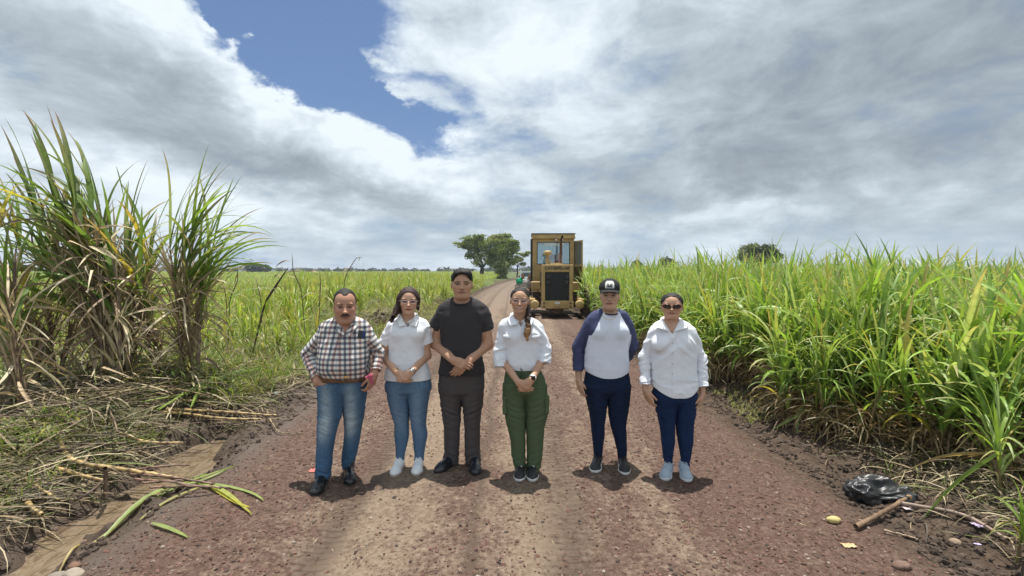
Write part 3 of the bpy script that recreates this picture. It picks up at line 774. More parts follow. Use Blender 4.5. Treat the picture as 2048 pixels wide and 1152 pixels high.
def unit(v): v = np.array(v, float); return v/(np.linalg.norm(v)+1e-9)
def hand_prims(wr, d, nrm, side, s=1., curl=(25, 35, 25), spread=.0, thumb=(35, 20), flat=False):
    """wr wrist; d direction to fingers; nrm back-of-hand direction; side = towards the thumb. Returns list of (prim, k)"""
    d = unit(d); nrm = unit(nrm-np.dot(nrm, d)*d); sd_ = unit(np.array(side)-np.dot(side, d)*d-np.dot(side, nrm)*nrm)
    wr = np.array(wr, float); out = []
    kn = []
    for i, (o, l) in enumerate(((.030, .088), (.010, .092), (-.010, .087), (-.029, .078))):
        k0 = wr+sd_*o*.55*s+d*.012*s; k1 = wr+sd_*o*s+d*l*s-nrm*(.002 if 0 < i < 3 else .005)*s
        out.append((cone(k0, k1, .0145*s, .0108*s), .014)); kn.append(k1)
    out.append((ell(wr+d*.045*s-nrm*.008*s+sd_*.012*s, (.028*s,)*3), .015))
    lens_ = ((.041, .024, .019), (.045, .028, .020), (.042, .026, .020), (.033, .019, .017))
    for i, k in enumerate(kn):
        p = k; ang = 0; dd = unit(d+sd_*spread*(1.5-i)); cu = [c_*(1+.12*(i-1)) for c_ in curl]
        r = .0092 if i < 3 else .0080
        for j, ll in enumerate(lens_[i]):
            ang += R(cu[j]); v = dd*math.cos(ang)-nrm*math.sin(ang); q = p+v*ll*s
            out.append((cone(p, q, r*s, (r-.0009)*s), .0035 if j else .006)); p = q; r -= .0008
    t0 = wr+sd_*.020*s+d*.022*s-nrm*.006*s; v = unit(d*math.cos(R(thumb[0]))+sd_*math.sin(R(thumb[0]))-nrm*.35)
    t1 = t0+v*.042*s; v2 = unit(d*math.cos(R(thumb[1]))+sd_*math.sin(R(thumb[1]))-nrm*.5); t2 = t1+v2*.032*s; t3 = t2+unit(v2+d*.3)*.024*s
    out += [(cone(t0, t1, .0155*s, .0115*s), .012), (cone(t1, t2, .0108*s, .0098*s), .004), (cone(t2, t3, .0096*s, .0078*s), .003)]
    return out
# ================================================================ people
class Person:
    def __init__(s, Y0, feet_px, label, zg=None, h=.0045):
        s.Y0 = Y0; s.h = h
        f = at(feet_px[0], feet_px[1], Y0); s.loc = np.array([f.x, Y0, zt(f.x, Y0) if zg is None else zg])
        s.root = empty('person', tuple(s.loc)); tag(s.root, label, 'person')
    def P(s, px, py, dy=0.): return np.array(at(px, py, s.Y0+dy))
    def rows(s, rr):
        out = []
        for r in rr:
            py, xl, xr, b = r[:4]; dy = r[4] if len(r) > 4 else 0.
            a = s.P(xl, py, dy); c = s.P(xr, py, dy); out.append((a[2], (a[0]+c[0])/2, s.Y0+dy, (c[0]-a[0])/2, b))
        return out
    def obj(s, name, V, Q, mat, C=None, uv=None, parent=None):
        if parent is None: return npmesh(name, V, Q, mat, s.root, C, uv=uv, local=s.loc)
        return npmesh(name, V, Q, mat, parent, C, uv=uv, local=s.loc)
    # ---- head frame: x to the viewer's right, f towards the viewer, z up, unit = head height
    def head(s, cx, top, chin, width=None, yaw=0, tilt=0, dy=-.02, pitch=0):
        a = s.P(cx, top, dy); b = s.P(cx, chin, dy); yaw = yaw-math.degrees(math.atan2(b[0], b[1])); s.hh = a[2]-b[2]; s.ho = b.copy()
        Mx = Matrix.Rotation(R(yaw), 3, 'Z') @ Matrix.Rotation(R(tilt), 3, 'Y') @ Matrix.Rotation(R(pitch), 3, 'X')
        B = np.array([[1, 0, 0], [0, -1, 0], [0, 0, 1]], float)       # local (x,f,z) -> world
        s.HM = np.array(Mx) @ B
        s.wk = 1. if width is None else (s.P(width[1], chin)[0]-s.P(width[0], chin)[0])/s.hh/.66
    def H(s, x, f, z): return s.ho+s.HM @ (np.array([x*s.wk, f, z])*s.hh)
    def hell(s, c, r):
        return ell(s.H(*c), np.array(r)*np.array([s.wk, 1, 1])*s.hh, M=s.HM.T.tolist())
    def hcone(s, a, b, ra, rb): return cone(s.H(*a), s.H(*b), ra*s.hh, rb*s.hh)
    def hloc(s, V):
        q = (V-s.ho) @ s.HM/s.hh; q[:, 0] /= s.wk; return q
    def add_head(s, G, jaw=1., chub=0., nose=1., smile=0., eye=.5):
        G.add(s.hell((0, -.05, .64), (.325, .42, .355)), .03)
        G.add(s.hell((0, .10, .37), (.265*jaw+chub*.03, .275, .33)), .03)
        for e in (-1, 1):
            G.add(s.hcone((e*.188*jaw, -.02, .30), (e*.05, .25, .105), .080+chub*.03, .078), .025)
            G.add(s.hell((e*.165, .235, .40), (.105, .10, .10)), .015)
        G.add(s.hell((0, .295, .085), (.095*jaw, .08, .080)), .015)
        if chub: G.add(s.hell((0, .12, .06), (.22, .20, .12)), .02)
        G.add(s.hcone((-.17, .31, .575), (.17, .31, .575), .05, .05), .012)
        for e in (-1, 1):
            G.cut(s.hell((e*.135, .400, .508), (.100, .085, .055)), .008)
            G.add(s.hell((e*.135, .296, .503), (.058, .058, .050)), .002)
            G.add(s.hell((e*.315, -.04, .45), (.035, .075, .12)), .005)
        G.add(s.hcone((0, .355, .54), (0, .43*1., .385), .030, .045*nose), .008)
        G.add(s.hell((0, .462, .370), (.05*nose, .048, .040)), .005)
        for e in (-1, 1): G.add(s.hell((e*.055*nose, .395, .358), (.036, .045, .034)), .005)
        G.add(s.hell((0, .325, .235), (.135, .075, .075)), .01)
        for e in (-1, 1):
            zz_ = .238+smile*.02
            G.add(s.hcone((0, .392, .252), (e*.10, .345, zz_), .021, .012), .003)
            G.add(s.hcone((0, .388, .205), (e*.09, .345, zz_-.012), .026, .012), .003)
        G.cut(s.hcone((-.10, .415, .230+smile*.015), (.10, .415, .230+smile*.015), .012, .012), .003)
        return G
    def face_col(s, V, skin, lips=(.33, .11, .09), brow=(.035, .022, .018), eyes=True, browr=.022, stubble=0., smile=False, blush=.0):
        q = s.hloc(V); C = np.tile(np.array(skin, float), (len(V), 1))
        C *= (1+.05*fbm(V*9, 3, 5))[:, None]
        inh = (q[:, 2] > -.05) & (q[:, 2] < 1.05) & (np.abs(q[:, 0]) < .5) & (q[:, 1] > .15)
        x, z = q[:, 0], q[:, 2]; ax = np.abs(x)
        zs = 1.1*x*x if smile else 0*x
        def put(m, c, a=1.):
            m = np.clip(m, 0, 1)[:, None]*inh[:, None]*a; C[:] = C*(1-m)+np.array(c)*m
        put(1.4-np.sqrt((ax-.18)**2+(z-.36)**2)/.08, np.array(skin)*np.array((1.15, .85, .8)), .35)
        put(1.6-np.sqrt((x/.105)**2+((z-zs-.226)/.034)**2)*1.0, lips, .85); put(1.8-np.sqrt((x/.095)**2+((z-zs-.232)/.009)**2)*1.0, np.array(lips)*.25, .7)
        if smile: put(2.2-np.sqrt((x/.078)**2+((z-zs-.229)/.015)**2)*1.6, (.62, .56, .52), 1.)
        zb = .600-1.1*np.maximum(ax-.17, 0)**1.2+.12*np.minimum(ax-.1, 0)
        put((browr*1.5-np.abs(z-zb))/browr*((ax > .055) & (ax < .235)), brow, .85)
        if eyes:
            put(2.2-np.sqrt(((ax-.135)/.064)**2+((z-.510)/.030)**2)*1.6, (.06, .032, .025), .95)
            put(2.2-np.sqrt(((ax-.135)/.046)**2+((z-.500)/.011)**2)*1.6, (.38, .34, .32), .8)
            put(2.2-np.sqrt(((ax-.135)/.020)**2+((z-.504)/.020)**2)*1.6, (.015, .01, .009), 1.)
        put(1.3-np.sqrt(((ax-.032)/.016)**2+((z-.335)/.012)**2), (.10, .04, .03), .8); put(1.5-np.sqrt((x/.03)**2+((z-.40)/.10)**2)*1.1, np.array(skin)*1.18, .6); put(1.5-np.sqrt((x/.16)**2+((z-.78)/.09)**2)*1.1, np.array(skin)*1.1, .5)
        if stubble: put((1.5-np.sqrt((x/.22)**2+((z-.17)/.14)**2)*1.2), np.array(skin)*.72, stubble)
        return np.clip(C, 0, 1)
    def arm(s, sh, el, wr, dys=0., dye=.02, dyw=-.1): return s.P(*sh, dys), s.P(*el, dye), s.P(*wr, dyw)

def limb(G, pts, rad, k=.02):
    for i in range(len(pts)-1): G.add(cone(pts[i], pts[i+1], rad[i], rad[i+1]), k)

def tail_cut(a, b, r, open_=.03):
    """hollow for a sleeve end: cylinder around the arm past b"""
    d = unit(b-a); return cone(b-d*open_, b+d*.08, r, r)
def cyl(a, b, r, far=1.):
    """half-space beyond b along a->b, limited to radius r around the axis: cuts a sleeve end flat"""
    a = np.array(a, np.float32); b = np.array(b, np.float32); d = unit(b-a).astype(np.float32)
    def f(x, y, z):
        t = (x-b[0])*d[0]+(y-b[1])*d[1]+(z-b[2])*d[2]
        px, py, pz = x-b[0]-t*d[0], y-b[1]-t*d[1], z-b[2]-t*d[2]
        return np.maximum(np.maximum(-t, t-far*.12), np.sqrt(px*px+py*py+pz*pz)-r)
    return f, b-r-.12, b+r+.12

def shirt_uv(V, Y0, cx, arms):
    """cloth coordinates: torso wraps round z, sleeves run along the arm"""
    ang = np.arctan2(V[:, 0]-cx, -(V[:, 1]-Y0)); u = np.where(np.abs(ang) < 1.1, V[:, 0]-cx, ang*.17); v = V[:, 2].copy()
    u = V[:, 0]-cx+.35*(V[:, 1]-Y0)*np.sign(V[:, 0]-cx)
    for (a, b, c, rr) in arms:
        for (p, q, off) in ((a, b, 0.), (b, c, float(np.linalg.norm(b-a)))):
            d = q-p; L = np.linalg.norm(d); d = d/L; t = (V-p) @ d; tt = np.clip(t, 0, L); rad = np.linalg.norm(V-p-tt[:, None]*d, axis=1)
            m = (rad < rr) & (t > (.05 if off == 0 else 0)) & (t < L+.06)
            lat = unit(np.cross(d, [0, 1, 0])); w_ = np.cross(d, lat)
            an = (V-p) @ lat; bn = (V-p) @ w_
            u = np.where(m, an+.5*bn*np.sign(an), u); v = np.where(m, -(t+off), v)
    return np.stack([u, v], -1)

def collar(P, name, cxp, neck_py, r, V_py, mat, col, spread=.045, dyn=0., depth=.065, tip=.06, tall=.03, openx=.0, parent=None):
    """turned-down collar round the neck, open to a V in front"""
    c = P.P(cxp, neck_py, dyn); zb = c[2]; vz = P.P(cxp, V_py, dyn)[2]
    n = 48; th = np.linspace(R(14), R(346), n); rows = []
    for t_ in th:
        fr = (1+math.cos(t_))/2                  # 1 in front
        k = fr**2.2
        z = zb+.012-(zb-vz)*.62*k
        rr = r*(1+.10*k); x = math.sin(t_)*rr*(1.0-.55*fr**6); y = -math.cos(t_)*depth*(1+.35*k)
        flare = spread*(.75+.55*k); dz = tip*(.62+.55*math.exp(-((fr-.86)/.12)**2))
        nx, ny = math.sin(t_), -math.cos(t_)
        if fr > .7: nx = math.copysign(.85, nx); ny = -.35
        p0 = (c[0]+x, c[1]+y, z-.022); p1 = (c[0]+x*1.02, c[1]+y*1.02, z+tall*(1-.55*k)); p2 = (c[0]+x*1.02+nx*.010, c[1]+y*1.02+ny*.010, z+tall*(1-.55*k)-.004)
        p3 = (c[0]+x+nx*flare*.7, c[1]+y+ny*flare*.5, z-dz*.5+.012); p4 = (c[0]+x+nx*flare, c[1]+y+ny*flare*.7, z-dz+.012)
        rows.append([p0, p1, p2, p3, p4])
    A = np.array(rows); m = 5
    Vv = A.reshape(-1, 3); i = np.arange(n*m).reshape(n, m)
    Q = np.stack([i[:-1, :-1], i[1:, :-1], i[1:, 1:], i[:-1, 1:]], -1).reshape(-1, 4)
    o = P.obj(name, Vv, Q, mat, np.tile(np.array(col), (len(Vv), 1)), uv=np.stack([Vv[:, 0]-c[0]+.01, Vv[:, 2]], -1), parent=parent)
    sm = o.modifiers.new('thickness', 'SOLIDIFY'); sm.thickness = .004; sm.offset = 0
    return o

def shoe(P, ankle, toe, col, sole, kind='sneaker', w=.043, mat=None, lace=None, zg=None, high=.075, label=None, Lf=.25):
    """ankle, toe as (px, py): positions of the ankle and the toe tip on the ground"""
    Lf *= 1.07; w *= 1.06
    tp = np.array(gr(*toe, -.01)); ap = P.P(*ankle)
    d = tp-np.array([ap[0], ap[1], tp[2]]); d[2] = 0
    d = unit(d); z0 = zt(tp[0], tp[1])-.004
    heel = ap-d*Lf*.24; heel[2] = z0; tp = heel+d*Lf
    up = np.array([0, 0, 1.])
    G = SDF(np.minimum(heel, tp)-.08, np.maximum(heel, tp)+np.array([.08, .08, .2]), .0032)
    def pt(t, lat=0, z=0): return heel+d*t*Lf+np.cross(d, up)*lat+up*z
    G.add(cone(pt(.16, 0, .042), pt(.42, 0, .048), .035, .036), .01)
    G.add(cone(pt(.42, 0, .048), pt(.72, 0, .036), .036, w*.86), .02)
    G.add(ell(pt(.80, 0, .026), (w, w*1.05, .034 if kind != 'boot' else .036)), .02)
    G.add(cone(pt(.80, 0, .024), pt(.92, 0, .022), w*.75, w*.55), .015)
    G.add(cone(pt(.17, 0, .05), pt(.24, 0, high), .036, .038), .015)
    if kind == 'boot': G.add(cone(pt(.2, 0, .05), pt(.24, 0, .17), .042, .046), .02)
    G.cut(fn(lambda x, y, z: (z-(z0+.02))+0*x+0*y, [-9e3]*3, [9e3]*3), .0)
    V, Q, N = G.mesh()
    nz = fbm(V*30, 2, 3)[:, None]*.0008; V = V+N*nz
    V = smoothmesh(V, Q, 1)
    C = np.tile(np.array(col, float), (len(V), 1))
    root = P.obj('shoe' if kind != 'boot' else 'boot', V, Q, mat or M_shoe, C)
    if label: root['label'] = label
    G = SDF(np.minimum(heel, tp)-.08, np.maximum(heel, tp)+np.array([.08, .08, .1]), .0032)
    e = .0035 if kind != 'boot' else .003
    G.add(cone(pt(.16, 0, .02), pt(.45, 0, .02), .034+e, .033+e), .01); G.add(cone(pt(.45, 0, .02), pt(.75, 0, .02), .033+e, w+e-.002), .02)
    G.add(cone(pt(.75, 0, .02), pt(.88, 0, .02), w+e-.002, w*.74+e), .02)
    th = .026 if kind != 'boot' else .016
    G.F = np.maximum(G.F, np.abs((G.lo[2]+np.arange(G.n[2])*G.h)-(z0+th/2))[None, None, :]-th/2).astype(np.float32)
    V, Q, N = G.mesh(); so = P.obj('sole', V, Q, M_shoe, np.tile(np.array(sole, float), (len(V), 1)), parent=root)
    if lace is not None:
        PP = []
        for i in range(5):
            t_ = .38+.075*i; zz = .098-.0105*i
            a = [pt(t_+.02*math.sin(j*.9), (j/4-1)*.024, zz+.004-((j/4-1)**2)*.012) for j in range(9)]
            PP.append(a)
        PP = np.array(PP); Vt, Ft, Ct = tubes(PP, np.full(PP.shape[:2], .0036), np.tile(np.array(lace, float), (5, 1)), 6)
        P.obj('laces', Vt, Ft, M_cloth, Ct, parent=root)
    return root

def legs(P, name, pelvis, lrows, rrows, col, mat, fade=None, wr=1., seed=0, h=None, crease=None, tint=None):
    pr = P.rows(pelvis); L = P.rows(lrows); Rr = P.rows(rrows)
    allr = np.array(pr+L+Rr); lo = np.array([(allr[:, 1]-allr[:, 3]).min(), (allr[:, 2]-allr[:, 4]).min(), allr[:, 0].min()])-.04; hi = np.array([(allr[:, 1]+allr[:, 3]).max(), (allr[:, 2]+allr[:, 4]).max(), allr[:, 0].max()])+.04
    G = SDF(lo, hi, h or P.h)
    G.add(loft(pr, 2.4), 0); G.add(loft(L, 2.1), .03); G.add(loft(Rr, 2.1), .007)
    V, Q, N = G.mesh()
    zmid = lo[2]; H = hi[2]-lo[2]; t = (V[:, 2]-lo[2])/H
    cxs = np.interp(V[:, 2], [r[0] for r in sorted(L)], [r[1] for r in sorted(L)]); cxr = np.interp(V[:, 2], [r[0] for r in sorted(Rr)], [r[1] for r in sorted(Rr)])
    left = np.abs(V[:, 0]-cxs) < np.abs(V[:, 0]-cxr); cxx = np.where(left, cxs, cxr); sx = (V[:, 0]-cxx)
    w_ = .25+1.0*np.exp(-((t-.55)/.09)**2)+1.3*np.exp(-((t-.06)/.10)**2)+.35*np.exp(-((t-.80)/.08)**2)
    ph = V[:, 2:3]*np.array([[1.]]); tilt_ = np.where(left, 1, -1)*sx*(1.6*(t > .75)+.4)
    f = ridge(np.stack([sx*5+seed, V[:, 1]*5, (V[:, 2]+tilt_)*34], -1), seed, 2)*.6+.5*ridge(np.stack([sx*9, V[:, 1]*9, V[:, 2]*13], -1), seed+5, 2)
    V = V+N*((f-.3)*.0062*w_*wr)[:, None]
    V = smoothmesh(V, Q, 1, .4)
    C = np.tile(np.array(col, float), (len(V), 1))
    if fade is not None:
        m = (np.exp(-(sx/.045)**2)*(np.exp(-((t-.50)/.13)**2)*1.0+.55*np.exp(-((t-.74)/.14)**2))*(N[:, 1] < .2))[:, None]
        m = m*(1+.35*f[:, None]); C = C*(1-np.clip(m, 0, 1)*fade[1])+np.array(fade[0])*np.clip(m, 0, 1)*fade[1]
    if mat is M_denim: C = C*(1-.18*np.clip(f, 0, 1)*w_/1.3*.5+.0)[:, None]*(1+.10*fbm(V*np.array([18, 18, 5]), 3, 4))[:, None]
    if tint is not None: C = tint(V, C, t, sx, left)
    o = P.obj(name, V, Q, mat, C)
    return o, (lo, hi)

def torso_cloth(P, name, rows, arms, col, mat, nk=None, vneck=None, roundneck=None, wr=1., seed=0, ends=None, colf=None, extra=None, uv=False, bust=None, e=2.5, hem=None, pad=.0, kk=.022, placket=None, parent=None, post=None):
    """arms: list of (pts, radii, handcut radius)"""
    rr = P.rows(rows); A = np.array(rr)
    pts = np.concatenate([np.array(a[0]) for a in arms]+[np.stack([A[:, 1]-A[:, 3], A[:, 2]-A[:, 4], A[:, 0]], -1), np.stack([A[:, 1]+A[:, 3], A[:, 2]+A[:, 4], A[:, 0]], -1)])
    lo, hi = pts.min(0)-.10, pts.max(0)+.07
    G = SDF(lo, hi, P.h); G.add(loft(rr, e), 0)
    if bust:
        for (px, py, dy, r) in bust: G.add(ell(P.P(px, py, dy), r), .04)
    if hem: 
        zc = P.P(P_cx(rr, P), hem[0])[2] if False else P.P(1024, hem[0])[2]
    G2 = SDF(lo, hi, P.h)
    for a in arms:
        ap, ar = a[0], a[1]
        for i in range(len(ap)-1): G2.add(cone(ap[i], ap[i+1], ar[i], ar[i+1]), .012)
    for a in arms:
        if len(a) > 2 and a[2]:
            G2.cut(cyl(a[0][-2], a[0][-1], a[2]), .002); G2.cut(cone(a[0][-1]-unit(a[0][-1]-a[0][-2])*.035, a[0][-1]+unit(a[0][-1]-a[0][-2])*.03, a[1][-1]-.007, a[1][-1]-.007), .002)
    zarm = min(a[0][1][2]+(.06 if len(a[0]) > 2 else .02) for a in arms); zz_ = (G.lo[2]+np.arange(G.n[2])*G.h)[None, None, :]
    kz = (kk*np.clip((zz_-zarm)/.10, .12, 1)).astype(np.float32); hh_ = np.maximum(kz-np.abs(G.F-G2.F), 0)/kz
    G.F = np.minimum(G.F, G2.F)-hh_*hh_*kz*.25
    if vneck:
        vx, vy, half, topy = vneck; pv = P.P(vx, vy, -.1); pt_ = P.P(vx, topy, -.1); hw = P.P(vx+half, topy, -.1)[0]-pt_[0]
        zt_, zv = pt_[2], pv[2]; sl = hw/(zt_-zv); nn = 1/math.sqrt(1+sl*sl)
        G.cut(fn(lambda x, y, z: np.maximum((np.abs(x-pv[0])-(z-zv)*sl)*nn, (y-(P.Y0-.0))), [pv[0]-hw*1.2, P.Y0-.35, zv-.02], [pv[0]+hw*1.2, P.Y0+.0, zt_+.06]), .004)
    if roundneck:
        rx, ry, ra, rb, rz, rdy = roundneck; G.cut(ell(P.P(rx, ry, rdy), (ra, rb, rz)), .004)
    if extra: extra(G)
    V, Q, N = G.mesh()
    cx = np.interp(V[:, 2], [r[0] for r in sorted(rr)], [r[1] for r in sorted(rr)]); sx = V[:, 0]-cx
    z0, z1 = A[:, 0].min(), A[:, 0].max(); t = (V[:, 2]-z0)/(z1-z0)
    onarm = np.zeros(len(V))
    for a in arms:
        ap = a[0]
        for i in range(1 if len(ap) > 2 else 0, len(ap)-1):
            d = ap[i+1]-ap[i]; L = np.linalg.norm(d); u = np.clip(((V-ap[i]) @ d)/L**2, 0, 1); rd = np.linalg.norm(V-ap[i]-u[:, None]*d, axis=1)
            onarm = np.maximum(onarm, np.clip(1.4-rd/(a[1][i]*1.25), 0, 1))
    # drag folds: diagonal from the armpits, soft horizontal at the waist, spirals on sleeves
    dg = sx*np.sign(sx)
    f1 = ridge(np.stack([sx*4+seed, V[:, 1]*3, (V[:, 2]*1.0+.9*dg)*8], -1), seed, 2)
    f2 = ridge(np.stack([sx*5, V[:, 1]*5, V[:, 2]*17], -1), seed+3, 2)
    f3 = ridge(np.stack([(V[:, 0]+V[:, 2]*.5)*9, V[:, 1]*9, (V[:, 2]-V[:, 0]*.3)*20], -1), seed+8, 2)
    wt = np.exp(-((t-.72)/.2)**2)*np.clip(np.abs(sx)/.08, 0, 1.3)
    wl_ = .5*np.exp(-((t-.12)/.16)**2)+.18
    disp = (1-onarm)*(f1*wt*.5+f2*wl_*.5+.25*f1)+onarm*(f3*.9)
    V = V+N*((disp-.25)*.0075*wr)[:, None]
    if placket is not None:
        pc = P.P(placket[0], placket[1], -.1)[0]; m = (N[:, 1] < -.2)*(V[:, 2] < P.P(placket[0], placket[1], -.1)[2])
        V = V+N*(np.clip((.014-np.abs(V[:, 0]-pc))/.004, 0, 1)*m*.0028)[:, None]
    if hem:
        V[:, 2] += hem[1]*(np.clip(1-t/.25, 0, 1)**2)*np.clip(np.abs(sx)/hem[2], 0, 1.2)**2
    if post: V = post(V, N, sx, t)
    V = smoothmesh(V, Q, 1, .35)
    C = np.tile(np.array(col, float), (len(V), 1))
    if colf is not None: C = colf(V, C, sx, t, onarm, N)
    U = shirt_uv(V, P.Y0, float(np.mean(A[:, 1])), [(a[0][0], a[0][1], a[0][-1], max(a[1])*1.35) for a in arms]) if uv else None
    return P.obj(name, V, Q, mat, C, uv=U, parent=parent)

def body(P, skin, trunk, arms, hands, headkw, neck, legl, legr, facekw, extra=None):
    """one continuous skin surface: head, neck, trunk, arms, hands, legs"""
    rr = P.rows(trunk); A = np.array(rr); LL = P.rows(legl); RR = P.rows(legr)
    pts = [np.stack([A[:, 1]-A[:, 3], A[:, 2]-A[:, 4], A[:, 0]], -1), np.stack([A[:, 1]+A[:, 3], A[:, 2]+A[:, 4], A[:, 0]], -1)]
    for a in arms: pts.append(np.array(a[0]))
    B = np.array(LL+RR); pts.append(np.stack([B[:, 1]-B[:, 3], B[:, 2]-B[:, 4], B[:, 0]], -1)); pts.append(np.stack([B[:, 1]+B[:, 3], B[:, 2]+B[:, 4], B[:, 0]], -1))
    pts.append(np.array([P.H(0, 0, 1.12), P.H(-.4, .5, .5), P.H(.4, -.5, .5)]))
    for wv in hands: pts.append(np.array([wv[0]]))
    pts = np.concatenate(pts); lo, hi = pts.min(0)-np.array([.12, .16, .05]), pts.max(0)+np.array([.12, .10, .03])
    G = SDF(lo, hi, P.h*.85)
    G.add(loft(rr, 2.4, -.016), 0); G.add(loft(LL, 2.1, -.022), .01); G.add(loft(RR, 2.1, -.022), .01)
    for ap, ar in arms: limb(G, ap, ar, .025)
    P.add_head(G, **headkw)
    nb = P.P(*neck[0]); G.add(cone(P.H(0, -.06, .22), nb, neck[1], neck[2]), .02)
    if extra: extra(G)
    H = SDF(lo, hi, P.h*.85); 
    for hd in hands:
        for pr, k in hand_prims(**hd[1]): G.add(pr, k)
    V, Q, N = G.mesh(); V = smoothmesh(V, Q, 1, .3)
    C = P.face_col(V, skin, **facekw)
    return P.obj('body', V, Q, M_skin, C)

def hairmesh(P, name, build, col, col2=None, h=.0042, amp=.004, dirn=(30, 30, 6), seed=1, colf=None, lo=None, hi=None, parent=None):
    a = P.H(-.62, -.75, -.35) if lo is None else lo; b = P.H(.62, .65, 1.2) if hi is None else hi
    G = SDF(np.minimum(a, b), np.maximum(a, b), h); build(G); V, Q, N = G.mesh()
    n_ = fbm(V*np.array(dirn)*2.2, 3, seed); V = smoothmesh(V+N*(n_*amp)[:, None], Q, 1, .3)
    C = np.tile(np.array(col, float), (len(V), 1))*(1+.35*fbm(V*np.array(dirn)*3, 2, seed+4))[:, None]
    if colf: C = colf(V, C)
    return P.obj(name, V, Q, M_hair, np.clip(C, 0, 1), parent=parent)

def glasses(P, frame_mat, lens=None, rx=.105, rz=.060, z=.50, r=.0015, name='glasses', top=None):
    rt = None; loc = P.loc
    V = []; parts = []
    for e in (-1, 1):
        ring = []
        for k in range(20):
            a = k/20*2*math.pi; cx_, sx_ = math.cos(a), math.sin(a)
            xx = e*.142+rx*math.copysign(abs(cx_)**.75, cx_); zz = z-.008+rz*math.copysign(abs(sx_)**.8, sx_)*(1 if sx_ > 0 else .92)+e*cx_*.01
            ring.append(P.H(xx, .415-.35*max(0, abs(xx)-.16), zz))
        ring.append(ring[0]); parts.append(tubes(np.array([ring]), np.full((1, 21), r), np.array([[.6, .6, .6]]), 6))
        tmp = [P.H(e*.24, .385, z+.02), P.H(e*.315, .27, z+.03), P.H(e*.34, -.02, z), P.H(e*.335, -.09, z-.06)]
        parts.append(tubes(np.array([tmp]), np.full((1, 4), r*.85), np.array([[.6, .6, .6]]), 6))
    parts.append(tubes(np.array([[P.H(-.045, .425, z+.01), P.H(0, .44, z+.022), P.H(.045, .425, z+.01)]]), np.full((1, 3), r), np.array([[.6, .6, .6]]), 6))
    VV, FF, CC = join(parts); fr = P.obj(name, VV, FF, frame_mat, CC)
    for e in (-1, 1):
        ring = [P.H(e*.142, .413, z-.008)]
        for k in range(20):
            a = k/20*2*math.pi; cx_, sx_ = math.cos(a), math.sin(a)
            xx = e*.142+rx*math.copysign(abs(cx_)**.75, cx_); zz = z-.008+rz*math.copysign(abs(sx_)**.8, sx_)*(1 if sx_ > 0 else .92)+e*cx_*.01
            ring.append(P.H(xx, .412-.35*max(0, abs(xx)-.16), zz))
        ring = np.array(ring); T = np.array([[0, 1+k, 1+(k+1) % 20] for k in range(20)])
        P.obj('lens', ring, T, lens or M_glass, parent=fr)
    return fr
def band(P, name, c, axis_, r, wd, th, mat, col=(.5, .5, .5), parent=None):
    d = unit(axis_); n_ = 24; ref = unit(np.cross(d, [0.13, 1, .2])); b2 = np.cross(d, ref); V = []
    for k in range(n_):
        a = k/n_*2*math.pi; v = ref*math.cos(a)+b2*math.sin(a)
        for (q, s_) in ((r, -1), (r+th, -1), (r+th, 1), (r, 1)): V.append(c+v*q+d*wd/2*s_)
    F_ = [[k*4+j, ((k+1) % n_)*4+j, ((k+1) % n_)*4+(j+1) % 4, k*4+(j+1) % 4] for k in range(n_) for j in range(4)]
    return P.obj(name, np.array(V), np.array(F_), mat, np.tile(np.array(col, float), (len(V), 1)), parent=parent)

def flap(P, name, pts, mat, col, mirror, bulge=.010, parent=None):
    """collar leaf: bilinear patch through 4 points (px, py, dy), and its mirror image about column mirror"""
    out = []
    for sgn in (1, -1):
        q = [P.P(p[0] if sgn > 0 else 2*mirror-p[0], p[1], p[2]) for p in pts]
        n = 9; V = []
        for j in range(n):
            for i in range(n):
                u, v = i/(n-1), j/(n-1); p = (q[0]*(1-u)+q[1]*u)*(1-v)+(q[3]*(1-u)+q[2]*u)*v
                p = p+np.array([0, -1, .5])*bulge*4*v*(1-v*.6)*(.6+.4*math.sin(math.pi*u)); V.append(p)
        i = np.arange(n*n).reshape(n, n); Q = np.stack([i[:-1, :-1], i[:-1, 1:], i[1:, 1:], i[1:, :-1]], -1).reshape(-1, 4); V = np.array(V)
        o = P.obj(name, V, Q, mat, np.tile(np.array(col, float), (n*n, 1)), uv=np.stack([V[:, 0]+.013, V[:, 2]+V[:, 0]*.5*sgn], -1), parent=parent)
        m = o.modifiers.new('thickness', 'SOLIDIFY'); m.thickness = .005; m.offset = 0; out.append(o)
    return out
SK = (.54, .32, .215)
def fadefn(c, a): return (c, a)
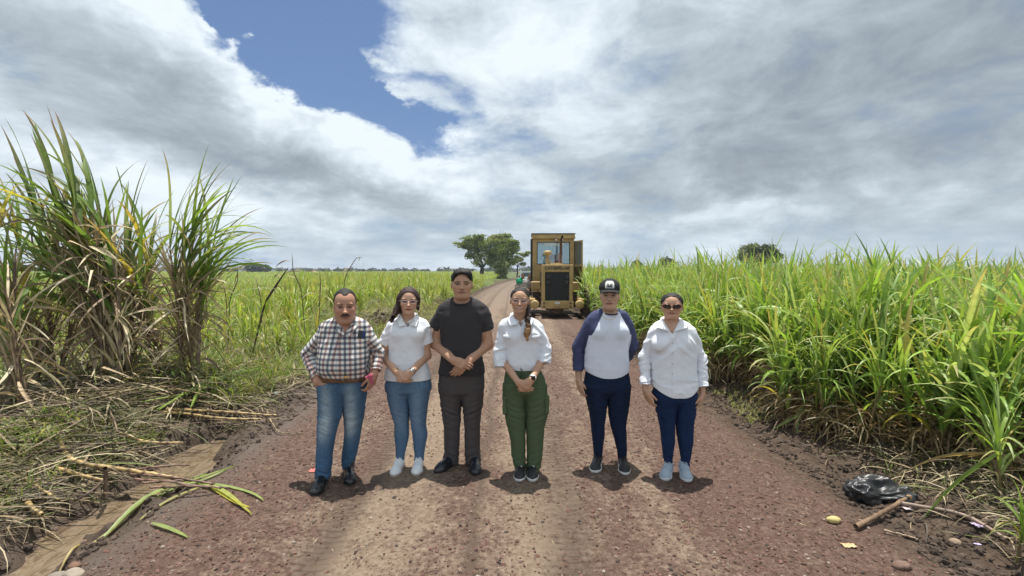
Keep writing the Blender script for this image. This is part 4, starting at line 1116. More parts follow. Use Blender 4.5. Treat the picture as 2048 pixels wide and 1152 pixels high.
# ---------------------------------------------------------------- 1 man in plaid
def man_plaid():
    P = Person(3.92, (672, 968), 'heavyset man with a moustache in a checked shirt, blue jeans and black boots')
    P.head(690.5, 578, 645, width=(670, 711), dy=-.05, pitch=4)
    pel = [(740, 636, 736, .135), (760, 636, 736, .135), (780, 637, 735, .12), (796, 648, 724, .05)]
    lg = [(765, 637, 688, .13), (800, 637, 686, .105), (830, 636, 682, .088), (860, 635, 673, .078), (885, 634, 668, .074), (915, 633, 664, .068), (945, 632, 662, .068), (955, 632, 661, .066)]
    rg = [(765, 685, 735, .13), (800, 685, 731, .105), (830, 688, 727, .088), (860, 690, 722, .078), (885, 688, 718, .074), (905, 685, 714, .068), (925, 685, 709, .066), (935, 685, 708, .064)]
    lg = [(r[0], r[1], r[2], r[3], -.05-.10*(r[0]-775)/180) for r in lg]; rg = [(r[0], r[1], r[2], r[3], .0+.05*(r[0]-775)/160) for r in rg]
    tr = [(632, 672, 710, .06), (645, 648, 733, .09), (665, 637, 741, .115), (690, 639, 739, .135, -.01), (715, 638, 738, .155, -.03), (735, 637, 738, .155, -.03), (752, 637, 737, .14, -.01)]
    aL = [P.P(650, 668), P.P(618, 708, .03), P.P(634, 757, -.10)]; aR = [P.P(731, 668), P.P(757, 706, .03), P.P(752, 741, -.06)]
    hL = dict(wr=P.P(636, 764, -.12), d=(.55, -.05, -.8), nrm=(-.35, -1, -.1), side=(1, -.2, .8), s=1.08, curl=(38, 45, 30), thumb=(48, 20))
    hR = dict(wr=P.P(749, 748, -.07), d=(-.2, -.2, -1), nrm=(.9, -.5, .0), side=(-.5, -1, 0), s=1.05, curl=(30, 40, 30))
    aLb = aL[:2]+[hL['wr']]; aRb = aR[:2]+[hR['wr']]
    sk = (.44, .23, .155)
    def ex(G):
        G.add(ell(P.P(691, 668, -.045), (.085, .075, .08)), .03)
    body(P, sk, tr, [(aLb, [.055, .045, .034]), (aRb, [.045, .034, .030])], [(P.P(655, 800, -.2), hL), (P.P(735, 790, -.2), hR)],
         dict(jaw=1.0, chub=.6, nose=1.15, smile=-.6), ((691, 655, 0), .078, .085), lg, rg, dict(lips=(.26, .10, .08), brow=(.05, .03, .022), stubble=.3, browr=.018), ex)
    def hb(G):
        G.add(P.hell((0, -.07, .66), (.342, .430, .362)), .0)
        G.cut(P.hell((-.20, .34, .60), (.19, .35, .33)), .01); G.cut(P.hell((.20, .34, .60), (.19, .35, .33)), .01); G.cut(P.hell((0, .42, .48), (.40, .36, .36)), .008)
        G.cut(P.hell((0, .26, .20), (.6, .30, .42)), .01); G.cut(P.hell((0, -.1, .05), (.7, .7, .30)), .01)
    hairmesh(P, 'hair', hb, (.016, .014, .014), amp=.002)
    def mb(G):
        G.add(P.hcone((0, .418, .300), (.12, .360, .265), .036, .022), .01); G.add(P.hcone((0, .418, .300), (-.12, .360, .265), .036, .022), .01)
    hairmesh(P, 'moustache', mb, (.045, .030, .024), amp=.002, h=.0032)
    srows = [(634, 667, 715, .07), (643, 648, 733, .095), (652, 640, 739, .11), (668, 637, 741, .125), (690, 638, 740, .145, -.015), (715, 637, 739, .165, -.035), (735, 636, 739, .168, -.035), (750, 637, 738, .15, -.015), (757, 638, 736, .14, -.01)]
    torso_cloth(P, 'plaid_shirt', srows, [(aL, [.068, .062, .048], .1), (aR, [.064, .050, .044], .1)], (1, 1, 1), M_plaid, vneck=(692, 668, 15, 636), roundneck=(691, 640, .066, .075, .045, -.03), wr=1.25, seed=2, uv=True, placket=(691, 664))
    collar(P, 'collar', 691, 641, .080, 672, M_plaid, (1, 1, 1), spread=.030, depth=.075, tip=.05)
    flap(P, 'collar_leaf', [(675, 640, -.06), (689, 668, -.15), (683, 676, -.155), (664, 648, -.06)], M_plaid, (1, 1, 1), 691.5, .006)
    legs(P, 'jeans', pel, lg, rg, (.055, .115, .20), M_denim, fade=((.38, .46, .50), .85), wr=1.25, seed=3)
    # belt
    rows = P.rows([(744, 635, 739, .152, -.015), (758, 635, 738, .147, -.01)])
    G = SDF(P.P(625, 770, -.2), P.P(750, 735, .2), P.h); G.add(loft(rows, 2.4), 0); G.cut(loft([(r[0]+(.05 if i else -.05)*0, r[1], r[2], r[3]-.007, r[4]-.007) for i, r in enumerate(sorted(rows))]+[], 2.4, .0), 0)
    V, Q, N = G.mesh(); b = P.obj('belt', V, Q, M_shoe, np.tile(np.array((.13, .065, .035)), (len(V), 1))*(1+.5*fbm(V*40, 2, 3))[:, None])
    V, Q, N = SDF(P.P(677, 762, -.22), P.P(701, 742, -.12), .003).add(ell(P.P(689, 751.5, -.165), (.042, .008, .024))).cut(ell(P.P(689, 751.5, -.173), (.030, .006, .015)), .001).add(ell(P.P(689, 751.5, -.170), (.018, .004, .010)), 0).mesh()
    P.obj('buckle', V, Q, M_gold, np.tile(np.array((.3, .2, .1)), (len(V), 1)), parent=b)
    shoe(P, (646, 945, -.15), (628, 990), (.012, .013, .015), (.03, .03, .03), 'boot', .050, M_leather, Lf=.285)
    shoe(P, (697, 922, .03), (701, 964), (.012, .013, .015), (.03, .03, .03), 'boot', .048, M_leather, Lf=.28)
    # pocket phone, pens, cloth in hand
    c = P.P(724.5, 669, -.145)
    def card(name, c, w_, h_, t_, col, label, cat, rz=0, tilt=0):
        V, Q, N = SDF(c-np.array([w_, t_+.01, h_])*.75, c+np.array([w_, t_+.01, h_])*.75, .0025).add(box(c-np.array([w_, t_, h_])/2, c+np.array([w_, t_, h_])/2, .004), 0).mesh()
        o = npmesh(name, V, Q, M_blackpl if col is None else simple(name+'_paint', col, .35), local=c); o.location = tuple(c); o.rotation_euler = (R(-8), R(tilt), rz); tag(o, label, cat); return o
    card('mobile_phone', c+np.array([-.005, 0, 0]), .058, .066, .010, None, "black phone standing in the checked shirt's chest pocket", 'phone', tilt=8)
    card('pen', c+np.array([.014, -.010, .004]), .009, .060, .009, (.015, .045, .35), 'blue pen clipped in the chest pocket of the checked shirt', 'pen', tilt=10)
    cp = P.P(740, 757, -.13)
    G = SDF(cp-.11, cp+.11, .0035)
    for a, b_, r1, r2 in (((-.030, 0, .005), (.008, -.01, .025), .008, .014), ((.005, -.01, .022), (.014, 0, -.045), .014, .009), ((.008, 0, .0), (.022, .0, -.03), .010, .006), ((-.034, 0, .01), (-.01, 0, .016), .007, .010)):
        G.add(cone(cp+np.array(a), cp+np.array(b_), r1, r2), .008)
    V, Q, N = G.mesh(); V = V+N*(fbm(V*45, 3, 2)*.006)[:, None]
    o = npmesh('cloth', V, Q, simple('pink_cloth', (.42, .08, .14), .9, bump=.3), local=cp); o.location = tuple(cp); tag(o, 'crumpled pink cloth held by the man in the checked shirt', 'cloth')

# ---------------------------------------------------------------- 2 woman in polo
def woman_polo():
    P = Person(4.05, (816, 935), 'woman in glasses, white polo shirt and light blue jeans with loose long hair')
    P.head(816.5, 576, 629, width=(797, 835), dy=-.04, tilt=2)
    pel = [(745, 775, 855, .115), (765, 772, 862, .125), (780, 773, 862, .115), (790, 790, 846, .05)]
    lg = [(768, 773, 820, .125), (800, 776, 818, .105), (825, 783, 818, .085), (848, 789, 817, .070), (870, 789, 818, .066), (890, 791, 814, .052), (912, 792, 809, .040), (922, 792, 808, .038)]
    rg = [(768, 815, 862, .125), (800, 817, 857, .105), (825, 820, 853, .085), (848, 822, 852, .070), (870, 825, 855, .066), (890, 827, 851, .052), (912, 829, 848, .040), (922, 829, 847, .038)]
    tr = [(630, 803, 832, .05), (640, 783, 851, .075), (655, 775, 857, .095), (675, 777, 853, .11), (700, 779, 849, .10), (720, 778, 851, .105), (745, 773, 858, .12), (760, 772, 861, .12)]
    aL = [P.P(783, 659), P.P(769, 686, .02)]; aR = [P.P(848, 659), P.P(854, 686, .02)]
    eL, wL = P.P(768, 714, .03), P.P(793, 744, -.20); eR, wR = P.P(853, 711, .03), P.P(823, 744, -.21)
    hR = dict(wr=wR, d=(-.75, -.25, -.55), nrm=(.15, -1, .25), side=(-.4, -.2, .8), s=.93, curl=(28, 38, 25), thumb=(25, 10))
    hL = dict(wr=wL, d=(.75, .02, -.75), nrm=(-.2, -1, .1), side=(.5, -.1, .8), s=.93, curl=(22, 28, 20), thumb=(15, 5))
    body(P, SK, tr, [([aL[0], eL, wL], [.046, .039, .025]), ([aR[0], eR, wR], [.046, .039, .025])], [(P.P(800, 790, -.3), hL), (P.P(820, 790, -.3), hR)],
         dict(jaw=.92, nose=.9), ((816, 640, 0), .050, .056), lg, rg, dict(lips=(.30, .05, .05), browr=.016))
    def hb(G):
        G.add(P.hell((0, -.07, .66), (.352, .45, .385)), .0)
        G.add(P.hcone((-.29, -.02, .55), (-.36, .02, .12), .11, .10), .05); G.add(P.hcone((.27, -.08, .55), (.33, -.10, .20), .11, .05), .05)
        G.add(P.hcone((0, -.32, .5), (-.1, -.30, .05), .28, .2), .05)
        G.add(P.hcone((-.38, .05, .18), (-.55, .30, -.22), .11, .07), .04); G.add(P.hcone((-.55, .30, -.22), (-.70, .42, -.48), .06, .02), .02)
        G.cut(P.hell((0, .36, .45), (.285, .45, .40)), .01); G.cut(P.hell((0, .2, .10), (.24, .36, .30)), .01)
    hairmesh(P, 'hair', hb, (.035, .018, .015), lo=P.H(-.95, -.8, -.6)-.05, hi=P.H(.7, .8, 1.2)+.05, colf=lambda V, C: C*(1+1.6*np.clip((P.hloc(V)[:, 2]*-1-.0)/.5, 0, 1))[:, None], amp=.0018)
    srows = [(631, 804, 831, .055), (640, 783, 851, .085), (648, 776, 856, .10), (662, 776, 855, .115), (680, 778, 851, .12), (700, 778, 849, .112), (720, 776, 852, .118), (740, 772, 858, .13), (757, 769, 862, .135)]
    sl = [([P.P(786, 658), P.P(769, 687, .02)], [.060, .057], .09), ([P.P(846, 658), P.P(854, 686, .02)], [.060, .057], .09)]
    torso_cloth(P, 'polo_shirt', srows, sl, (.76, .78, .83), M_cloth, vneck=(815, 655, 13, 632), roundneck=(816, 634, .062, .062, .04, -.02), wr=1.2, seed=12, bust=[(799, 668, -.075, (.062, .05, .055)), (833, 668, -.075, (.062, .05, .055))])
    collar(P, 'collar', 816, 636, .068, 655, M_cloth, (.76, .77, .79), spread=.034, depth=.062, tip=.05)
    flap(P, 'collar_leaf', [(802, 630, -.05), (812, 651, -.105), (799, 655, -.115), (793, 640, -.05)], M_cloth, (.80, .81, .83), 816, .009)
    legs(P, 'jeans', pel, lg, rg, (.095, .165, .265), M_denim, fade=((.22, .30, .40), .5), wr=.9, seed=13)
    shoe(P, (800, 925), (785, 958), (.75, .77, .79), (.42, .36, .33), 'sneaker', .043, None, lace=(.8, .8, .82), Lf=.25, high=.085)
    shoe(P, (838, 922), (832, 955), (.75, .77, .79), (.42, .36, .33), 'sneaker', .043, None, lace=(.8, .8, .82), Lf=.25, high=.085)
    glasses(P, M_frame)
    band(P, 'wristwatch', wR+unit(eR-wR)*.012, eR-wR, .028, .014, .004, M_silver); c = wR+unit(eR-wR)*.012+np.array([.0, -.032, .006])
    V, Q, N = SDF(c-.03, c+.03, .0025).add(ell(c, (.018, .006, .018)), 0).mesh(); P.obj('watch_face', V, Q, M_silver)
    band(P, 'bracelet', wL+unit(eL-wL)*.008, eL-wL, .028, .005, .004, M_gold)
    pts = [P.P(803, 636, -.03), P.P(806, 641, -.085), P.P(812, 644, -.11), P.P(817, 645, -.115), P.P(824, 643, -.11), P.P(829, 640, -.085), P.P(832, 635, -.03)]
    polytube('necklace', pts, .0022, M_gold, P.root, P.loc)
    for e in (-1, 1):
        V, Q, N = SDF(P.H(e*.33, .02, .34)-.02, P.H(e*.33, .02, .34)+.02, .002).add(ell(P.H(e*.33, .02, .34), (.006,)*3), 0).mesh(); P.obj('earring', V, Q, M_frame)

# ---------------------------------------------------------------- 3 man in black T-shirt
def man_black():
    P = Person(4.08, (922, 938), 'tall clean-shaven man in a black T-shirt and charcoal trousers, hands clasped in front')
    P.head(924, 541, 596, width=(903, 945), dy=-.05)
    pel = [(735, 879, 967, .12), (760, 878, 969, .125), (782, 879, 967, .115), (796, 890, 955, .05)]
    lg = [(768, 878, 924, .12), (805, 881, 923, .102), (830, 885, 922, .085), (855, 888, 920, .076), (880, 888, 919, .072), (905, 889, 918, .070), (920, 886, 916, .068), (930, 886, 914, .066)]
    rg = [(768, 920, 968, .12), (805, 924, 966, .102), (830, 927, 962, .085), (855, 929, 960, .076), (880, 929, 960, .072), (905, 930, 960, .070), (918, 931, 961, .068), (928, 935, 960, .066)]
    tr = [(592, 905, 943, .06), (603, 888, 962, .085), (618, 874, 977, .105), (640, 876, 972, .125), (670, 881, 966, .13), (700, 883, 963, .125, -.01), (725, 881, 965, .13, -.01), (745, 878, 968, .13), (755, 878, 968, .12)]
    eL, wL = P.P(872, 687, .03), P.P(907, 721, -.23); eR, wR = P.P(975, 688, .03), P.P(932, 727, -.20)
    hL = dict(wr=wL, d=(.86, -.25, -.32), nrm=(.15, -1, .25), side=(.25, -.15, .9), s=1.06, curl=(30, 40, 25), thumb=(18, -5))
    hR = dict(wr=wR, d=(-.72, .05, -.72), nrm=(.2, -1, .1), side=(-.5, -.1, .8), s=1.06, curl=(20, 25, 20), thumb=(15, 5))
    sk = (.45, .255, .165)
    body(P, sk, tr, [([P.P(886, 634), eL, wL], [.058, .050, .032]), ([P.P(966, 634), eR, wR], [.058, .050, .032])], [(P.P(930, 770, -.35), hL), (P.P(910, 770, -.35), hR)],
         dict(jaw=1.03, chub=.1, nose=1.1), ((924, 606, 0), .066, .072), lg, rg, dict(lips=(.26, .11, .09), brow=(.02, .014, .012), browr=.024, stubble=.15))
    def hb(G):
        G.add(P.hell((0, -.06, .69), (.342, .44, .385)), .0); G.add(P.hell((.03, .16, .88), (.26, .24, .16)), .04)
        G.cut(P.hell((0, .42, .46), (.285, .42, .45)), .008); G.cut(P.hell((0, .26, .20), (.6, .33, .36)), .01); G.cut(P.hell((0, -.1, .05), (.7, .7, .26)), .01)
    hairmesh(P, 'hair', hb, (.014, .011, .011), amp=.003)
    srows = [(594, 905, 943, .065), (602, 890, 960, .09), (612, 878, 973, .105), (630, 875, 974, .13), (655, 880, 967, .14), (680, 882, 964, .14, -.005), (705, 882, 964, .142, -.012), (725, 880, 967, .145, -.012), (746, 877, 970, .14, -.005)]
    sl = [([P.P(887, 630), P.P(872, 656, .02)], [.074, .067], .11), ([P.P(965, 630), P.P(974, 659, .02)], [.074, .067], .11)]
    torso_cloth(P, 't_shirt', srows, sl, (.040, .037, .040), M_cloth, roundneck=(924, 600, .078, .09, .040, -.035), wr=1.3, seed=22, hem=None)
    # ribbed neckband
    n = 40; pts = [P.P(924, 0, 0)*0+np.array([P.P(924, 600)[0]+math.sin(a)*.080, P.Y0-.028-math.cos(a)*.088, P.P(924, 602)[2]-.034*((1+math.cos(a))/2)**1.3+.012]) for a in np.linspace(0, 2*math.pi, n, endpoint=False)]
    polytube('neckband', pts, .0055, M_cloth, P.root, P.loc, closed=True, col=(.03, .028, .03))
    legs(P, 'trousers', pel, lg, rg, (.072, .063, .064), M_cloth, wr=1.5, seed=23)
    shoe(P, (905, 918), (872, 951), (.014, .016, .022), (.02, .02, .022), 'sneaker', .046, M_leather, lace=(.02, .02, .025), Lf=.29, high=.08)
    shoe(P, (948, 920), (953, 957), (.014, .016, .022), (.02, .02, .022), 'sneaker', .047, M_leather, lace=(.02, .02, .025), Lf=.29, high=.08)

# ---------------------------------------------------------------- 4 woman in white field shirt and green trousers
def woman_green():
    P = Person(3.95, (1050, 950), 'smiling woman with glasses and a side braid, white field shirt and green cargo trousers')
    P.head(1038.5, 576, 626, width=(1020, 1057), dy=-.05, tilt=2)
    pel = [(722, 1014, 1077, .105), (735, 1012, 1080, .11), (760, 1008, 1090, .12), (782, 1007, 1093, .115), (794, 1020, 1082, .05)]
    lg = [(768, 1006, 1052, .12), (805, 1007, 1051, .105), (830, 1009, 1051, .095), (855, 1015, 1051, .088), (880, 1021, 1051, .080), (910, 1023, 1051, .076), (928, 1028, 1051, .072), (940, 1031, 1050, .066)]
    rg = [(768, 1047, 1094, .12), (805, 1050, 1096, .105), (830, 1051, 1094, .095), (855, 1052, 1089, .088), (880, 1053, 1087, .080), (910, 1054, 1085, .076), (930, 1053, 1081, .072), (944, 1052, 1077, .066)]
    tr = [(628, 1026, 1054, .05), (640, 1005, 1078, .075), (655, 998, 1088, .09), (680, 1004, 1083, .105), (705, 1010, 1078, .10), (730, 1013, 1078, .105), (760, 1008, 1088, .115)]
    eL, wL = P.P(1006, 722, -.02), P.P(1036, 764, -.22); eR, wR = P.P(1086, 718, -.02), P.P(1063, 759, -.22)
    hL = dict(wr=wL, d=(.75, -.02, -.60), nrm=(-.2, -1, .1), side=(.5, -.1, .8), s=.92, curl=(25, 30, 20), thumb=(15, 5))
    hR = dict(wr=wR, d=(-.62, -.20, -.72), nrm=(.15, -1, .25), side=(-.6, -.2, .7), s=.92, curl=(30, 42, 30), thumb=(25, 10))
    sk = (.47, .27, .175)
    body(P, sk, tr, [([P.P(1011, 664), eL, wL], [.036, .034, .024]), ([P.P(1077, 664), eR, wR], [.036, .034, .024])], [(P.P(1030, 800, -.3), hL), (P.P(1060, 800, -.3), hR)],
         dict(jaw=.95, smile=1.2, nose=.95), ((1040, 640, 0), .050, .056), lg, rg, dict(smile=True, browr=.016))
    def hb(G):
        G.add(P.hell((0, -.07, .66), (.334, .432, .365)), .0); G.add(P.hcone((.15, -.35, .35), (.33, -.20, .02), .17, .12), .06)
        G.cut(P.hell((0, .38, .45), (.296, .45, .44)), .01); G.cut(P.hell((0, .26, .12), (.5, .30, .36)), .01)
    hairmesh(P, 'hair', hb, (.020, .014, .012), amp=.002)
    bp = [P.P(1055, 622, .02), P.P(1056, 632, -.06), P.P(1056, 642, -.115), P.P(1057, 652, -.135), P.P(1055, 660, -.145), P.P(1053, 668, -.150), P.P(1055, 681, -.145)]
    def bb(G):
        rad = [.022, .021, .020, .020, .024, .024, .006]
        for i in range(6): G.add(cone(bp[i], bp[i+1], rad[i], rad[i+1]), .01)
    def bc(V, C):
        z1 = P.P(1055, 640, -.13)[2]; z0 = P.P(1055, 675, -.13)[2]; t = np.clip((z1-V[:, 2])/(z1-z0), 0, 1)[:, None]; return C*(1-t)+np.array((.36, .20, .085))*t*(1+.2*fbm(V*60, 2, 1))[:, None]
    hairmesh(P, 'braid', bb, (.03, .019, .014), lo=np.min(bp, 0)-.05, hi=np.max(bp, 0)+.05, amp=.008, dirn=(20, 20, 22), colf=bc, h=.0035)
    srows = [(630, 1024, 1056, .058), (640, 1005, 1078, .085), (650, 999, 1087, .10), (670, 1003, 1087, .12), (690, 1009, 1083, .12), (710, 1012, 1079, .115), (725, 1013, 1078, .118), (737, 1016, 1077, .112)]
    sl = [([P.P(1011, 660), P.P(1001, 700, -.01), P.P(1001, 734, -.05)], [.054, .060, .056], .12), ([P.P(1078, 660), P.P(1088, 698, -.01), P.P(1088, 727, -.05)], [.054, .060, .056], .12)]
    torso_cloth(P, 'field_shirt', srows, sl, (.74, .76, .82), M_cloth, vneck=(1042, 653, 11, 634), roundneck=(1040, 634, .060, .062, .04, -.02), wr=1.8, seed=32, placket=(1041, 655), bust=[(1026, 672, -.075, (.055, .045, .05)), (1062, 672, -.075, (.055, .045, .05))])
    collar(P, 'collar', 1040, 635, .068, 654, M_cloth, (.74, .76, .82), spread=.036, depth=.062, tip=.05)
    flap(P, 'collar_leaf', [(1026, 630, -.05), (1036, 649, -.11), (1020, 653, -.12), (1014, 640, -.05)], M_cloth, (.78, .80, .86), 1041, .009)
    for cx_ in (1020, 1066):      # chest pocket flaps
        c = P.P(cx_, 670, -.118); w_ = .052; V = []
        for i in range(9):
            u = i/8*2-1; yy_ = c[1]+.018*u*u-.004*(cx_ > 1040)
            for (dz, dy_) in ((.0, .004), (-.004, -.010), (-.026-.008*(1-abs(u)), -.012), (-.028-.008*(1-abs(u)), .004)): V.append((c[0]+u*w_, yy_+dy_, c[2]+dz))
        V = np.array(V); i = np.arange(36).reshape(9, 4); Q = np.stack([i[:-1, :-1], i[1:, :-1], i[1:, 1:], i[:-1, 1:]], -1).reshape(-1, 4)
        P.obj('pocket_flap', V, Q, M_cloth, np.tile(np.array((.74, .76, .82)), (36, 1)))
    def tint(V, C, t, sx, left): return C
    tro, _ = legs(P, 'cargo_trousers', pel, lg, rg, (.078, .112, .060), M_cloth, wr=1.5, seed=33)
    for cx_, e in ((1010, -1), (1093, 1)):
        a = P.P(cx_, 806, -.02); G = SDF(a-.14, a+.14, .005); G.add(box(a-np.array([.020, .065, .085]), a+np.array([.018, .045, .06]), .012), 0); G.add(box(a+np.array([-.023, -.068, .045]), a+np.array([.021, .048, .072]), .006), 0)
        V, Q, N = G.mesh(); V = V+N*(fbm(V*18, 2, 3)*.004)[:, None]; P.obj('cargo_pocket', V, Q, M_cloth, np.tile(np.array((.078, .112, .060)), (len(V), 1)), parent=tro)
    cs = [P.P(1041, 735, -.118), P.P(1043, 744, -.130), P.P(1046, 752, -.134), P.P(1042, 756, -.136), P.P(1041, 748, -.132), P.P(1045, 738, -.124)]
    polytube('drawstring', cs, .0028, M_cloth, P.root, P.loc, col=(.04, .075, .035))
    shoe(P, (1042, 942), (1037, 970), (.025, .024, .026), (.72, .71, .68), 'sneaker', .042, None, lace=(.75, .74, .72), Lf=.245)
    shoe(P, (1064, 945), (1066, 976), (.025, .024, .026), (.72, .71, .68), 'sneaker', .042, None, lace=(.75, .74, .72), Lf=.245)
    glasses(P, M_frame)
    wc = wR+unit(eR-wR)*.02
    b = band(P, 'smartwatch', wc, eR-wR, .026, .024, .004, simple('watch_strap', (.62, .60, .56), .6)); c = wc+np.array([.004, -.033, .006])
    V, Q, N = SDF(c-.035, c+.035, .0025).add(box(c-np.array([.017, .006, .019]), c+np.array([.017, .006, .019]), .005), 0).mesh(); P.obj('watch_face', V, Q, M_blackpl, parent=b)

# ---------------------------------------------------------------- 5 woman with cap and raglan
def woman_cap():
    P = Person(4.10, (1217, 930), 'woman in a dark cap and white shirt with navy sleeves, one arm behind her')
    P.head(1219, 563, 618, width=(1201, 1238), dy=-.04)
    pel = [(715, 1174, 1252, .105), (740, 1172, 1256, .115), (765, 1168, 1260, .125), (780, 1169, 1260, .115), (792, 1184, 1246, .05)]
    lg = [(768, 1168, 1216, .125), (805, 1173, 1214, .102), (830, 1179, 1212, .082), (852, 1182, 1209, .068), (872, 1184, 1209, .064), (890, 1186, 1206, .050), (908, 1188, 1204, .040), (916, 1188, 1204, .038)]
    rg = [(768, 1212, 1262, .125), (805, 1215, 1258, .102), (830, 1217, 1255, .082), (852, 1221, 1252, .068), (872, 1227, 1253, .064), (892, 1232, 1253, .050), (910, 1236, 1253, .040), (920, 1236, 1252, .038)]
    tr = [(615, 1203, 1235, .055), (625, 1182, 1254, .085), (640, 1172, 1261, .10), (660, 1172, 1258, .115), (690, 1170, 1256, .115), (715, 1172, 1253, .11), (735, 1176, 1250, .105), (755, 1178, 1250, .10)]
    aL = [P.P(1180, 650), P.P(1157, 692, .03), P.P(1156, 757, -.02)]; aR = [P.P(1251, 650), P.P(1265, 690, .08), P.P(1250, 722, .20)]
    hL = dict(wr=P.P(1157, 760, -.02), d=(.12, -.15, -1), nrm=(-.9, -.55, 0), side=(.5, -.9, 0), s=.95, curl=(22, 30, 22))
    hR = dict(wr=P.P(1248, 725, .21), d=(-.9, .2, -.3), nrm=(0, 1, .2), side=(.2, 0, 1), s=.95, curl=(25, 30, 20))
    sk = (.49, .30, .21)
    body(P, sk, tr, [(aL[:2]+[hL['wr']], [.05, .04, .026]), (aR[:2]+[hR['wr']], [.05, .04, .026])], [(P.P(1157, 800, -.1), hL), (P.P(1230, 740, .3), hR)],
         dict(jaw=1.0, chub=.4), ((1219, 630, 0), .056, .062), lg, rg, dict(lips=(.30, .09, .08), browr=.02))
    def hb(G):
        G.add(P.hell((0, -.09, .64), (.345, .42, .36)), .0); G.cut(P.hell((0, .37, .44), (.31, .46, .46)), .01); G.cut(P.hell((0, .3, .1), (.5, .38, .36)), .01)
    hairmesh(P, 'hair', hb, (.016, .013, .012), amp=.002)
    def cb(G):
        G.add(P.hell((0, -.04, .76), (.380, .46, .36)), .0); G.cut(fn(lambda x, y, z: ((x-P.H(0, 0, .69)[0])*P.HM[0, 2]+(y-P.H(0, 0, .69)[1])*P.HM[1, 2]+(z-P.H(0, 0, .69)[2])*P.HM[2, 2]), [-9e3]*3, [9e3]*3), .0)
        G.cut(P.hell((0, -.04, .66), (.345, .43, .30)), .0)
        for i in range(25):
            u = i/24*2-1; G.add(P.hcone((u*.335, .32-.20*u*u, .715-.03*u*u), (u*.30, .70-.24*u*u, .655-.075*u*u), .018, .014), .006)
    a, b = P.H(-.5, -.6, .5), P.H(.5, .9, 1.25); G = SDF(np.minimum(a, b), np.maximum(a, b), .0038); cb(G); V, Q, N = G.mesh()
    capo = P.obj('cap', V, Q, M_cloth, np.tile(np.array((.026, .026, .028)), (len(V), 1)))
    # pale patch with a dark animal-like blot on the cap front
    pv = []
    for j in range(7):
        for i in range(9):
            u, v = i/8*2-1, j/6; ww = .155*(1 if v < .5 else math.sqrt(max(.05, 1-((v-.5)/.62)**2)))
            x_, z_ = u*ww, .77+v*.26; f_ = .46*math.sqrt(max(0, 1-(x_/.38)**2-((z_-.76)/.36)**2))-.04
            pv.append(P.H(x_, f_+.012, z_))
    i = np.arange(63).reshape(7, 9); Q = np.stack([i[:-1, :-1], i[:-1, 1:], i[1:, 1:], i[1:, :-1]], -1).reshape(-1, 4)
    cc_ = np.tile(np.array((.62, .62, .6)), (63, 1)); 
    for k, q in enumerate([(j, i) for j in range(7) for i in range(9)]):
        if 1 <= q[0] <= 3 and 2 <= q[1] <= 6 and not (q[0] == 3 and q[1] in (4,)): cc_[k] = (.08, .08, .085)
    P.obj('cap_patch', np.array(pv), Q, M_cloth, cc_, parent=capo)
    srows = [(616, 1203, 1235, .058), (624, 1184, 1253, .088), (634, 1174, 1259, .10), (650, 1171, 1260, .12), (668, 1172, 1258, .13), (690, 1170, 1256, .125), (715, 1167, 1257, .13), (735, 1166, 1258, .135), (752, 1168, 1258, .132)]
    zc = P.P(1219, 622)[2]; cxm = P.P(1219, 640)[0]; z1 = P.P(1219, 622)[2]; z2 = P.P(1219, 668)[2]
    def cf(V, C, sx, t, onarm, N):
        lim = np.interp(V[:, 2], [z2-.02, z2, z1], [.30, .172, .065]); navy = np.abs(V[:, 0]-cxm) > lim
        for ap in (aL, aR):
            for i in (0, 1):
                d = ap[i+1]-ap[i]; L = np.linalg.norm(d); u = ((V-ap[i]) @ d)/L**2; rd = np.linalg.norm(V-ap[i]-np.clip(u, 0, 1)[:, None]*d, axis=1)
                navy |= (rd < (.076 if i == 0 else .064)) & (u > (.10 if i == 0 else -.1)) & (np.abs(V[:, 0]-cxm) > .183)
        C[:] = (.66, .70, .80); C[navy] = (.052, .060, .125); return C
    torso_cloth(P, 'raglan_shirt', srows, [(aL, [.062, .053, .045], .1), (aR, [.062, .055, .048], None)], (1, 1, 1), M_cloth, roundneck=(1219, 622, .070, .080, .034, -.03), wr=1.0, seed=42, colf=cf, bust=[(1199, 664, -.085, (.068, .05, .055)), (1239, 664, -.085, (.068, .05, .055))], hem=(752, .045, .17))
    pts = [np.array([P.P(1219, 600)[0]+math.sin(a)*.073, P.Y0-.024-math.cos(a)*.082, P.P(1219, 622)[2]-.030*((1+math.cos(a))/2)**1.3+.008]) for a in np.linspace(0, 2*math.pi, 40, endpoint=False)]
    polytube('neckband', pts, .0060, M_cloth, P.root, P.loc, closed=True, col=(.03, .033, .06))
    legs(P, 'jeans', pel, lg, rg, (.010, .019, .048), M_denim, wr=.8, seed=43)
    shoe(P, (1196, 912), (1188, 949), (.022, .021, .022), (.70, .69, .67), 'sneaker', .044, None, lace=(.02, .02, .02), Lf=.255, high=.10)
    shoe(P, (1245, 915), (1252, 955), (.022, .021, .022), (.70, .69, .67), 'sneaker', .044, None, lace=(.02, .02, .02), Lf=.255, high=.10)
    pts = [P.P(1204, 628, -.075), P.P(1208, 636, -.118), P.P(1219, 640, -.132), P.P(1230, 636, -.118), P.P(1234, 628, -.075)]
    polytube('necklace', pts, .0018, M_gold, P.root, P.loc)

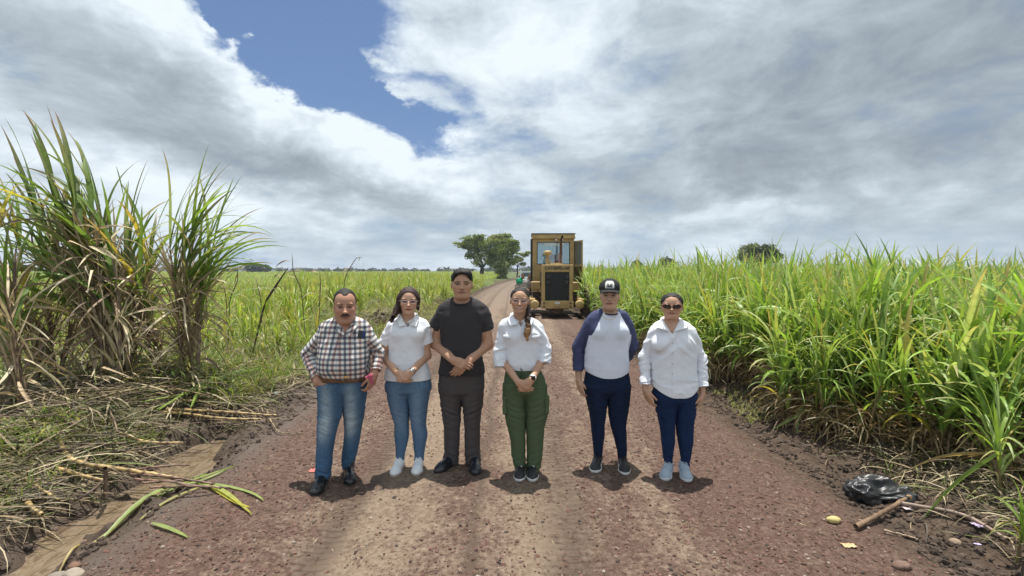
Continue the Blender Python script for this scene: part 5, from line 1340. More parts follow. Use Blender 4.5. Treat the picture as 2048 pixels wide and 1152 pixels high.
# ---------------------------------------------------------------- 6 woman with sunglasses
def woman_sun():
    P = Person(3.98, (1352, 935), 'woman in sunglasses and loose white button shirt over blue jeans, arms hanging down')
    P.head(1343.5, 587, 636, width=(1323, 1364), dy=-.04)
    pel = [(735, 1311, 1384, .11), (760, 1310, 1388, .115), (785, 1307, 1392, .125), (798, 1308, 1391, .115), (812, 1322, 1378, .05)]
    lg = [(785, 1307, 1352, .125), (815, 1311, 1351, .102), (840, 1317, 1350, .082), (862, 1321, 1349, .070), (882, 1323, 1349, .066), (900, 1325, 1347, .052), (915, 1327, 1345, .040), (924, 1328, 1344, .038)]
    rg = [(785, 1348, 1392, .125), (815, 1350, 1391, .102), (840, 1351, 1388, .082), (862, 1353, 1386, .070), (882, 1356, 1386, .066), (900, 1359, 1383, .052), (920, 1362, 1380, .040), (930, 1362, 1379, .038)]
    tr = [(636, 1328, 1360, .055), (648, 1308, 1381, .085), (662, 1299, 1392, .10), (690, 1301, 1389, .12), (720, 1303, 1388, .12), (750, 1310, 1384, .11), (785, 1316, 1382, .10)]
    aL = [P.P(1312, 668), P.P(1289, 715, .03), P.P(1291, 775, -.05)]; aR = [P.P(1380, 668), P.P(1402, 715, .03), P.P(1406, 787, -.05)]
    hL = dict(wr=P.P(1291, 780, -.05), d=(.25, -.15, -1), nrm=(-.9, -.5, -.1), side=(.4, -.9, 0), s=.93, curl=(20, 28, 20))
    hR = dict(wr=P.P(1405, 789, -.05), d=(-.25, -.15, -1), nrm=(.9, -.5, -.1), side=(-.4, -.9, 0), s=.93, curl=(35, 40, 30))
    sk = (.49, .285, .19)
    body(P, sk, tr, [(aL[:2]+[hL['wr']], [.04, .032, .024]), (aR[:2]+[hR['wr']], [.04, .032, .024])], [(P.P(1290, 822, -.1), hL), (P.P(1408, 822, -.1), hR)],
         dict(jaw=1.0, chub=.6, smile=.6), ((1343, 648, 0), .054, .062), lg, rg, dict(lips=(.33, .10, .09), browr=.014, smile=False), lambda G: G.add(ell(P.P(1343, 662, -.045), (.07, .06, .07)), .03))
    def hb(G):
        G.add(P.hell((0, -.07, .66), (.345, .44, .365)), .0); G.cut(P.hell((0, .37, .44), (.300, .46, .44)), .01); G.cut(P.hell((0, .26, .12), (.5, .32, .36)), .01)
        G.add(P.hell((0, -.50, .55), (.16, .14, .15)), .03)
    hairmesh(P, 'hair', hb, (.018, .013, .012), amp=.002)
    srows = [(638, 1327, 1361, .060), (646, 1311, 1377, .088), (656, 1302, 1390, .105), (675, 1300, 1392, .125), (700, 1301, 1391, .135), (730, 1302, 1391, .13), (760, 1302, 1393, .138), (790, 1303, 1394, .142)]
    torso_cloth(P, 'button_shirt', srows, [(aL, [.058, .052, .041], .1), (aR, [.058, .052, .041], .1)], (.76, .78, .84), M_cloth, vneck=(1344, 670, 16, 640), roundneck=(1343, 642, .062, .066, .042, -.025), wr=1.8, seed=52, placket=(1345, 672), bust=[(1322, 690, -.085, (.068, .055, .06)), (1366, 690, -.085, (.068, .055, .06))], hem=(790, .065, .17))
    collar(P, 'collar', 1343, 644, .074, 672, M_cloth, (.76, .77, .80), spread=.040, depth=.068, tip=.06)
    flap(P, 'collar_leaf', [(1326, 638, -.05), (1339, 664, -.12), (1313, 657, -.13), (1311, 647, -.05)], M_cloth, (.80, .81, .84), 1343, .010)
    for k, py in enumerate((686, 706, 727, 748, 768)):
        c = P.P(1345, py, -.142-(.008 if k in (0,) else 0)); V, Q, N = SDF(c-.012, c+.012, .002).add(ell(c, (.005, .004, .005)), 0).mesh(); P.obj('button', V, Q, M_frame)
    legs(P, 'jeans', pel, lg, rg, (.012, .028, .080), M_denim, wr=.8, seed=53)
    shoe(P, (1337, 925), (1329, 957), (.34, .40, .46), (.66, .68, .70), 'sneaker', .044, M_cloth, lace=(.45, .5, .56), Lf=.245)
    shoe(P, (1367, 932), (1379, 969), (.34, .40, .46), (.66, .68, .70), 'sneaker', .044, M_cloth, lace=(.45, .5, .56), Lf=.245)
    glasses(P, simple('tortoise_frame', (.10, .02, .015), .25), lens=M_lens, rx=.125, rz=.075, r=.0038, name='sunglasses')
    for e in (-1, 1):
        V, Q, N = SDF(P.H(e*.335, .02, .33)-.02, P.H(e*.335, .02, .33)+.02, .002).add(ell(P.H(e*.335, .02, .33), (.007,)*3), 0).mesh(); P.obj('earring', V, Q, M_frame)
import time as _t
for fpn in (man_plaid, woman_polo, man_black, woman_green, woman_cap, woman_sun):
    t0 = _t.time(); fpn(); print(fpn.__name__, round(_t.time()-t0, 1))
# ================================================================ grader, pickup, workers
def bxs(lst):
    """list of boxes (lo, hi[, taper_top_x, taper_top_y])"""
    V = []; Q = []
    for k, b in enumerate(lst):
        (x0, y0, z0), (x1, y1, z1) = b[0], b[1]; tx, ty = (b[2] if len(b) > 2 else (0, 0))
        V += [(x0, y0, z0), (x1, y0, z0), (x1, y1, z0), (x0, y1, z0), (x0+tx, y0+ty, z1), (x1-tx, y0+ty, z1), (x1-tx, y1-ty, z1), (x0+tx, y1-ty, z1)]
        Q += [[8*k+i for i in f] for f in ((3, 2, 1, 0), (4, 5, 6, 7), (0, 1, 5, 4), (1, 2, 6, 5), (2, 3, 7, 6), (3, 0, 4, 7))]
    return np.array(V, float), np.array(Q)
def part(name, lst, mat, parent, bev=.012, smooth=False):
    V, Q = bxs(lst); o = npmesh(name, V, Q, mat, parent, smooth=smooth)
    if bev: m = o.modifiers.new('bevel', 'BEVEL'); m.width = bev; m.segments = 2; m.limit_method = 'ANGLE'
    return o
def lathe(prof, axis='x', n=36):
    """profile (a along axis, r)"""
    V = []
    for k in range(n):
        t = k/n*2*math.pi
        for (a, r) in prof:
            c, s_ = r*math.cos(t), r*math.sin(t); V.append({'x': (a, c, s_), 'y': (c, a, s_), 'z': (c, s_, a)}[axis])
    m = len(prof); Q = [[k*m+j, k*m+j+1, ((k+1) % n)*m+j+1, ((k+1) % n)*m+j] for k in range(n) for j in range(m-1)]
    return np.array(V, float), np.array(Q)
def tyre_mesh(Rr, w_, lugs=26):
    V, Q = lathe([(-w_*.35, Rr*.56), (-w_*.5, Rr*.66), (-w_*.5, Rr*.86), (-w_*.42, Rr*.94), (w_*.42, Rr*.94), (w_*.5, Rr*.86), (w_*.5, Rr*.66), (w_*.35, Rr*.56)], 'x', 48)
    parts = [(V, Q)]
    for k in range(lugs):
        for s_ in (-1, 1):
            t = (k+(.5 if s_ > 0 else 0))/lugs*2*math.pi; v = []
            for (a, r, dt) in ((.02, .93, 0), (.5, .80, .14), (.5, .80, .20), (.02, .93, .075), (.02, 1.0, 0), (.5, .955, .14), (.5, .955, .20), (.02, 1.0, .075)):
                tt = t+dt; v.append((s_*a*w_, Rr*r*math.cos(tt), Rr*r*math.sin(tt)))
            parts.append((np.array(v), np.array([(0, 1, 2, 3), (4, 5, 6, 7), (0, 1, 5, 4), (1, 2, 6, 5), (2, 3, 7, 6), (3, 0, 4, 7)])))
    return join(parts)
M_yel = simple('worn_yellow_paint', (.38, .262, .10), .5, var=.22, vscale=3.5, bump=.15, bscale=30)
M_rub = simple('dusty_rubber', (.11, .092, .075), .9, var=.3, vscale=7, bump=.4, bscale=50)
M_dk = simple('dark_metal', (.018, .018, .018), .55, var=.3)
M_grl = simple('radiator_mesh', (.012, .014, .017), .6, var=.2)
M_mud = simple('muddy_steel', (.12, .085, .06), .9, var=.4, bump=.3)
M_cabglass = glassm('cab_glass', .72, (.62, .74, .76))
M_rust = simple('rusty_pipe', (.10, .05, .035), .8, var=.3)
def textmesh(name, body_, size, mat, parent, loc, rot=(R(90), 0, 0), ext=.004, off=.0):
    cu = bpy.data.curves.new(name, 'FONT'); cu.body = body_; cu.size = size; cu.extrude = ext; cu.align_x = 'CENTER'; cu.align_y = 'CENTER'; cu.offset = off
    tmp = bpy.data.objects.new('tmp', cu); COL.objects.link(tmp); dg = bpy.context.evaluated_depsgraph_get(); dg.update()
    me = bpy.data.meshes.new_from_object(tmp.evaluated_get(dg)); bpy.data.objects.remove(tmp); bpy.data.curves.remove(cu)
    me.materials.clear(); me.materials.append(mat); me.name = name
    o = bpy.data.objects.new(name, me); COL.objects.link(o); o.parent = parent; o.location = loc; o.rotation_euler = rot; return o
def wheel(parent, x, y, Rr, w_, side, tm):
    wv, wq = lathe([(-w_*.30*side, 0.001), (-w_*.30*side, Rr*.30), (-w_*.05*side, Rr*.34), (w_*.10*side, Rr*.50), (w_*.36*side, Rr*.56), (w_*.36*side, Rr*.60), (-w_*.36*side, Rr*.60), (-w_*.36*side, Rr*.5), (-w_*.2*side, Rr*.2)], 'x', 36)
    wh = npmesh('wheel', wv, wq, M_yel, parent); wh.location = (x, y, Rr)
    t = npmesh('tyre', tm[0], tm[1], M_rub, wh, smooth=False)
    return wh
def grader():
    g = empty('motor_grader', (1.62, 17.0, zt(1.62, 17.0)), R(-1.5)); tag(g, 'old yellow motor grader parked on the dirt road behind the group', 'motor grader')
    # local: x right, y away from the viewer, rear face of the radiator at y=0
    part('engine_hood', [((-.53, .09, .62), (.53, 2.3, 1.90), (.02, 0)), ((-.56, .0, .60), (-.43, .12, 1.93)), ((.43, .0, .60), (.56, .12, 1.93)), ((-.43, .0, 1.66), (.43, .13, 1.93)), ((-.43, .0, .56), (.43, .1, .64))], M_yel, g, .025)
    gr_ = part('radiator_grille', [((-.43, .045, .64), (.43, .07, 1.66))], M_grl, g, 0)
    gb = []
    for i in range(22): gb.append(((-.428, .030, .66+i*.0455), (.428, .044, .672+i*.0455)))
    for i in range(9): gb.append(((-.40+i*.1, .026, .645), (-.392+i*.1, .040, 1.655)))
    part('grille_bars', gb, M_dk, gr_, 0)
    for sx in (-.335, .335):
        for z in (1.30, 1.49):
            v, q = lathe([(-.055, .001), (-.055, .055), (-.06, .075), (-.02, .085), (.03, .085)], 'y', 24); l = npmesh('rear_lamp', v, q, M_dk, g); l.location = (sx, .02, z)
    b = part('bumper', [((-.58, -.10, .36), (.58, .02, .62)), ((-.07, -.18, .42), (.07, -.10, .50))], M_yel, g, .012)
    v, q = lathe([(-.012, .001), (-.012, .035), (0, .04)], 'y', 14)
    for sx in (-.47, .47):
        for z in (.43, .55): o = npmesh('bolt', v, q, M_mud, b); o.location = (sx, -.10, z)
    part('number_plate', [((-.09, -.112, .525), (.09, -.104, .60))], simple('plate_white', (.6, .6, .58), .5), b, 0)
    v, q = lathe([(-.05, .03), (-.05, .06), (.01, .06), (.01, .03)], 'y', 18); o = npmesh('tow_hook', v, q, M_yel, b); o.location = (0, -.19, .42)
    textmesh('lettering', 'CATERPILLAR', .145, M_dk, g, (0, -.004, 1.80), off=.004)
    # underside: axle, differential, belly
    part('rear_axle', [((-1.0, 1.15, .42), (1.0, 1.45, .70)), ((-.42, .15, .30), (.42, 2.2, .58)), ((-.85, 1.2, .30), (-.55, 1.4, .9)), ((.55, 1.2, .30), (.85, 1.4, .9))], M_mud, g, .03)
    v, q = lathe([(-.05, .001), (-.05, .16), (.0, .24), (.5, .27)], 'y', 28); o = npmesh('differential', v, q, M_mud, g); o.location = (0, .12, .36)
    tm = tyre_mesh(.60, .46)
    for s_ in (-1, 1):
        part('tandem_case', [((s_*.88-.11, .10, .36), (s_*.88+.11, 2.55, .70))], M_yel, g, .05)
        v, q = lathe([(-.16, .001), (-.16, .12), (-.13, .155), (.10, .155)], 'y', 26); o = npmesh('drive_housing', v, q, M_yel, g); o.location = (s_*.80, .02, .50)
        for y in (.62, 2.0): wheel(g, s_*1.30, y, .60, .46, s_, tm)
    # side boxes and steps beside the hood
    part('fuel_tank', [((-.92, .75, 1.0), (-.57, 1.5, 1.30))], M_yel, g, .03); part('tool_box', [((.57, .75, .98), (.86, 1.5, 1.28))], M_yel, g, .03)
    part('step', [((-.98, 1.62, .85), (-.72, 1.9, .88)), ((-.98, 1.62, .55), (-.95, 1.66, .88)), ((-.76, 1.62, .55), (-.72, 1.66, .88)), ((-.98, 1.6, .53), (-.72, 1.9, .56))], M_dk, g, .004)
    for i in range(5):
        part('hood_louvre', [((-.546, .35+.32*i, 1.15), (-.535, .57+.32*i, 1.65)), ((.535, .35+.32*i, 1.15), (.546, .57+.32*i, 1.65))], M_dk, g, 0)
    # things on the hood
    P_ = lambda *a: np.array(a, float)
    vt, ft, ct = tubes(np.array([[(.22, 1.25, 1.85), (.22, 1.25, 2.5), (.225, 1.24, 2.92), (.26, 1.05, 3.0)]]), np.array([[.055, .055, .05, .05]]), np.array([[.1, .1, .1]]), 14)
    npmesh('exhaust_pipe', vt, ft, M_rust, g)
    v, q = lathe([(0, .10), (.12, .10), (.14, .08), (.5, .08), (.52, .001)], 'z', 20); o = npmesh('muffler', v, q, M_rust, g); o.location = (.20, 1.25, 1.88)
    v, q = lathe([(0, .09), (.30, .09), (.31, .05), (.42, .05), (.43, .13), (.50, .16), (.56, .15), (.60, .10), (.61, .001)], 'z', 24); o = npmesh('air_cleaner', v, q, M_yel, g); o.location = (-.28, 1.3, 1.88)
    part('engine_cover', [((-.20, .9, 1.90), (.28, 1.9, 2.0))], M_yel, g, .02)
    for x in (.10, .34):
        v, q = lathe([(-.05, .001), (-.05, .045), (.03, .03)], 'y', 16); o = npmesh('work_lamp', v, q, M_frame, g); o.location = (x, 2.20, 2.93)
    # cab
    y0, y1 = 2.35, 3.85; hw = .84; z0, z1 = .95, 3.22
    cab = part('cab', [((-hw, y0, z0), (hw, y0+.06, 1.98)), ((-hw, y0, 1.98), (-hw+.18, y0+.06, 3.0)), ((hw-.18, y0, 1.98), (hw, y0+.06, 3.0)), ((-hw+.18, y0, 2.87), (hw-.18, y0+.06, 3.0)),
                      ((-hw, y0+.06, z0), (-hw+.05, y1, 1.6)), ((-hw, y0+.06, 1.6), (-hw+.06, y0+.16, 3.0)), ((-hw, y1-.10, 1.6), (-hw+.06, y1, 3.0)), ((-hw, y0+.16, 2.88), (-hw+.05, y1-.1, 3.0)),
                      ((hw-.06, y1-.10, z0), (hw, y1, 3.0)), ((hw-.06, y0+.06, 2.88), (hw, y1-.1, 3.0)), ((-hw+.06, y1-.06, z0), (hw-.06, y1, 1.7)), ((-hw+.06, y1-.06, 2.85), (hw-.06, y1, 3.0)), ((-hw, y0, z0-.06), (hw, y1, z0-.004))], M_yel, g, .012)
    part('roof', [((-hw-.05, y0-.10, 3.0), (hw+.05, y1+.12, 3.20), (.03, .03))], M_yel, g, .03)
    part('roof_trim', [((-hw-.055, y0-.105, 3.205), (hw+.055, y1+.125, 3.225))], M_dk, g, .004)
    part('rear_window', [((-hw+.18, y0+.025, 1.98), (hw-.18, y0+.035, 2.87))], M_cabglass, g, 0)
    v = []; 
    part('window_seal', [((-hw+.175, y0-.012, 1.97), (-hw+.202, y0-.002, 2.88)), ((hw-.202, y0-.012, 1.97), (hw-.175, y0-.002, 2.88)), ((-hw+.202, y0-.012, 1.97), (hw-.202, y0-.002, 1.997)), ((-hw+.202, y0-.012, 2.853), (hw-.202, y0-.002, 2.88))], M_dk, g, 0)
    part('side_window', [((-hw+.02, y0+.16, 1.6), (-hw+.03, y1-.1, 2.88))], M_cabglass, g, 0); part('front_window', [((-hw+.06, y1-.035, 1.7), (hw-.06, y1-.025, 2.85))], M_cabglass, g, 0)
    part('corner_post', [((-hw-.09, y0+.05, 1.1), (-hw-.004, y0+.13, 3.0))], M_dk, g, .01)
    textmesh('lettering', 'CATERPILLAR', .135, simple('white_letters', (.7, .72, .72), .5), g, (.03, y0+.012, 2.78), off=.004)
    # seat and controls in the cab
    part('seat', [((-.25, 2.75, 1.35), (.25, 3.2, 1.5)), ((-.24, 2.65, 1.45), (.24, 2.78, 2.15)), ((-.15, 2.66, 2.17), (.15, 2.76, 2.38))], M_dk, g, .04)
    part('console', [((-.10, 3.35, 1.0), (.10, 3.6, 1.95)), ((-.42, 3.3, 1.85), (.42, 3.45, 1.92))], M_dk, g, .02)
    v, q = lathe([(-.01, .20), (.01, .20), (.01, .225), (-.01, .225), (-.01, .20)], 'z', 24); o = npmesh('steering_wheel', v, q, M_dk, g); o.location = (0, 3.25, 2.0); o.rotation_euler = (R(25), 0, 0)
    # open right door, swung out to the rear
    d = empty('door', (hw-.01, y0+.10, 0)); d.parent = g; d.rotation_euler = (0, 0, R(-68)); d.name = 'door'
    fr = part('door_frame', [((0, -.02, 1.02), (.05, .02, 2.92)), ((.70, -.02, 1.02), (.75, .02, 2.92)), ((.05, -.02, 2.86), (.70, .02, 2.92)), ((.05, -.02, 1.02), (.70, .02, 1.15)), ((.05, -.02, 1.88), (.70, .02, 1.95))], M_yel, d, .008)
    part('door_pane', [((.05, -.004, 1.95), (.70, .004, 2.86))], glassm('dusty_glass', .78, (.75, .76, .72), .3), d, 0); part('door_pane', [((.05, -.004, 1.15), (.70, .004, 1.88))], M_cabglass, d, 0)
    # frame, blade and front axle beyond the cab
    vt, ft, ct = tubes(np.array([[(0, 3.7, 1.1), (0, 4.6, 1.5), (0, 5.6, 1.75), (0, 7.4, 1.65), (0, 8.2, 1.1)]]), np.array([[.2, .19, .17, .16, .15]]), np.array([[.1, .1, .1]]), 10)
    npmesh('main_frame', vt, ft, M_yel, g)
    part('front_axle', [((-.95, 8.1, .5), (.95, 8.35, .72))], M_yel, g, .03)
    for s_ in (-1, 1): wheel(g, s_*1.1, 8.2, .60, .34, s_, tm)
    bl = []
    for k in range(10):
        a = -0.9+k*.2; y = 5.3+.18*math.cos(a); z = .42+.30*math.sin(a); bl.append([(-1.7, y, z), (1.7, y, z)])
    bl = np.array(bl, float).reshape(-1, 3); q = np.array([[2*i, 2*i+1, 2*i+3, 2*i+2] for i in range(9)]); o = npmesh('blade', bl, q, M_mud, g); m = o.modifiers.new('th', 'SOLIDIFY'); m.thickness = .025
    v, q = lathe([(.7, .62), (.8, .62), (.8, .75), (.7, .75), (.7, .62)], 'z', 36); o = npmesh('blade_circle', v, q, M_yel, g); o.location = (0, 5.4, 0)
grader()

def pickup():
    Yp = 46; X0 = 1.72; g = empty('pickup_truck', (X0, Yp, zt(X0, Yp)), R(3)); tag(g, 'pale pickup truck parked on the road beyond the grader', 'pickup truck')
    pm = simple('pale_green_paint', (.30, .36, .36), .35, var=.1, vscale=2)
    part('body', [((-.86, .0, .45), (.86, 1.3, .98), (.03, .05)), ((-.88, 1.3, .45), (.88, 5.0, .98)), ((-.86, 3.1, .98), (.86, 5.0, 1.15)), ((-.80, 1.25, .98), (-.70, 1.32, 1.0))], pm, g, .05)
    part('cabin', [((-.80, 1.2, .98), (.80, 3.0, 1.58), (.14, .30)), ((-.66, 1.52, 1.585), (.66, 2.68, 1.62))], pm, g, .04)
    def quad(name, pts, mat): return npmesh(name, np.array(pts, float), np.array([[0, 1, 2, 3]]), mat, g)
    quad('windscreen', [(-.72, 1.225, 1.02), (.72, 1.225, 1.02), (.62, 1.455, 1.54), (-.62, 1.455, 1.54)], simple('dark_windscreen', (.02, .045, .045), .1, var=.1))
    part('grille', [((-.55, -.02, .62), (.55, .02, .85))], M_dk, g, .01); part('front_bumper', [((-.88, -.12, .42), (.88, .0, .58))], M_silver, g, .03)
    for s_ in (-1, 1):
        v, q = lathe([(-.03, .001), (-.03, .09), (.03, .10)], 'y', 20); o = npmesh('headlight', v, q, M_frame, g); o.location = (s_*.70, -.01, .75)
        part('wing_mirror', [((s_*.92-.08, 1.35, 1.05), (s_*.92+.08, 1.42, 1.22))], M_dk, g, .02)
    tm = tyre_mesh(.36, .24, 20)
    for x in (-.78, .78):
        for y in (.9, 4.0): wheel(g, x, y, .36, .24, 1 if x > 0 else -1, tm)
pickup()

def worker(px0, Y0, label, shirt, lean, headpx, hair, plaid=False, cap=None, ht=1.0):
    P = Person(Y0, (px0, 600), label, h=.011)
    B = P.loc; up = np.array([0, 0, 1.])
    hip = B+np.array([0, 0, .86]); neck = P.P(headpx[0]-3*lean, headpx[1]+5.5, -.05); hd = P.P(headpx[0], headpx[1], -.10)
    chest = hip*.35+neck*.65; sx = np.array([.09, 0, 0])
    def legs_(G, e):
        for s_ in (-1, 1): limb(G, [hip+sx*s_, B+np.array([s_*.11, -.03, .45]), B+np.array([s_*.12, .0, .07])], [.095+e, .065+e, .05+e], .03)
    G = SDF(B-np.array([.6, .6, .05]), B+np.array([.7, .6, 1.75]), .011)
    legs_(G, -.01); limb(G, [hip, chest, neck], [.12, .14, .06], .05); G.add(ell(hd, (.078, .095, .115)), .02); G.add(cone(neck, hd, .052, .05), .02)
    G.add(ell(hd+np.array([0, -.085, -.01]), (.018, .022, .028)), .01)
    ar = []
    for s_ in (-1, 1):
        sh = neck*.85+chest*.15+np.array([s_*.17, 0, -.04]); el_ = sh+np.array([s_*.05+lean*.08, -.10, -.26]); wr_ = el_+np.array([lean*.12, -.16, -.14]); ar.append([sh, el_, wr_])
        limb(G, [sh, el_, wr_], [.05, .04, .028], .03); 
        for pr, k in hand_prims(wr_, np.array([lean*.4, -.5, -.6]), np.array([s_*.8, -.5, 0]), np.array([-s_*.5, -.8, 0]), .95): G.add(pr, k)
    for s_ in (-1, 1):
        G.add(cone(B+np.array([s_*.12, .05, .045]), B+np.array([s_*.14, -.16, .035]), .045, .038), .01)
    V, Q, N = G.mesh(); P.obj('body', V, Q, M_skin, np.tile(np.array((.30, .16, .10)), (len(V), 1)))
    G = SDF(B-np.array([.6, .6, 0]), B+np.array([.7, .6, 1.75]), .011)
    limb(G, [hip*.92+chest*.08, chest, neck*.9+chest*.1], [.15, .175, .10], .05)
    for a in ar: limb(G, [a[0], a[0]*.35+a[1]*.65], [.075, .07], .04)
    V, Q, N = G.mesh(); V = V+N*(ridge(V*8, 3, 2)*.008)[:, None]; C = np.tile(np.array(shirt, float), (len(V), 1))
    P.obj('shirt', V, Q, M_plaid if plaid else M_cloth, C, uv=np.stack([(V[:, 0]-B[0])*.8, V[:, 2]], -1))
    G = SDF(B-np.array([.4, .4, .0]), B+np.array([.4, .4, 1.1]), .011); legs_(G, .012); V, Q, N = G.mesh(); P.obj('trousers', V, Q, M_cloth, np.tile(np.array((.035, .04, .06)), (len(V), 1)))
    G = SDF(hd-.2, hd+.2, .009); G.add(ell(hd+np.array([0, .015, .03]), (.088, .105, .105)), 0); G.cut(ell(hd+np.array([0, -.10, -.03]), (.09, .10, .10)), .01)
    V, Q, N = G.mesh(); P.obj('hair', V, Q, M_hair, np.tile(np.array(hair, float), (len(V), 1)))
worker(1040, 21.8, 'worker in a green shirt bending forward left of the grader', (.01, .22, .10), 1., (1046, 552), (.02, .018, .016))
worker(1054, 21.2, 'worker in a pale checked shirt bending beside the grader', (1, 1, 1), 1., (1059, 553), (.05, .035, .03), plaid=True)
# ================================================================ trees
def cards(C_, size, col, flat=.0):
    n = len(C_); a = rng.normal(0, 1, (n, 3)); a[:, 2] *= .6; a /= np.linalg.norm(a, axis=1, keepdims=True); b = np.cross(a, rng.normal(0, 1, (n, 3))); b /= np.linalg.norm(b, axis=1, keepdims=True)
    s_ = (size*rng.uniform(.6, 1.3, n))[:, None]
    V = np.stack([C_-a*s_, C_-b*s_*.45, C_+a*s_, C_+b*s_*.45], 1).reshape(-1, 3); Q = np.arange(4*n).reshape(n, 4)
    return V, Q, np.repeat(col, 4, 0)
def tree(name, label, base, forks, clumps, nleaf, lsize, pal, trunk_r, group=None, cat='tree', tube_col=(.065, .052, .042), twigs=0):
    """forks: list of polylines (relative to base) with radii; clumps: (x, y, z, rx, ry, rz, weight)"""
    t = empty(name, base); tag(t, label, cat, group)
    parts = []
    for pts, r0, r1 in forks:
        P = np.array(pts, float); n = 7; T = np.linspace(0, len(P)-1, n); PP = np.stack([np.interp(T, np.arange(len(P)), P[:, k]) for k in range(3)], -1)
        PP[1:-1] += rng.normal(0, .02*np.ptp(P[:, 2]), (n-2, 3))*[1, 1, .3]
        parts.append(tubes(PP[None], np.linspace(r0, r1, n)[None], np.array([tube_col]), 7))
    cl = np.array(clumps, float)
    for c in cl:                                   # twigs from fork ends into clumps
        ends = np.array([f[0][-1] for f in forks]); e = ends[np.argmin(np.linalg.norm(ends-c[:3], axis=1))]
        m = 3+twigs
        tips = c[:3]+rng.normal(0, .5, (m, 3))*c[3:6]*1.3
        PP = np.stack([np.repeat(e[None], m, 0), (e+tips)/2+rng.normal(0, .1, (m, 3)), tips], 1); parts.append(tubes(PP, np.tile([r1*.7, r1*.45, r1*.15], (m, 1)), np.tile(np.array([tube_col]), (m, 1)), 4))
    V, F_, C_ = join(parts); npmesh('trunk', V, F_, M_bark, t, C_)
    w_ = cl[:, 6]/cl[:, 6].sum(); ci = rng.choice(len(cl), nleaf, p=w_)
    d = rng.normal(0, 1, (nleaf, 3)); d /= np.linalg.norm(d, axis=1, keepdims=True); rr = rng.uniform(0, 1, (nleaf, 1))**.45
    p = cl[ci, :3]+d*rr*cl[ci, 3:6]
    p = p+.10*cl[ci, 3:4]*fbm(p*1.7, 2, 9)[:, None]*3*d
    k = rng.integers(0, len(pal), len(cl)); col = pal[np.where(rng.uniform(0, 1, nleaf) < .65, k[ci], rng.integers(0, len(pal), nleaf))]*rng.uniform(.75, 1.25, (nleaf, 1))
    V, F_, C_ = cards(p, lsize, col); npmesh('crown', V, F_, M_treeleaf, t, C_, smooth=False)
    return t
TG = np.array([(.21, .28, .06), (.27, .34, .075), (.16, .22, .05), (.31, .35, .12)])
def TP(px, py, Y): v = at(px, py, Y); return np.array(v)
Yt = 92
def clumps_px(lst, Y, base, depth=1.0):
    out = []
    for (px, py, rx, ry) in lst:
        p = TP(px, py, Y)-base; k = Y/F; out.append((p[0], rng.uniform(-.6, .6)*rx*k*depth, p[2], rx*k, rx*k*depth*.9, ry*k, rx*ry))
    return out
bA = np.array((TP(964, 545, Yt)[0], Yt, 0.)); q = lambda px, py, b, Y: tuple(TP(px, py, Y)-b)
tree('acacia_tree', 'spreading acacia tree with a wide flat crown left of the road', tuple(bA),
     [([(0, 0, 0), q(964, 535, bA, Yt)], .45, .36), ([q(964, 535, bA, Yt), q(950, 520, bA, Yt), q(938, 500, bA, Yt)], .27, .09), ([q(964, 535, bA, Yt), q(960, 515, bA, Yt), q(955, 492, bA, Yt)], .24, .09), ([q(964, 535, bA, Yt), q(975, 522, bA, Yt), q(980, 500, bA, Yt)], .24, .09)],
     clumps_px([(925, 490, 14, 7), (940, 487, 16, 10), (955, 482, 18, 11), (948, 500, 14, 9), (968, 492, 15, 12), (975, 505, 12, 10), (958, 512, 12, 8), (912, 486, 8, 3), (935, 477, 14, 4), (960, 472, 14, 4), (985, 480, 12, 8), (955, 524, 12, 7), (978, 520, 13, 9), (940, 512, 12, 7)], Yt, bA), 8000, .20, TG, .3, twigs=4)
bB = np.array((TP(1000, 545, Yt-1)[0], Yt-1, 0.))
tree('acacia_tree', 'dense rounded tree nearest the road with a leafy dark trunk', tuple(bB),
     [([(0, 0, 0), q(998, 538, bB, Yt)], .65, .45), ([q(998, 538, bB, Yt), q(988, 530, bB, Yt), q(980, 515, bB, Yt)], .30, .10), ([q(998, 538, bB, Yt), q(1003, 520, bB, Yt), q(1005, 500, bB, Yt)], .30, .10), ([q(998, 538, bB, Yt), q(1015, 525, bB, Yt), q(1025, 508, bB, Yt)], .27, .10)],
     clumps_px([(988, 484, 16, 10), (1003, 480, 18, 12), (1018, 487, 16, 12), (1028, 497, 12, 12), (1000, 500, 18, 14), (1015, 508, 16, 12), (988, 508, 13, 12), (1005, 518, 14, 9), (1003, 537, 9, 12), (1008, 545, 8, 8), (995, 473, 12, 4), (1012, 472, 12, 4), (1030, 488, 10, 8), (1004, 553, 11, 8), (1010, 560, 10, 6), (998, 546, 8, 8), (984, 524, 13, 9), (1022, 524, 13, 10), (1003, 530, 20, 10)], Yt, bB), 13500, .21, TG*.85, .3, twigs=4)
bC = np.array((TP(1034, 548, 110)[0], 110, 0.))
tree('acacia_tree', 'small airy tree with thin open branches beside the grader', tuple(bC),
     [([(0, 0, 0), q(1035, 535, bC, 110)], .20, .15), ([q(1035, 535, bC, 110), q(1030, 525, bC, 110), q(1027, 518, bC, 110)], .1, .04), ([q(1035, 535, bC, 110), q(1042, 522, bC, 110), q(1050, 510, bC, 110)], .1, .04), ([q(1035, 535, bC, 110), q(1037, 520, bC, 110), q(1040, 508, bC, 110)], .08, .04)],
     clumps_px([(1030, 524, 8, 4), (1040, 518, 9, 5), (1050, 510, 9, 5), (1040, 507, 8, 3), (1056, 506, 6, 3), (1045, 528, 9, 4), (1033, 514, 6, 4)], 110, bC), 2600, .19, TG, .2, twigs=5)
bD = np.array((TP(1516, 545, 85)[0], 85, 0.))
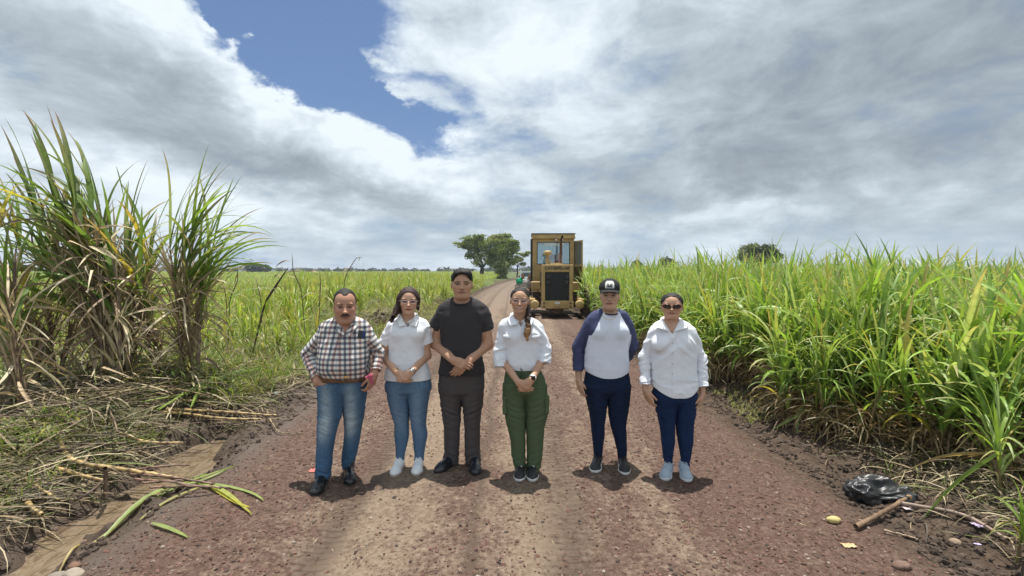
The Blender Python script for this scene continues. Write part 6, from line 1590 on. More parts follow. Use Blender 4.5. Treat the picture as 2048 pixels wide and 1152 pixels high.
tree('broad_tree', 'round dark tree rising above the right-hand cane field', tuple(bD), [([(0, 0, 0), q(1516, 525, bD, 85)], .4, .25), ([q(1516, 525, bD, 85), q(1500, 512, bD, 85)], .2, .08), ([q(1516, 525, bD, 85), q(1532, 512, bD, 85)], .2, .08)],
     clumps_px([(1495, 506, 14, 9), (1510, 499, 20, 11), (1528, 500, 18, 11), (1543, 507, 12, 9), (1515, 512, 30, 10), (1485, 513, 12, 7), (1548, 514, 12, 8), (1515, 520, 34, 8)], 85, bD), 14000, .22, np.array([(.10, .13, .04), (.12, .11, .045), (.08, .11, .035), (.14, .17, .055)]), .3)
for (px, ty, wd, Yd, lb) in ((508, 527, 20, 230, 'round dark green tree on the left horizon, larger of the pair'), (531, 531, 13, 240, 'smaller dark tree touching the larger one on the left horizon'), (463, 540, 12, 260, 'low dark bush tree left of the pair on the horizon'),
                            (1275, 520, 12, 210, 'distant bushy tree right of the grader on the horizon'), (1335, 514, 20, 150, 'distant pale leafy tree just above the right-hand cane')):
    b0 = np.array((TP(px, 545, Yd)[0], Yd, 0.)); h_ = 541-ty
    tree('field_tree', lb, tuple(b0), [([(0, 0, 0), (0, 0, 2.2)], .4, .25)], clumps_px([(px-wd*.45, ty+h_*.55, wd*.5, h_*.45), (px, ty+h_*.42, wd*.6, h_*.45), (px+wd*.45, ty+h_*.6, wd*.5, h_*.42), (px, ty+h_*.9, wd*.9, h_*.5)], Yd, b0), 2600, .45, np.array([(.05, .075, .025), (.065, .09, .03), (.045, .065, .025)]), .3)
# distant wood along the horizon
n = 620; az = rng.uniform(R(-58), R(58), n); dist = rng.uniform(330, 620, n); hx = dist*np.tan(az)
hx0 = hx; ok = ~((hx > -12) & (hx < 60) & (rng.uniform(0, 1, n) < .35)); hx, dist = hx[ok], dist[ok]; n = len(hx)
hh = rng.uniform(3.4, 7.0, n)*(.85+.25*np.sin(hx*.013))*np.where(hx > 40, .75, 1); m = 46
ci = np.repeat(np.arange(n), m); d = rng.normal(0, 1, (n*m, 3)); d /= np.linalg.norm(d, axis=1, keepdims=True); d *= rng.uniform(.3, 1, (n*m, 1))
rr = hh*rng.uniform(.5, 1.1, n)
pp = np.stack([hx[ci]+d[:, 0]*rr[ci]*1.1, dist[ci]+d[:, 1]*rr[ci], hh[ci]*.55+d[:, 2]*hh[ci]*.45], -1)
cc = np.array([(.055, .075, .035), (.07, .09, .04), (.05, .065, .035), (.10, .12, .05)])[rng.integers(0, 4, n)][ci]*rng.uniform(.8, 1.2, (n*m, 1))
V, F_, C_ = cards(pp, 1.15, cc); tag(npmesh('distant_wood', V, F_, M_treeleaf, None, C_, smooth=False), 'low dark band of distant trees along the horizon', 'wood', kind='stuff')

# ================================================================ tall cane clumps on the left
PUR = np.array([(.29, .21, .135), (.38, .29, .18), (.48, .38, .24), (.56, .47, .32), (.17, .12, .09), (.32, .27, .14)])
def tall_clump(label, Y, base_px, tops, nl=9, Lr=(1.0, 1.5), headaz=(None, 0), sway=0., ndry=26, wl=.045, stalk_r=.016, yel=.12, spread=.25, dl=(.4, 1.0), low=0, dr=(40, 110)):
    """tops: px positions of the growing points"""
    b0 = np.array(gr(base_px[0], base_px[1], .05)) if Y is None else at(base_px[0], base_px[1], Y)
    bx, by = b0[0], b0[1]; z0 = zt(bx, by); root = empty('tall_sugarcane', (bx, by, z0)); tag(root, label, 'sugarcane', 'tall old sugarcane clumps on the left')
    PT = []; GB = []; GA = []; GL = []; GE = []; GD = []; DB = []; DA = []; DL = []; DE = []; DD = []
    for (px, py) in tops:
        dy = rng.uniform(-spread, spread); tp = at(px, py, by+dy); a = np.array([bx+rng.uniform(-spread, spread), by+rng.uniform(-spread, spread), z0]); tp = np.array(tp)
        mid = a*.5+tp*.5+np.array([(a[0]-tp[0])*.12, 0, .08]); K = 9; s_ = np.linspace(0, 1, K)[:, None]
        P = (1-s_)**2*a+2*s_*(1-s_)*(2*mid-.5*a-.5*tp)+s_**2*tp; PT.append(P)
        up = unit(P[-1]-P[-3]); haz = math.atan2(up[1], up[0])
        nl_ = nl; nl = nl_+low; f = np.concatenate([rng.uniform(.30, .75, low), rng.uniform(.62, .98, nl_-4), np.ones(4)]); pos = np.stack([np.interp(f*(K-1), np.arange(K), P[:, k]) for k in range(3)], -1)
        GB.append(pos); az = rng.uniform(0, 6.28, nl); 
        if headaz[0] is not None: az = headaz[0]+rng.normal(0, headaz[1], nl)
        GA.append(az); GL.append(rng.uniform(*Lr, nl)); GE.append(np.where(f > .99, rng.uniform(R(72), R(89), nl), rng.uniform(R(50), R(80), nl))); GD.append(np.where(f > .99, rng.uniform(R(8), R(dr[0]+15), nl), rng.uniform(R(dr[0]), R(dr[1]), nl))); nl = nl_
        m = ndry; f = rng.uniform(.04, .9, m); pos = np.stack([np.interp(f*(K-1), np.arange(K), P[:, k]) for k in range(3)], -1)
        al = rng.uniform(0, 1, m) < .62; a_ = np.where(al, haz+rng.normal(0, .8, m), rng.uniform(0, 6.28, m)); DB.append(pos); DA.append(a_); DL.append(rng.uniform(*dl, m)); e = np.where(al, rng.uniform(R(62), R(86), m), rng.uniform(R(-50), R(60), m)); DE.append(e); DD.append(np.where(al, rng.uniform(R(-5), R(50), m), np.where(e > .3, rng.uniform(R(60), R(150), m), rng.uniform(R(20), R(50), m))))
    c = lambda q: np.concatenate(q)
    PT = np.array(PT); n_ = len(PT); KK = PT.shape[1]
    # stalks with visible joints
    T = np.linspace(0, KK-1, 28); i = np.minimum(T.astype(int), KK-2); u = (T-i)[None, :, None]; PP = PT[:, i]*(1-u)+PT[:, i+1]*u
    rad = stalk_r*(1+.18*(np.arange(28) % 3 == 0))*np.linspace(1.05, .6, 28); cl = np.where((np.arange(28) % 3 == 0)[None, :, None], np.array([.10, .06, .05]), np.array([.26, .19, .12]))*np.ones((n_, 1, 1))
    V, F_, C_ = tubes(PP, np.tile(rad, (n_, 1)), cl, 7); npmesh('stalks', V, F_, M_stalk, root, C_, local=(bx, by, z0))
    N = len(c(GA)); col = pick(GREENS*np.array([.80, .80, .9]), N); ye = rng.uniform(0, 1, N) < yel; col[ye] = np.array((.50, .42, .05))*rng.uniform(.7, 1.1, (ye.sum(), 1)); tip = col.copy(); t_ = rng.uniform(0, 1, N) < .4; tip[t_] = np.array((.26, .16, .13))
    V, F_, C_ = leaves(c(GB), c(GA), c(GL), rng.uniform(.7, 1.2, N)*wl, c(GE), c(GD), 12, 1.35, rng.normal(0, .7, N), col, tip, rng.normal(sway, .35, N)); npmesh('green_leaves', V, F_, M_leaf, root, C_, local=(bx, by, z0))
    N = len(c(DA)); V, F_, C_ = leaves(c(DB), c(DA), c(DL), rng.uniform(.014, .036, N), c(DE), c(DD), 8, 1.0, rng.normal(0, 2.2, N), pick(PUR, N), None, rng.normal(0, .9, N), fold=.5); npmesh('dry_leaves', V, F_, M_dry, root, C_, local=(bx, by, z0))
    return root
L_ = math.pi
tall_clump('tallest leaning sugarcane clump on the left, its green tops swept to the left', None, (225, 812), [(40, 500), (75, 440), (110, 410), (150, 425), (185, 430), (205, 470), (140, 480), (90, 520), (230, 540), (175, 530)], nl=11, Lr=(.85, 1.35), headaz=(L_*.97, .55), wl=.062, ndry=46, low=5)
tall_clump('upright sugarcane clump with purplish stems behind the tallest one', None, (300, 790), [(255, 560), (280, 600), (225, 520), (300, 540), (260, 500)], nl=9, Lr=(.8, 1.3), headaz=(None, 0), wl=.05, ndry=44, low=3)
tall_clump('sugarcane clump whose leaves arch out to the right over the field', None, (385, 785), [(340, 500), (365, 520), (400, 545), (385, 500), (420, 560), (350, 560)], nl=11, Lr=(.95, 1.55), headaz=(.1, .6), wl=.042, ndry=42, yel=.04, low=2, dr=(45, 105))
tall_clump('nearest sugarcane clump cut by the left edge of the photo', None, (30, 850), [(-60, 520), (-20, 560), (10, 580), (-90, 560), (30, 560)], nl=8, Lr=(.8, 1.3), headaz=(L_*.8, .9), wl=.05, ndry=46, low=4)
tall_clump('short broken sugarcane stump clump between the two tall clumps', None, (130, 800), [(95, 640), (130, 620), (160, 650), (60, 640)], nl=5, Lr=(.6, 1.0), headaz=(None, 0), wl=.04, ndry=34)

# lone dead stalks standing in the left field
def poly(pts, Y): return [np.array(at(px, py, Y)) for px, py in pts]
DEAD = [([(502, 650), (530, 605), (548, 577), (577, 534)], 8.6, .05, (.085, .06, .04), 'thick dark dead cane leaf leaning right across the left field'),
        ([(613, 640), (603, 581), (586, 541), (584, 505)], 9.2, .022, (.10, .075, .055), 'thin dark dead stalk beside the leaning dead leaf'),
        ([(634, 640), (640, 590), (641, 567), (639, 540)], 9.6, .022, (.13, .10, .07), 'short dead stalk with a forked tip left of the man in checks'),
        ([(680, 610), (688, 565), (695, 544), (712, 516), (726, 514)], 9.8, .022, (.14, .11, .08), 'dead stalk curving right above the head of the man in checks'),
        ([(455, 640), (459, 598), (475, 563), (476, 523)], 9.0, .022, (.09, .07, .05), 'bent dead stalk near the foot of the right-arching clump'),
        ([(456, 640), (452, 591), (443, 558)], 9.4, .020, (.11, .08, .06), 'small dead stalk leaning left in the left field'),
        ([(416, 660), (413, 605), (411, 540)], 8.6, .026, (.16, .11, .08), 'straight reddish dead stalk next to the right-arching clump'),
        ([(524, 620), (520, 590), (512, 558)], 10, .020, (.09, .07, .05), 'lone thin dead stalk in the middle of the left field')]
for pts, Y, w_, c_, lb in DEAD:
    P = np.array(poly(pts, Y)); P[0, 2] = min(P[0, 2], zt(P[0, 0], Y)-.02)
    if P[0, 2] > zt(P[0, 0], Y): P = np.concatenate([[[P[0, 0]-.05, Y, zt(P[0, 0], Y)-.03]], P])
    T = np.linspace(0, len(P)-1, 14); PP = np.stack([np.interp(T, np.arange(len(P)), P[:, k]) for k in range(3)], -1)
    V, F_, C_ = tubes(PP[None], (w_*.42*np.interp(np.linspace(0, 1, 14), [0, .5, .8, 1], [.55, 1, .8, .15]))[None], np.array([c_]), 6)
    n_ = 7; f = rng.uniform(.35, .95, n_); pos = np.stack([np.interp(f*13, np.arange(14), PP[:, k]) for k in range(3)], -1)
    lv = leaves(pos, rng.uniform(0, 6.28, n_), rng.uniform(.15, .45, n_), rng.uniform(.012, .03, n_), rng.uniform(-.5, 1.3, n_), rng.uniform(.5, 2.2, n_), 6, 1., rng.normal(0, 2, n_), pick(PUR[:3], n_)*.8)
    V, F_, C_ = join([(V, F_, C_), lv]); b_ = PP[0]; o = npmesh('dead_stalk', V, F_, M_dry, None, C_, local=b_); o.location = tuple(b_); tag(o, lb, 'cane stalk', 'dead cane stalks in the left field')

# ================================================================ weeds, straw, litter
def scatter_blades(name, n, fx, fy, L, W, el, dr, pal, lab, cat, mat, zoff=None, seg=5, az=None, tw=.6, side=.3, keepf=None):
    x, y = fx(n), fy(n)
    if keepf is not None: k = keepf(x, y); x, y = x[k], y[k]
    n = len(x); z = terrain(x, y)-.01
    if zoff is not None: z = z+zoff(x, y)
    a = rng.uniform(0, 6.28, n) if az is None else az(n)
    V, F_, C_ = leaves(np.stack([x, y, z], -1), a, rng.uniform(*L, n), rng.uniform(*W, n), rng.uniform(R(el[0]), R(el[1]), n), rng.uniform(R(dr[0]), R(dr[1]), n), seg, 1.4, rng.normal(0, tw, n), pick(pal, n), None, rng.normal(0, side, n))
    return (V, F_, C_)
U = rng.uniform
WG = np.array([(.13, .20, .035), (.18, .25, .05), (.10, .15, .03), (.24, .28, .07), (.32, .30, .13)])
# weeds between the tall clumps and the group, fading into the field
a = scatter_blades('w', 15000, lambda n: U(-9.5, -3.0, n), lambda n: 6.2+U(0, 1, n)**1.2*6.5, (.16, .5), (.008, .018), (45, 88), (10, 110), WG, '', '', M_leaf, keepf=lambda x, y: (x < -3.15-.35*np.exp(-((y-9)/3)**2)) & (x > -y*1.2) & (fbm2(x, y, .9, 3, 55) > -.45))
a0 = scatter_blades('w', 9500, lambda n: U(-8.5, -3.3, n), lambda n: U(5.5, 7.6, n), (.12, .5), (.007, .018), (30, 88), (10, 120), WG*.85, '', '', M_leaf, keepf=lambda x, y: (fbm2(x, y, 1.2, 3, 57) > -.1))
b = scatter_blades('w', 6500, lambda n: U(-8.5, -3.0, n), lambda n: 5.5+U(0, 1, n)*4.5, (.05, .16), (.02, .04), (10, 80), (10, 60), WG, '', '', M_leaf, zoff=lambda x, y: U(0, .35, len(x)), seg=2, keepf=lambda x, y: (x < -3.2) & (fbm2(x, y, .9, 3, 66) > -.1))
V, F_, C_ = join([a, a0, b]); tag(npmesh('weeds', V, F_, M_leaf, None, C_), 'tangled green weeds between the tall clumps and the road', 'weeds', kind='stuff')
a = scatter_blades('w', 2600, lambda n: U(-4.6, -3.45, n), lambda n: U(3.1, 4.6, n), (.03, .12), (.012, .03), (5, 85), (10, 80), WG, '', '', M_leaf, zoff=lambda x, y: U(0, .12, len(x)), seg=2, keepf=lambda x, y: (fbm2(x, y, 1.6, 3, 67) > -.1) & (x < -3.5))
b = scatter_blades('w', 1200, lambda n: U(-4.6, -3.45, n), lambda n: U(3.1, 4.8, n), (.08, .25), (.005, .010), (20, 80), (10, 110), WG, '', '', M_leaf, keepf=lambda x, y: x < -3.5)
V, F_, C_ = join([a, b]); tag(npmesh('low_weeds', V, F_, M_leaf, None, C_), 'patch of small green weeds on the bank at the lower left', 'weeds', kind='stuff')
ST = .85*np.array([(.24, .18, .105), (.31, .25, .15), (.17, .13, .08), (.13, .115, .055), (.085, .062, .042), (.42, .35, .23), (.14, .17, .05), (.07, .055, .04)])
a1 = scatter_blades('s', 7500, lambda n: -3.40-U(0, 1, n)**.9*4.2, lambda n: 3.0+U(0, 1, n)*5.0, (.25, .9), (.006, .022), (-8, 22), (-10, 45), ST, '', '', M_dry, zoff=lambda x, y: U(0, 1, len(x))**1.5*(.05+.22*np.exp(-((x+4.7)/1.1)**2-((y-5.7)/1.2)**2)), seg=6, az=lambda n: np.where(U(0, 1, n) < .6, rng.normal(0, .45, n)+np.where(U(0, 1, n) < .5, 0, math.pi), U(0, 6.28, n)), keepf=lambda x, y: (fbm2(x, y, 1.3, 3, 77) > -.55) & ((x < -3.55) | (y > 4.9)))
a2 = scatter_blades('s', 2600, lambda n: -2.95-U(0, 1, n)*1.2, lambda n: U(5.2, 9.5, n), (.12, .6), (.005, .016), (-5, 25), (-5, 60), ST, '', '', M_dry, zoff=lambda x, y: U(0, .08, len(x)), seg=5, keepf=lambda x, y: x < -2.75-.5*np.exp(-((y-12)/5)**2))
a6 = scatter_blades('s', 1500, lambda n: U(-8, -3.3, n), lambda n: U(6.2, 10.5, n), (.25, .7), (.008, .022), (10, 75), (20, 130), ST*1.25, '', '', M_dry, seg=6, keepf=lambda x, y: x > -y*.9)
a3 = scatter_blades('s', 1500, lambda n: rng.normal(-3.95, .5, n), lambda n: rng.normal(14.2, 1.6, n), (.15, .6), (.01, .02), (-5, 45), (0, 80), ST*.7, '', '', M_dry, zoff=lambda x, y: U(0, .12, len(x)), seg=4)
a4 = scatter_blades('s', 2200, lambda n: -3.32-U(0, 1, n)*1.4, lambda n: U(2.5, 4.4, n), (.1, .5), (.004, .014), (-5, 18), (-5, 40), ST, '', '', M_dry, zoff=lambda x, y: U(0, .04, len(x)), seg=5)
n_ = 70; bx_ = -3.5-U(0, 1, n_)*3.6; by_ = 3.6+U(0, 1, n_)*4.2; az_ = rng.normal(0, .5, n_); L2 = U(.4, 1.4, n_); s_ = np.linspace(0, 1, 10)[None, :]
X_ = bx_[:, None]+np.cos(az_)[:, None]*L2[:, None]*(s_-.5); Y_ = by_[:, None]+np.sin(az_)[:, None]*L2[:, None]*(s_-.5)+rng.normal(0, .1, n_)[:, None]*s_*s_
Z_ = terrain(X_, Y_).mean(1, keepdims=True)+U(.03, .22, n_)[:, None]+rng.normal(0, .07, n_)[:, None]*(s_-.5)
kk_ = (np.arange(10) % 3 == 0)[None, :, None]; a5 = tubes(np.stack([X_, Y_, Z_], -1), np.tile((.011*np.linspace(1, .7, 10))[None], (n_, 1))*U(.6, 1.2, (n_, 1)), np.where(kk_, np.array([.08, .05, .04]), pick(np.array([(.33, .24, .12), (.22, .15, .10), (.14, .10, .07)]), n_)[:, None, :]), 6)
V, F_, C_ = join([a1, a2, a3, a4, a5, a6]); tag(npmesh('cane_straw', V, F_, M_dry, None, C_), 'thick mat of dry cane straw and trampled leaves on the left bank', 'straw', kind='stuff')
# right verge litter
r1 = scatter_blades('s', 8000, lambda n: 2.75+U(0, 1, n)**.7*1.5, lambda n: 2.6+U(0, 1, n)**1.3*9, (.06, .42), (.003, .013), (-8, 35), (-5, 80), ST*1.2, '', '', M_dry, zoff=lambda x, y: U(0, .09, len(x)), seg=5, keepf=lambda x, y: (x > 2.72+U(0, .5, len(x))) & ((x > edge_r(4.)-.55) | (U(0, 1, len(x)) < .4)))
V, F_, C_ = r1; tag(npmesh('dry_litter', V, F_, M_dry, None, C_), 'thin dry straw and roots littering the dark right verge', 'straw', kind='stuff')
r2 = scatter_blades('s', 1500, lambda n: U(2.7, 3.15, n), lambda n: U(5.3, 7.8, n), (.03, .12), (.004, .009), (30, 85), (10, 90), np.array([(.22, .26, .05), (.30, .30, .10)]), '', '', M_leaf, seg=3, keepf=lambda x, y: fbm2(x, y, 2, 3, 91) > .0)
r3 = scatter_blades('s', 900, lambda n: U(3.1, 4.2, n), lambda n: U(2.6, 4.6, n), (.04, .2), (.006, .02), (20, 85), (10, 90), WG, '', '', M_leaf, seg=3, keepf=lambda x, y: fbm2(x, y, 2, 3, 92) > .1)
V, F_, C_ = join([r2, r3]); tag(npmesh('verge_weeds', V, F_, M_leaf, None, C_), 'small yellow green weeds on the right verge', 'weeds', kind='stuff')
x_ = U(-2.3, 2.4, 170); y_ = 2.6+U(0, 1, 170)*7
lv = leaves(np.stack([x_, y_, terrain(x_, y_)+.004], -1), U(0, 6.28, 170), U(.02, .09, 170), U(.002, .006, 170), U(-.05, .1, 170), U(0, .2, 170), 2, 1., rng.normal(0, .3, 170), pick(TANS, 170))
tag(npmesh('straw_bits', lv[0], lv[1], M_dry, None, lv[2]), 'scattered straw bits on the road surface', 'straw', kind='stuff')

# ---- fallen stalks and leaves drawn on the ground
def gp(px, py, dz=.02): v = gr(px, py, -.02); return np.array([v.x, v.y, zt(v.x, v.y)+dz])
def bank(px, py, z): v = gr(px, py, z); return np.array([v.x, v.y, v.z])
def resamp(P, n):
    P = np.array(P, float)
    T = np.linspace(0, len(P)-1, n); i = np.clip(T.astype(int), 0, len(P)-2); u = (T-i)[:, None]; p0, p1, p2, p3 = P[np.maximum(i-1, 0)], P[i], P[i+1], P[np.minimum(i+2, len(P)-1)]
    return .5*((2*p1)+(-p0+p2)*u+(2*p0-5*p1+4*p2-p3)*u*u+(-p0+3*p1-3*p2+p3)*u**3)
def stalk(P, r, lab, col=(.42, .30, .13), dark=(.09, .055, .035), name='fallen_cane_stalk', cat='cane stalk', group='fallen cane stalks on the left bank', nodes=4):
    n = max(13, int(sum(np.linalg.norm(np.diff(np.array(P), axis=0), axis=1))/.03)); PP = resamp(P, n); k = np.arange(n) % nodes == 0
    PP = PP+rng.normal(0, .002, PP.shape)
    rad = r*np.where(k, 1.22, 1.)*np.linspace(1.05, .75, n)*(1+.16*fbm(PP*14, 2, 3)); cc_ = np.where(k[:, None], np.array(dark), np.array(col)*(1+.45*fbm(PP*6, 2, int(rng.integers(0, 99))))[:, None])
    V, F_, C_ = tubes(PP[None], rad[None], np.clip(cc_, .01, 1)[None], 8)
    caps = []
    o = npmesh(name, V, F_, M_stalk, None, C_, local=PP[0]); o.location = tuple(PP[0]); tag(o, lab, cat, group); return o
B_ = bank
stalk([B_(281, 823, .12), B_(360, 826, .14), B_(440, 836, .10), B_(521, 838, .04)], .015, 'long yellowish fallen stalk, upper one of two lying side by side on the bank')
stalk([B_(333, 818, .16), B_(440, 823, .14), B_(552, 831, .05)], .014, 'yellowish fallen stalk lying just above its parallel neighbour')
stalk([B_(128, 845, .18), B_(120, 872, .15), B_(132, 908, .12), B_(172, 928, .10), B_(271, 942, .06), B_(360, 958, -.02)], .019, 'thick curved tan stalk bending down towards the puddle')
stalk([B_(240, 865, .12), B_(292, 883, .08), B_(365, 885, .04)], .012, 'short curved fallen stalk above the puddle')
stalk([B_(115, 937, .08), B_(160, 950, .08), B_(206, 961, .04)], .015, 'straight grey tan stick left of the upright stub')
stalk([B_(520, 770, .06), B_(565, 776, .08), B_(606, 797, .02)], .012, 'dark bent stalk near the road beside the plastic scraps', col=(.10, .07, .05))
stalk([B_(30, 790, .30), B_(115, 760, .42), B_(150, 757, .45), B_(165, 775, .30)], .020, 'pale grey broken stick jutting out under the tallest clump', col=(.40, .36, .31), dark=(.25, .2, .17))
stalk([B_(211, 990, -.08), B_(212, 965, .05), B_(210, 935, .20)], .016, 'short dark upright stub at the edge of the puddle', col=(.10, .06, .045))
stalk([B_(150, 1000, -.02), B_(180, 985, .02), B_(212, 955, .05)], .010, 'thin dark root leaning on the upright stub', col=(.09, .06, .05))
for i, (a, b, lb) in enumerate(((( 262, 948), (430, 968), 'upper'), ((270, 958), (415, 976), 'second'), ((285, 966), (400, 962), 'third'), ((268, 940), (380, 930), 'topmost'), ((300, 975), (455, 975), 'lowest'))):
    stalk([B_(a[0], a[1], .02), B_((a[0]+b[0])/2, (a[1]+b[1])/2-3, .05), B_(b[0], b[1], .0)], .009, lb+' thin reddish stem of the bundle lying across the puddle', col=(.20, .12, .09))
stalk([B_(540, 838, .02), B_(560, 864, .0), B_(604, 866, 0)], .006, 'thin straw stick lying on the grey road margin', col=(.34, .26, .15))
stalk([B_(0, 935, .1), B_(60, 965, .06), B_(118, 1000, 0)], .012, 'pale stick lying among the low weeds at the left edge')
stalk([B_(55, 1005, .02), B_(70, 1022, .02), B_(85, 1030, 0)], .018, 'stubby tan cane piece on the mud by the puddle')
def strip(px, w_, col, zz=None, tip=None):
    P = [gp(a, b, .012) if zz is None else B_(a, b, zz) for a, b in px]; P = resamp(P, 14); T = np.gradient(P, axis=0); lat = np.cross(T, [0, 0, 1]); lat /= np.linalg.norm(lat, axis=1, keepdims=True)+1e-9
    s_ = np.linspace(0, 1, 14); hw = (w_*.5*np.minimum(1, .3+3*s_)*(1-s_**3)**.7)[:, None]
    V = np.stack([P-lat*hw+[0, 0, .008], P, P+lat*hw+[0, 0, .008]], 1).reshape(-1, 3); sg = (np.arange(13)*3)[:, None]; Q = np.concatenate([sg+[0, 1, 4, 3], sg+[1, 2, 5, 4]]); C = np.tile(np.array(col, float), (len(V), 1))
    if tip is not None: m = np.repeat(s_**2, 3)[:, None]; C = C*(1-m)+np.array(tip)*m
    return V, Q, C
g1, g2, yl = (.22, .31, .07), (.30, .38, .13), (.45, .42, .08)
pr = [strip([(165, 1080), (224, 1047), (300, 1000), (390, 960), (470, 932)], .035, (.40, .36, .12), tip=g1), strip([(200, 1065), (300, 1003), (400, 962), (452, 940)], .04, g2), strip([(260, 1020), (330, 985), (395, 952), (420, 930)], .035, g1),
      strip([(360, 955), (405, 968), (450, 990), (505, 1036)], .045, g2, tip=yl), strip([(400, 965), (450, 975), (500, 990), (528, 1004)], .030, g2), strip([(280, 1030), (340, 1000), (400, 975)], .03, (.38, .36, .12)), strip([(340, 960), (380, 945), (430, 935)], .03, g1),
      strip([(410, 966), (470, 1010), (500, 1020)], .03, yl), strip([(115, 1125), (150, 1098), (200, 1060), (226, 1045)], .016, (.45, .37, .16)), strip([(60, 1140), (118, 1120), (190, 1070)], .010, (.40, .33, .18))]
V, F_, C_ = join(pr); tag(npmesh('fallen_sugarcane', V, F_, M_leaf, None, C_), 'fallen green cane top with long leaves lying between the puddle and the road', 'cane top')
V, F_, C_ = strip([(302, 1047), (340, 1062), (376, 1082)], .032, g2, tip=(.42, .50, .16)); tag(npmesh('cane_leaf', V, F_, M_leaf, None, C_), 'single green cane leaf lying on the red gravel at the lower left', 'leaf')
# green leaves lying over the straw bank
pr = [strip([(300+U(-20, 90), 800+U(-20, 20)), (420+U(-20, 20), 760+U(-15, 20)), (500+U(0, 60), 725+U(-10, 20))], .03, g1 if k % 2 else (.16, .24, .05), zz=U(.10, .34)) for k in range(16)]
V, F_, C_ = join(pr); tag(npmesh('cut_cane_leaves', V, F_, M_leaf, None, C_), 'swath of freshly cut green cane leaves lying on the straw at the clump foot', 'cut leaves')
# big leaves reaching out of the right stand
def arch(name, lab, pts, Y0, Y1, w_, col, tip=None, cat='leaf'):
    P = np.array([at(px, py, Y0+(Y1-Y0)*k/(len(pts)-1)) for k, (px, py) in enumerate(pts)]); P = resamp(P, 18); T = np.gradient(P, axis=0); lat = np.cross(T, [0, 1, .25]); lat /= np.linalg.norm(lat, axis=1, keepdims=True)
    s_ = np.linspace(0, 1, 18); hw = (w_*.5*np.minimum(1, .3+3*s_)*(1-s_**3)**.7)[:, None]
    V = np.stack([P-lat*hw+[0, .008, 0], P, P+lat*hw+[0, .008, 0]], 1).reshape(-1, 3); sg = (np.arange(17)*3)[:, None]; Q = np.concatenate([sg+[0, 1, 4, 3], sg+[1, 2, 5, 4]]); C = np.tile(np.array(col, float), (len(V), 1))
    if tip is not None: m = np.repeat(s_**3, 3)[:, None]; C = C*(1-m)+np.array(tip)*m
    o = npmesh(name, V, Q, M_leaf, None, C, local=P[0]); o.location = tuple(P[0]); tag(o, lab, cat)
arch('cane_leaf', 'long green leaf slanting down to the black plastic bag', [(2010, 900), (1950, 938), (1905, 975), (1850, 1035)], 3.3, 3.2, .045, (.20, .30, .07))
arch('dry_cane_leaf', 'long tan leaf arching over the litter right of the black bag', [(2040, 915), (1950, 908), (1880, 915), (1820, 940)], 3.5, 3.6, .03, (.42, .30, .14))
arch('cane_leaf', 'pale arching leaf reaching left from the low plant before the stand', [(1640, 850), (1620, 822), (1590, 835), (1545, 860)], 5.0, 4.9, .04, (.26, .35, .14))
arch('cane_leaf', 'broad leaf drooping left from the stand at mid right', [(1675, 830), (1640, 800), (1605, 815), (1592, 885)], 5.1, 4.9, .045, (.24, .36, .13))
arch('cane_leaf', 'long pale leaf drooping right of the low plant before the stand', [(1690, 830), (1730, 795), (1800, 850), (1830, 900)], 5.0, 4.6, .045, (.26, .36, .14))

# ---- bag, sticks, fruit, scraps, stones
def crumple(name, lab, cat, c, r, col, rough, amp, h=.006, seed=0, rot=0, mat=None, parts=None):
    G = SDF(c-np.max(r)*1.6, c+np.max(r)*1.6, h)
    for (o_, q_) in (parts or [((0, 0, 0), (1, 1, 1))]): G.add(ell(c+np.array(o_)*r, np.array(r)*np.array(q_)), np.min(r)*.4)
    V, Q, N = G.mesh(); cr = np.array([math.cos(rot), math.sin(rot), 0]); u = (V-c) @ cr; v = (V-c) @ np.array([-cr[1], cr[0], 0])
    f = ridge(np.stack([u*5, v*16, V[:, 2]*16], -1), seed, 3); V = V+N*(f*amp)[:, None]
    o = npmesh(name, V, Q, mat or simple(name+'_film', col, rough, var=.25, spec=.6), local=c); o.location = tuple(c); return tag(o, lab, cat)
c = gp(1757, 993, .05)
bg = crumple('plastic_bag', 'crumpled black plastic bag on the dark soil beside the right verge', 'plastic bag', c, np.array([.21, .14, .075]), (.020, .021, .023), .42, .034, seed=4, rot=-.15, parts=[((-.25, .1, .1), (.75, .8, .9)), ((.45, -.1, 0), (.6, .8, 1.)), ((.1, .5, .4), (.6, .5, .7))])
V, Q, N = SDF(c-.3, c+.3, .005).add(ell(c+np.array([.12, -.125, .01]), (.030, .02, .045)), 0).mesh(); npmesh('bag_window', V, Q, simple('orange_peel', (.22, .12, .04), .5), bg, local=c)
stalk([gp(1712, 1057, .03), gp(1760, 1036, .05), gp(1812, 1010, .06)], .0165, 'short thick brown branch in front of the black plastic bag', col=(.17, .11, .07), dark=(.16, .10, .06), name='branch', cat='branch', group=None, nodes=9)
stalk([gp(1800, 1016, .04), gp(1880, 1040, .05), gp(1940, 1060, .04), gp(2012, 1094, .03)], .015, 'long grey brown branch running to the bottom right from the bag', col=(.22, .16, .12), dark=(.14, .10, .075), name='branch', cat='branch', group=None, nodes=11)
stalk([gp(1768, 1062, .02), gp(1800, 1068, .02), gp(1838, 1077, .02)], .007, 'thin twig lying below the short thick branch', col=(.30, .22, .15), name='twig', cat='twig', group=None)
c = gp(1667, 1040, .022); f = crumple('corn_cob', 'pale yellow knobbly cob lying on the dirt left of the bag', 'corn cob', c, np.array([.048, .028, .024]), (.46, .38, .15), .7, .003, h=.003, seed=9, rot=-.5)
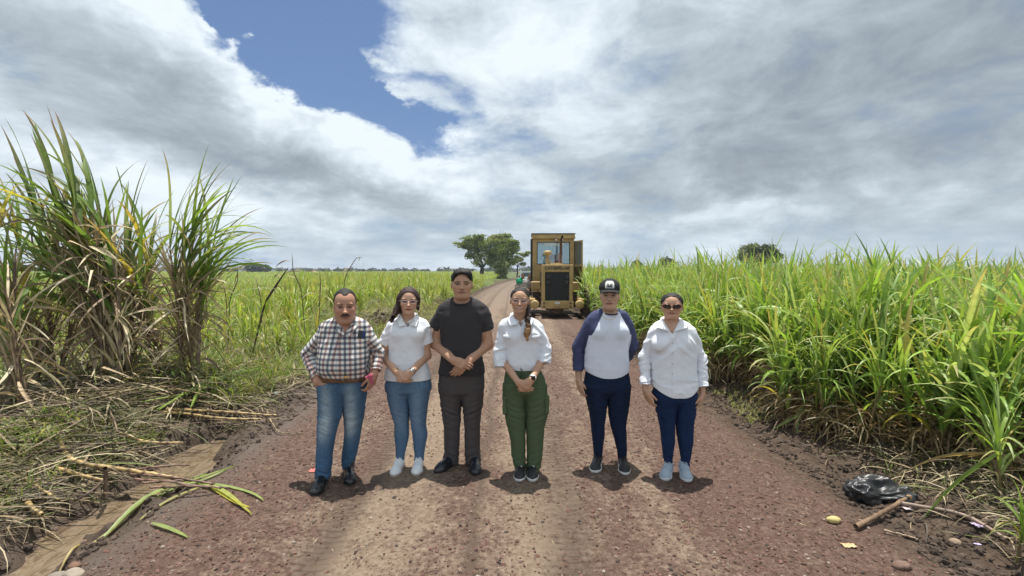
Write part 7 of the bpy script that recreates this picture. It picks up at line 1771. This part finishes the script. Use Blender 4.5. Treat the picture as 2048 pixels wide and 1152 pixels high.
def scrap(name, lab, cat, px, py, w_, h_, col, seed, lift=.01):
    c = gp(px, py, lift); n = 12; U_, W_ = np.meshgrid(np.linspace(-1, 1, n), np.linspace(-1, 1, n), indexing='ij')
    edge = 1-.22*fbm2(U_, W_, 1.7, 2, seed); x = c[0]+U_*w_*edge; y = c[1]+W_*h_*edge; z = c[2]+.25*w_*np.abs(fbm2(U_, W_, 1.3, 3, seed+1))
    i = np.arange(n*n).reshape(n, n); Q = np.stack([i[:-1, :-1], i[1:, :-1], i[1:, 1:], i[:-1, 1:]], -1).reshape(-1, 4)
    o = npmesh(name, np.stack([x, y, z], -1).reshape(-1, 3), Q, simple(name+'_sheet', col, .5, var=.2), local=c); o.location = tuple(c); m = o.modifiers.new('t', 'SOLIDIFY'); m.thickness = .0015; tag(o, lab, cat)
scrap('dry_leaf_scrap', 'flat tan husk scrap on the dirt below the yellow cob', 'husk', 1698, 1090, .04, .022, (.48, .33, .17), 3)
scrap('wrapper', 'crumpled lilac wrapper beside the long branch', 'wrapper', 1958, 1070, .035, .03, (.42, .34, .48), 5, .03)
scrap('wrapper', 'small lilac scrap just below the lilac wrapper', 'wrapper', 1955, 1087, .018, .012, (.45, .38, .55), 6)
scrap('paper_scrap', 'pinkish white scrap between the bag and the long branch', 'paper scrap', 1815, 1022, .03, .022, (.50, .40, .40), 8, .02)
scrap('wrapper', 'small red and white wrapper on the gravel left of the black boot', 'wrapper', 627, 940, .035, .03, (.55, .13, .11), 11, .004)
scrap('plastic_cup', 'pale turquoise plastic scrap on the left verge', 'plastic scrap', 551, 794, .045, .05, (.36, .55, .56), 12, .03)
scrap('paper_scrap', 'grey white scrap on the left verge beside the turquoise one', 'paper scrap', 511, 798, .06, .04, (.42, .44, .45), 13, .03)
def rock(px, py, r, col, lab, seed):
    c = gp(px, py, r*.25); G = SDF(c-r*1.6, c+r*1.6, r/9); G.add(ell(c, (r, r*.8, r*.6)), 0); V, Q, N = G.mesh(); V = V+N*(fbm(V*(.9/r), 3, seed)*r*.14)[:, None]
    o = npmesh('stone', V, Q, simple('stone_grey', col, .9, var=.25, vscale=25, bump=.4), local=c); o.location = tuple(c); tag(o, lab, 'stone', 'stones by the puddle')
rock(112, 1140, .060, (.20, .175, .14), 'rounded grey stone at the bottom left, left of its neighbour', 1); rock(146, 1143, .055, (.27, .23, .18), 'paler rounded stone at the bottom left beside the grey one', 2); rock(150, 1130, .035, (.16, .09, .06), 'small rusty brown stone behind the two rounded ones', 3)
rock(1910, 1083, .035, (.26, .19, .13), 'small tan stone below the long branch', 4); rock(1802, 1133, .045, (.16, .10, .075), 'reddish brown stone near the bottom right edge', 5); rock(232, 930, .04, (.05, .035, .03), 'dark lump of mud beside the upright stub', 6)

# ================================================================ thin air haze
Vh, Qh = bxs([((-1600, -230, -1.4), (1600, 1800, 13.0))])
mh, th_ = new_mat('thin_haze')
pv = th_.n('VolumePrincipled', ins={'Color': (.80, .88, 1.0, 1), 'Density': .00042, 'Anisotropy': .3})
mh.node_tree.links.new(pv.outputs[0], th_.out.inputs['Volume'])
tag(npmesh('haze', Vh, Qh, mh, smooth=False), 'thin pale haze over the far fields', 'haze', kind='stuff')
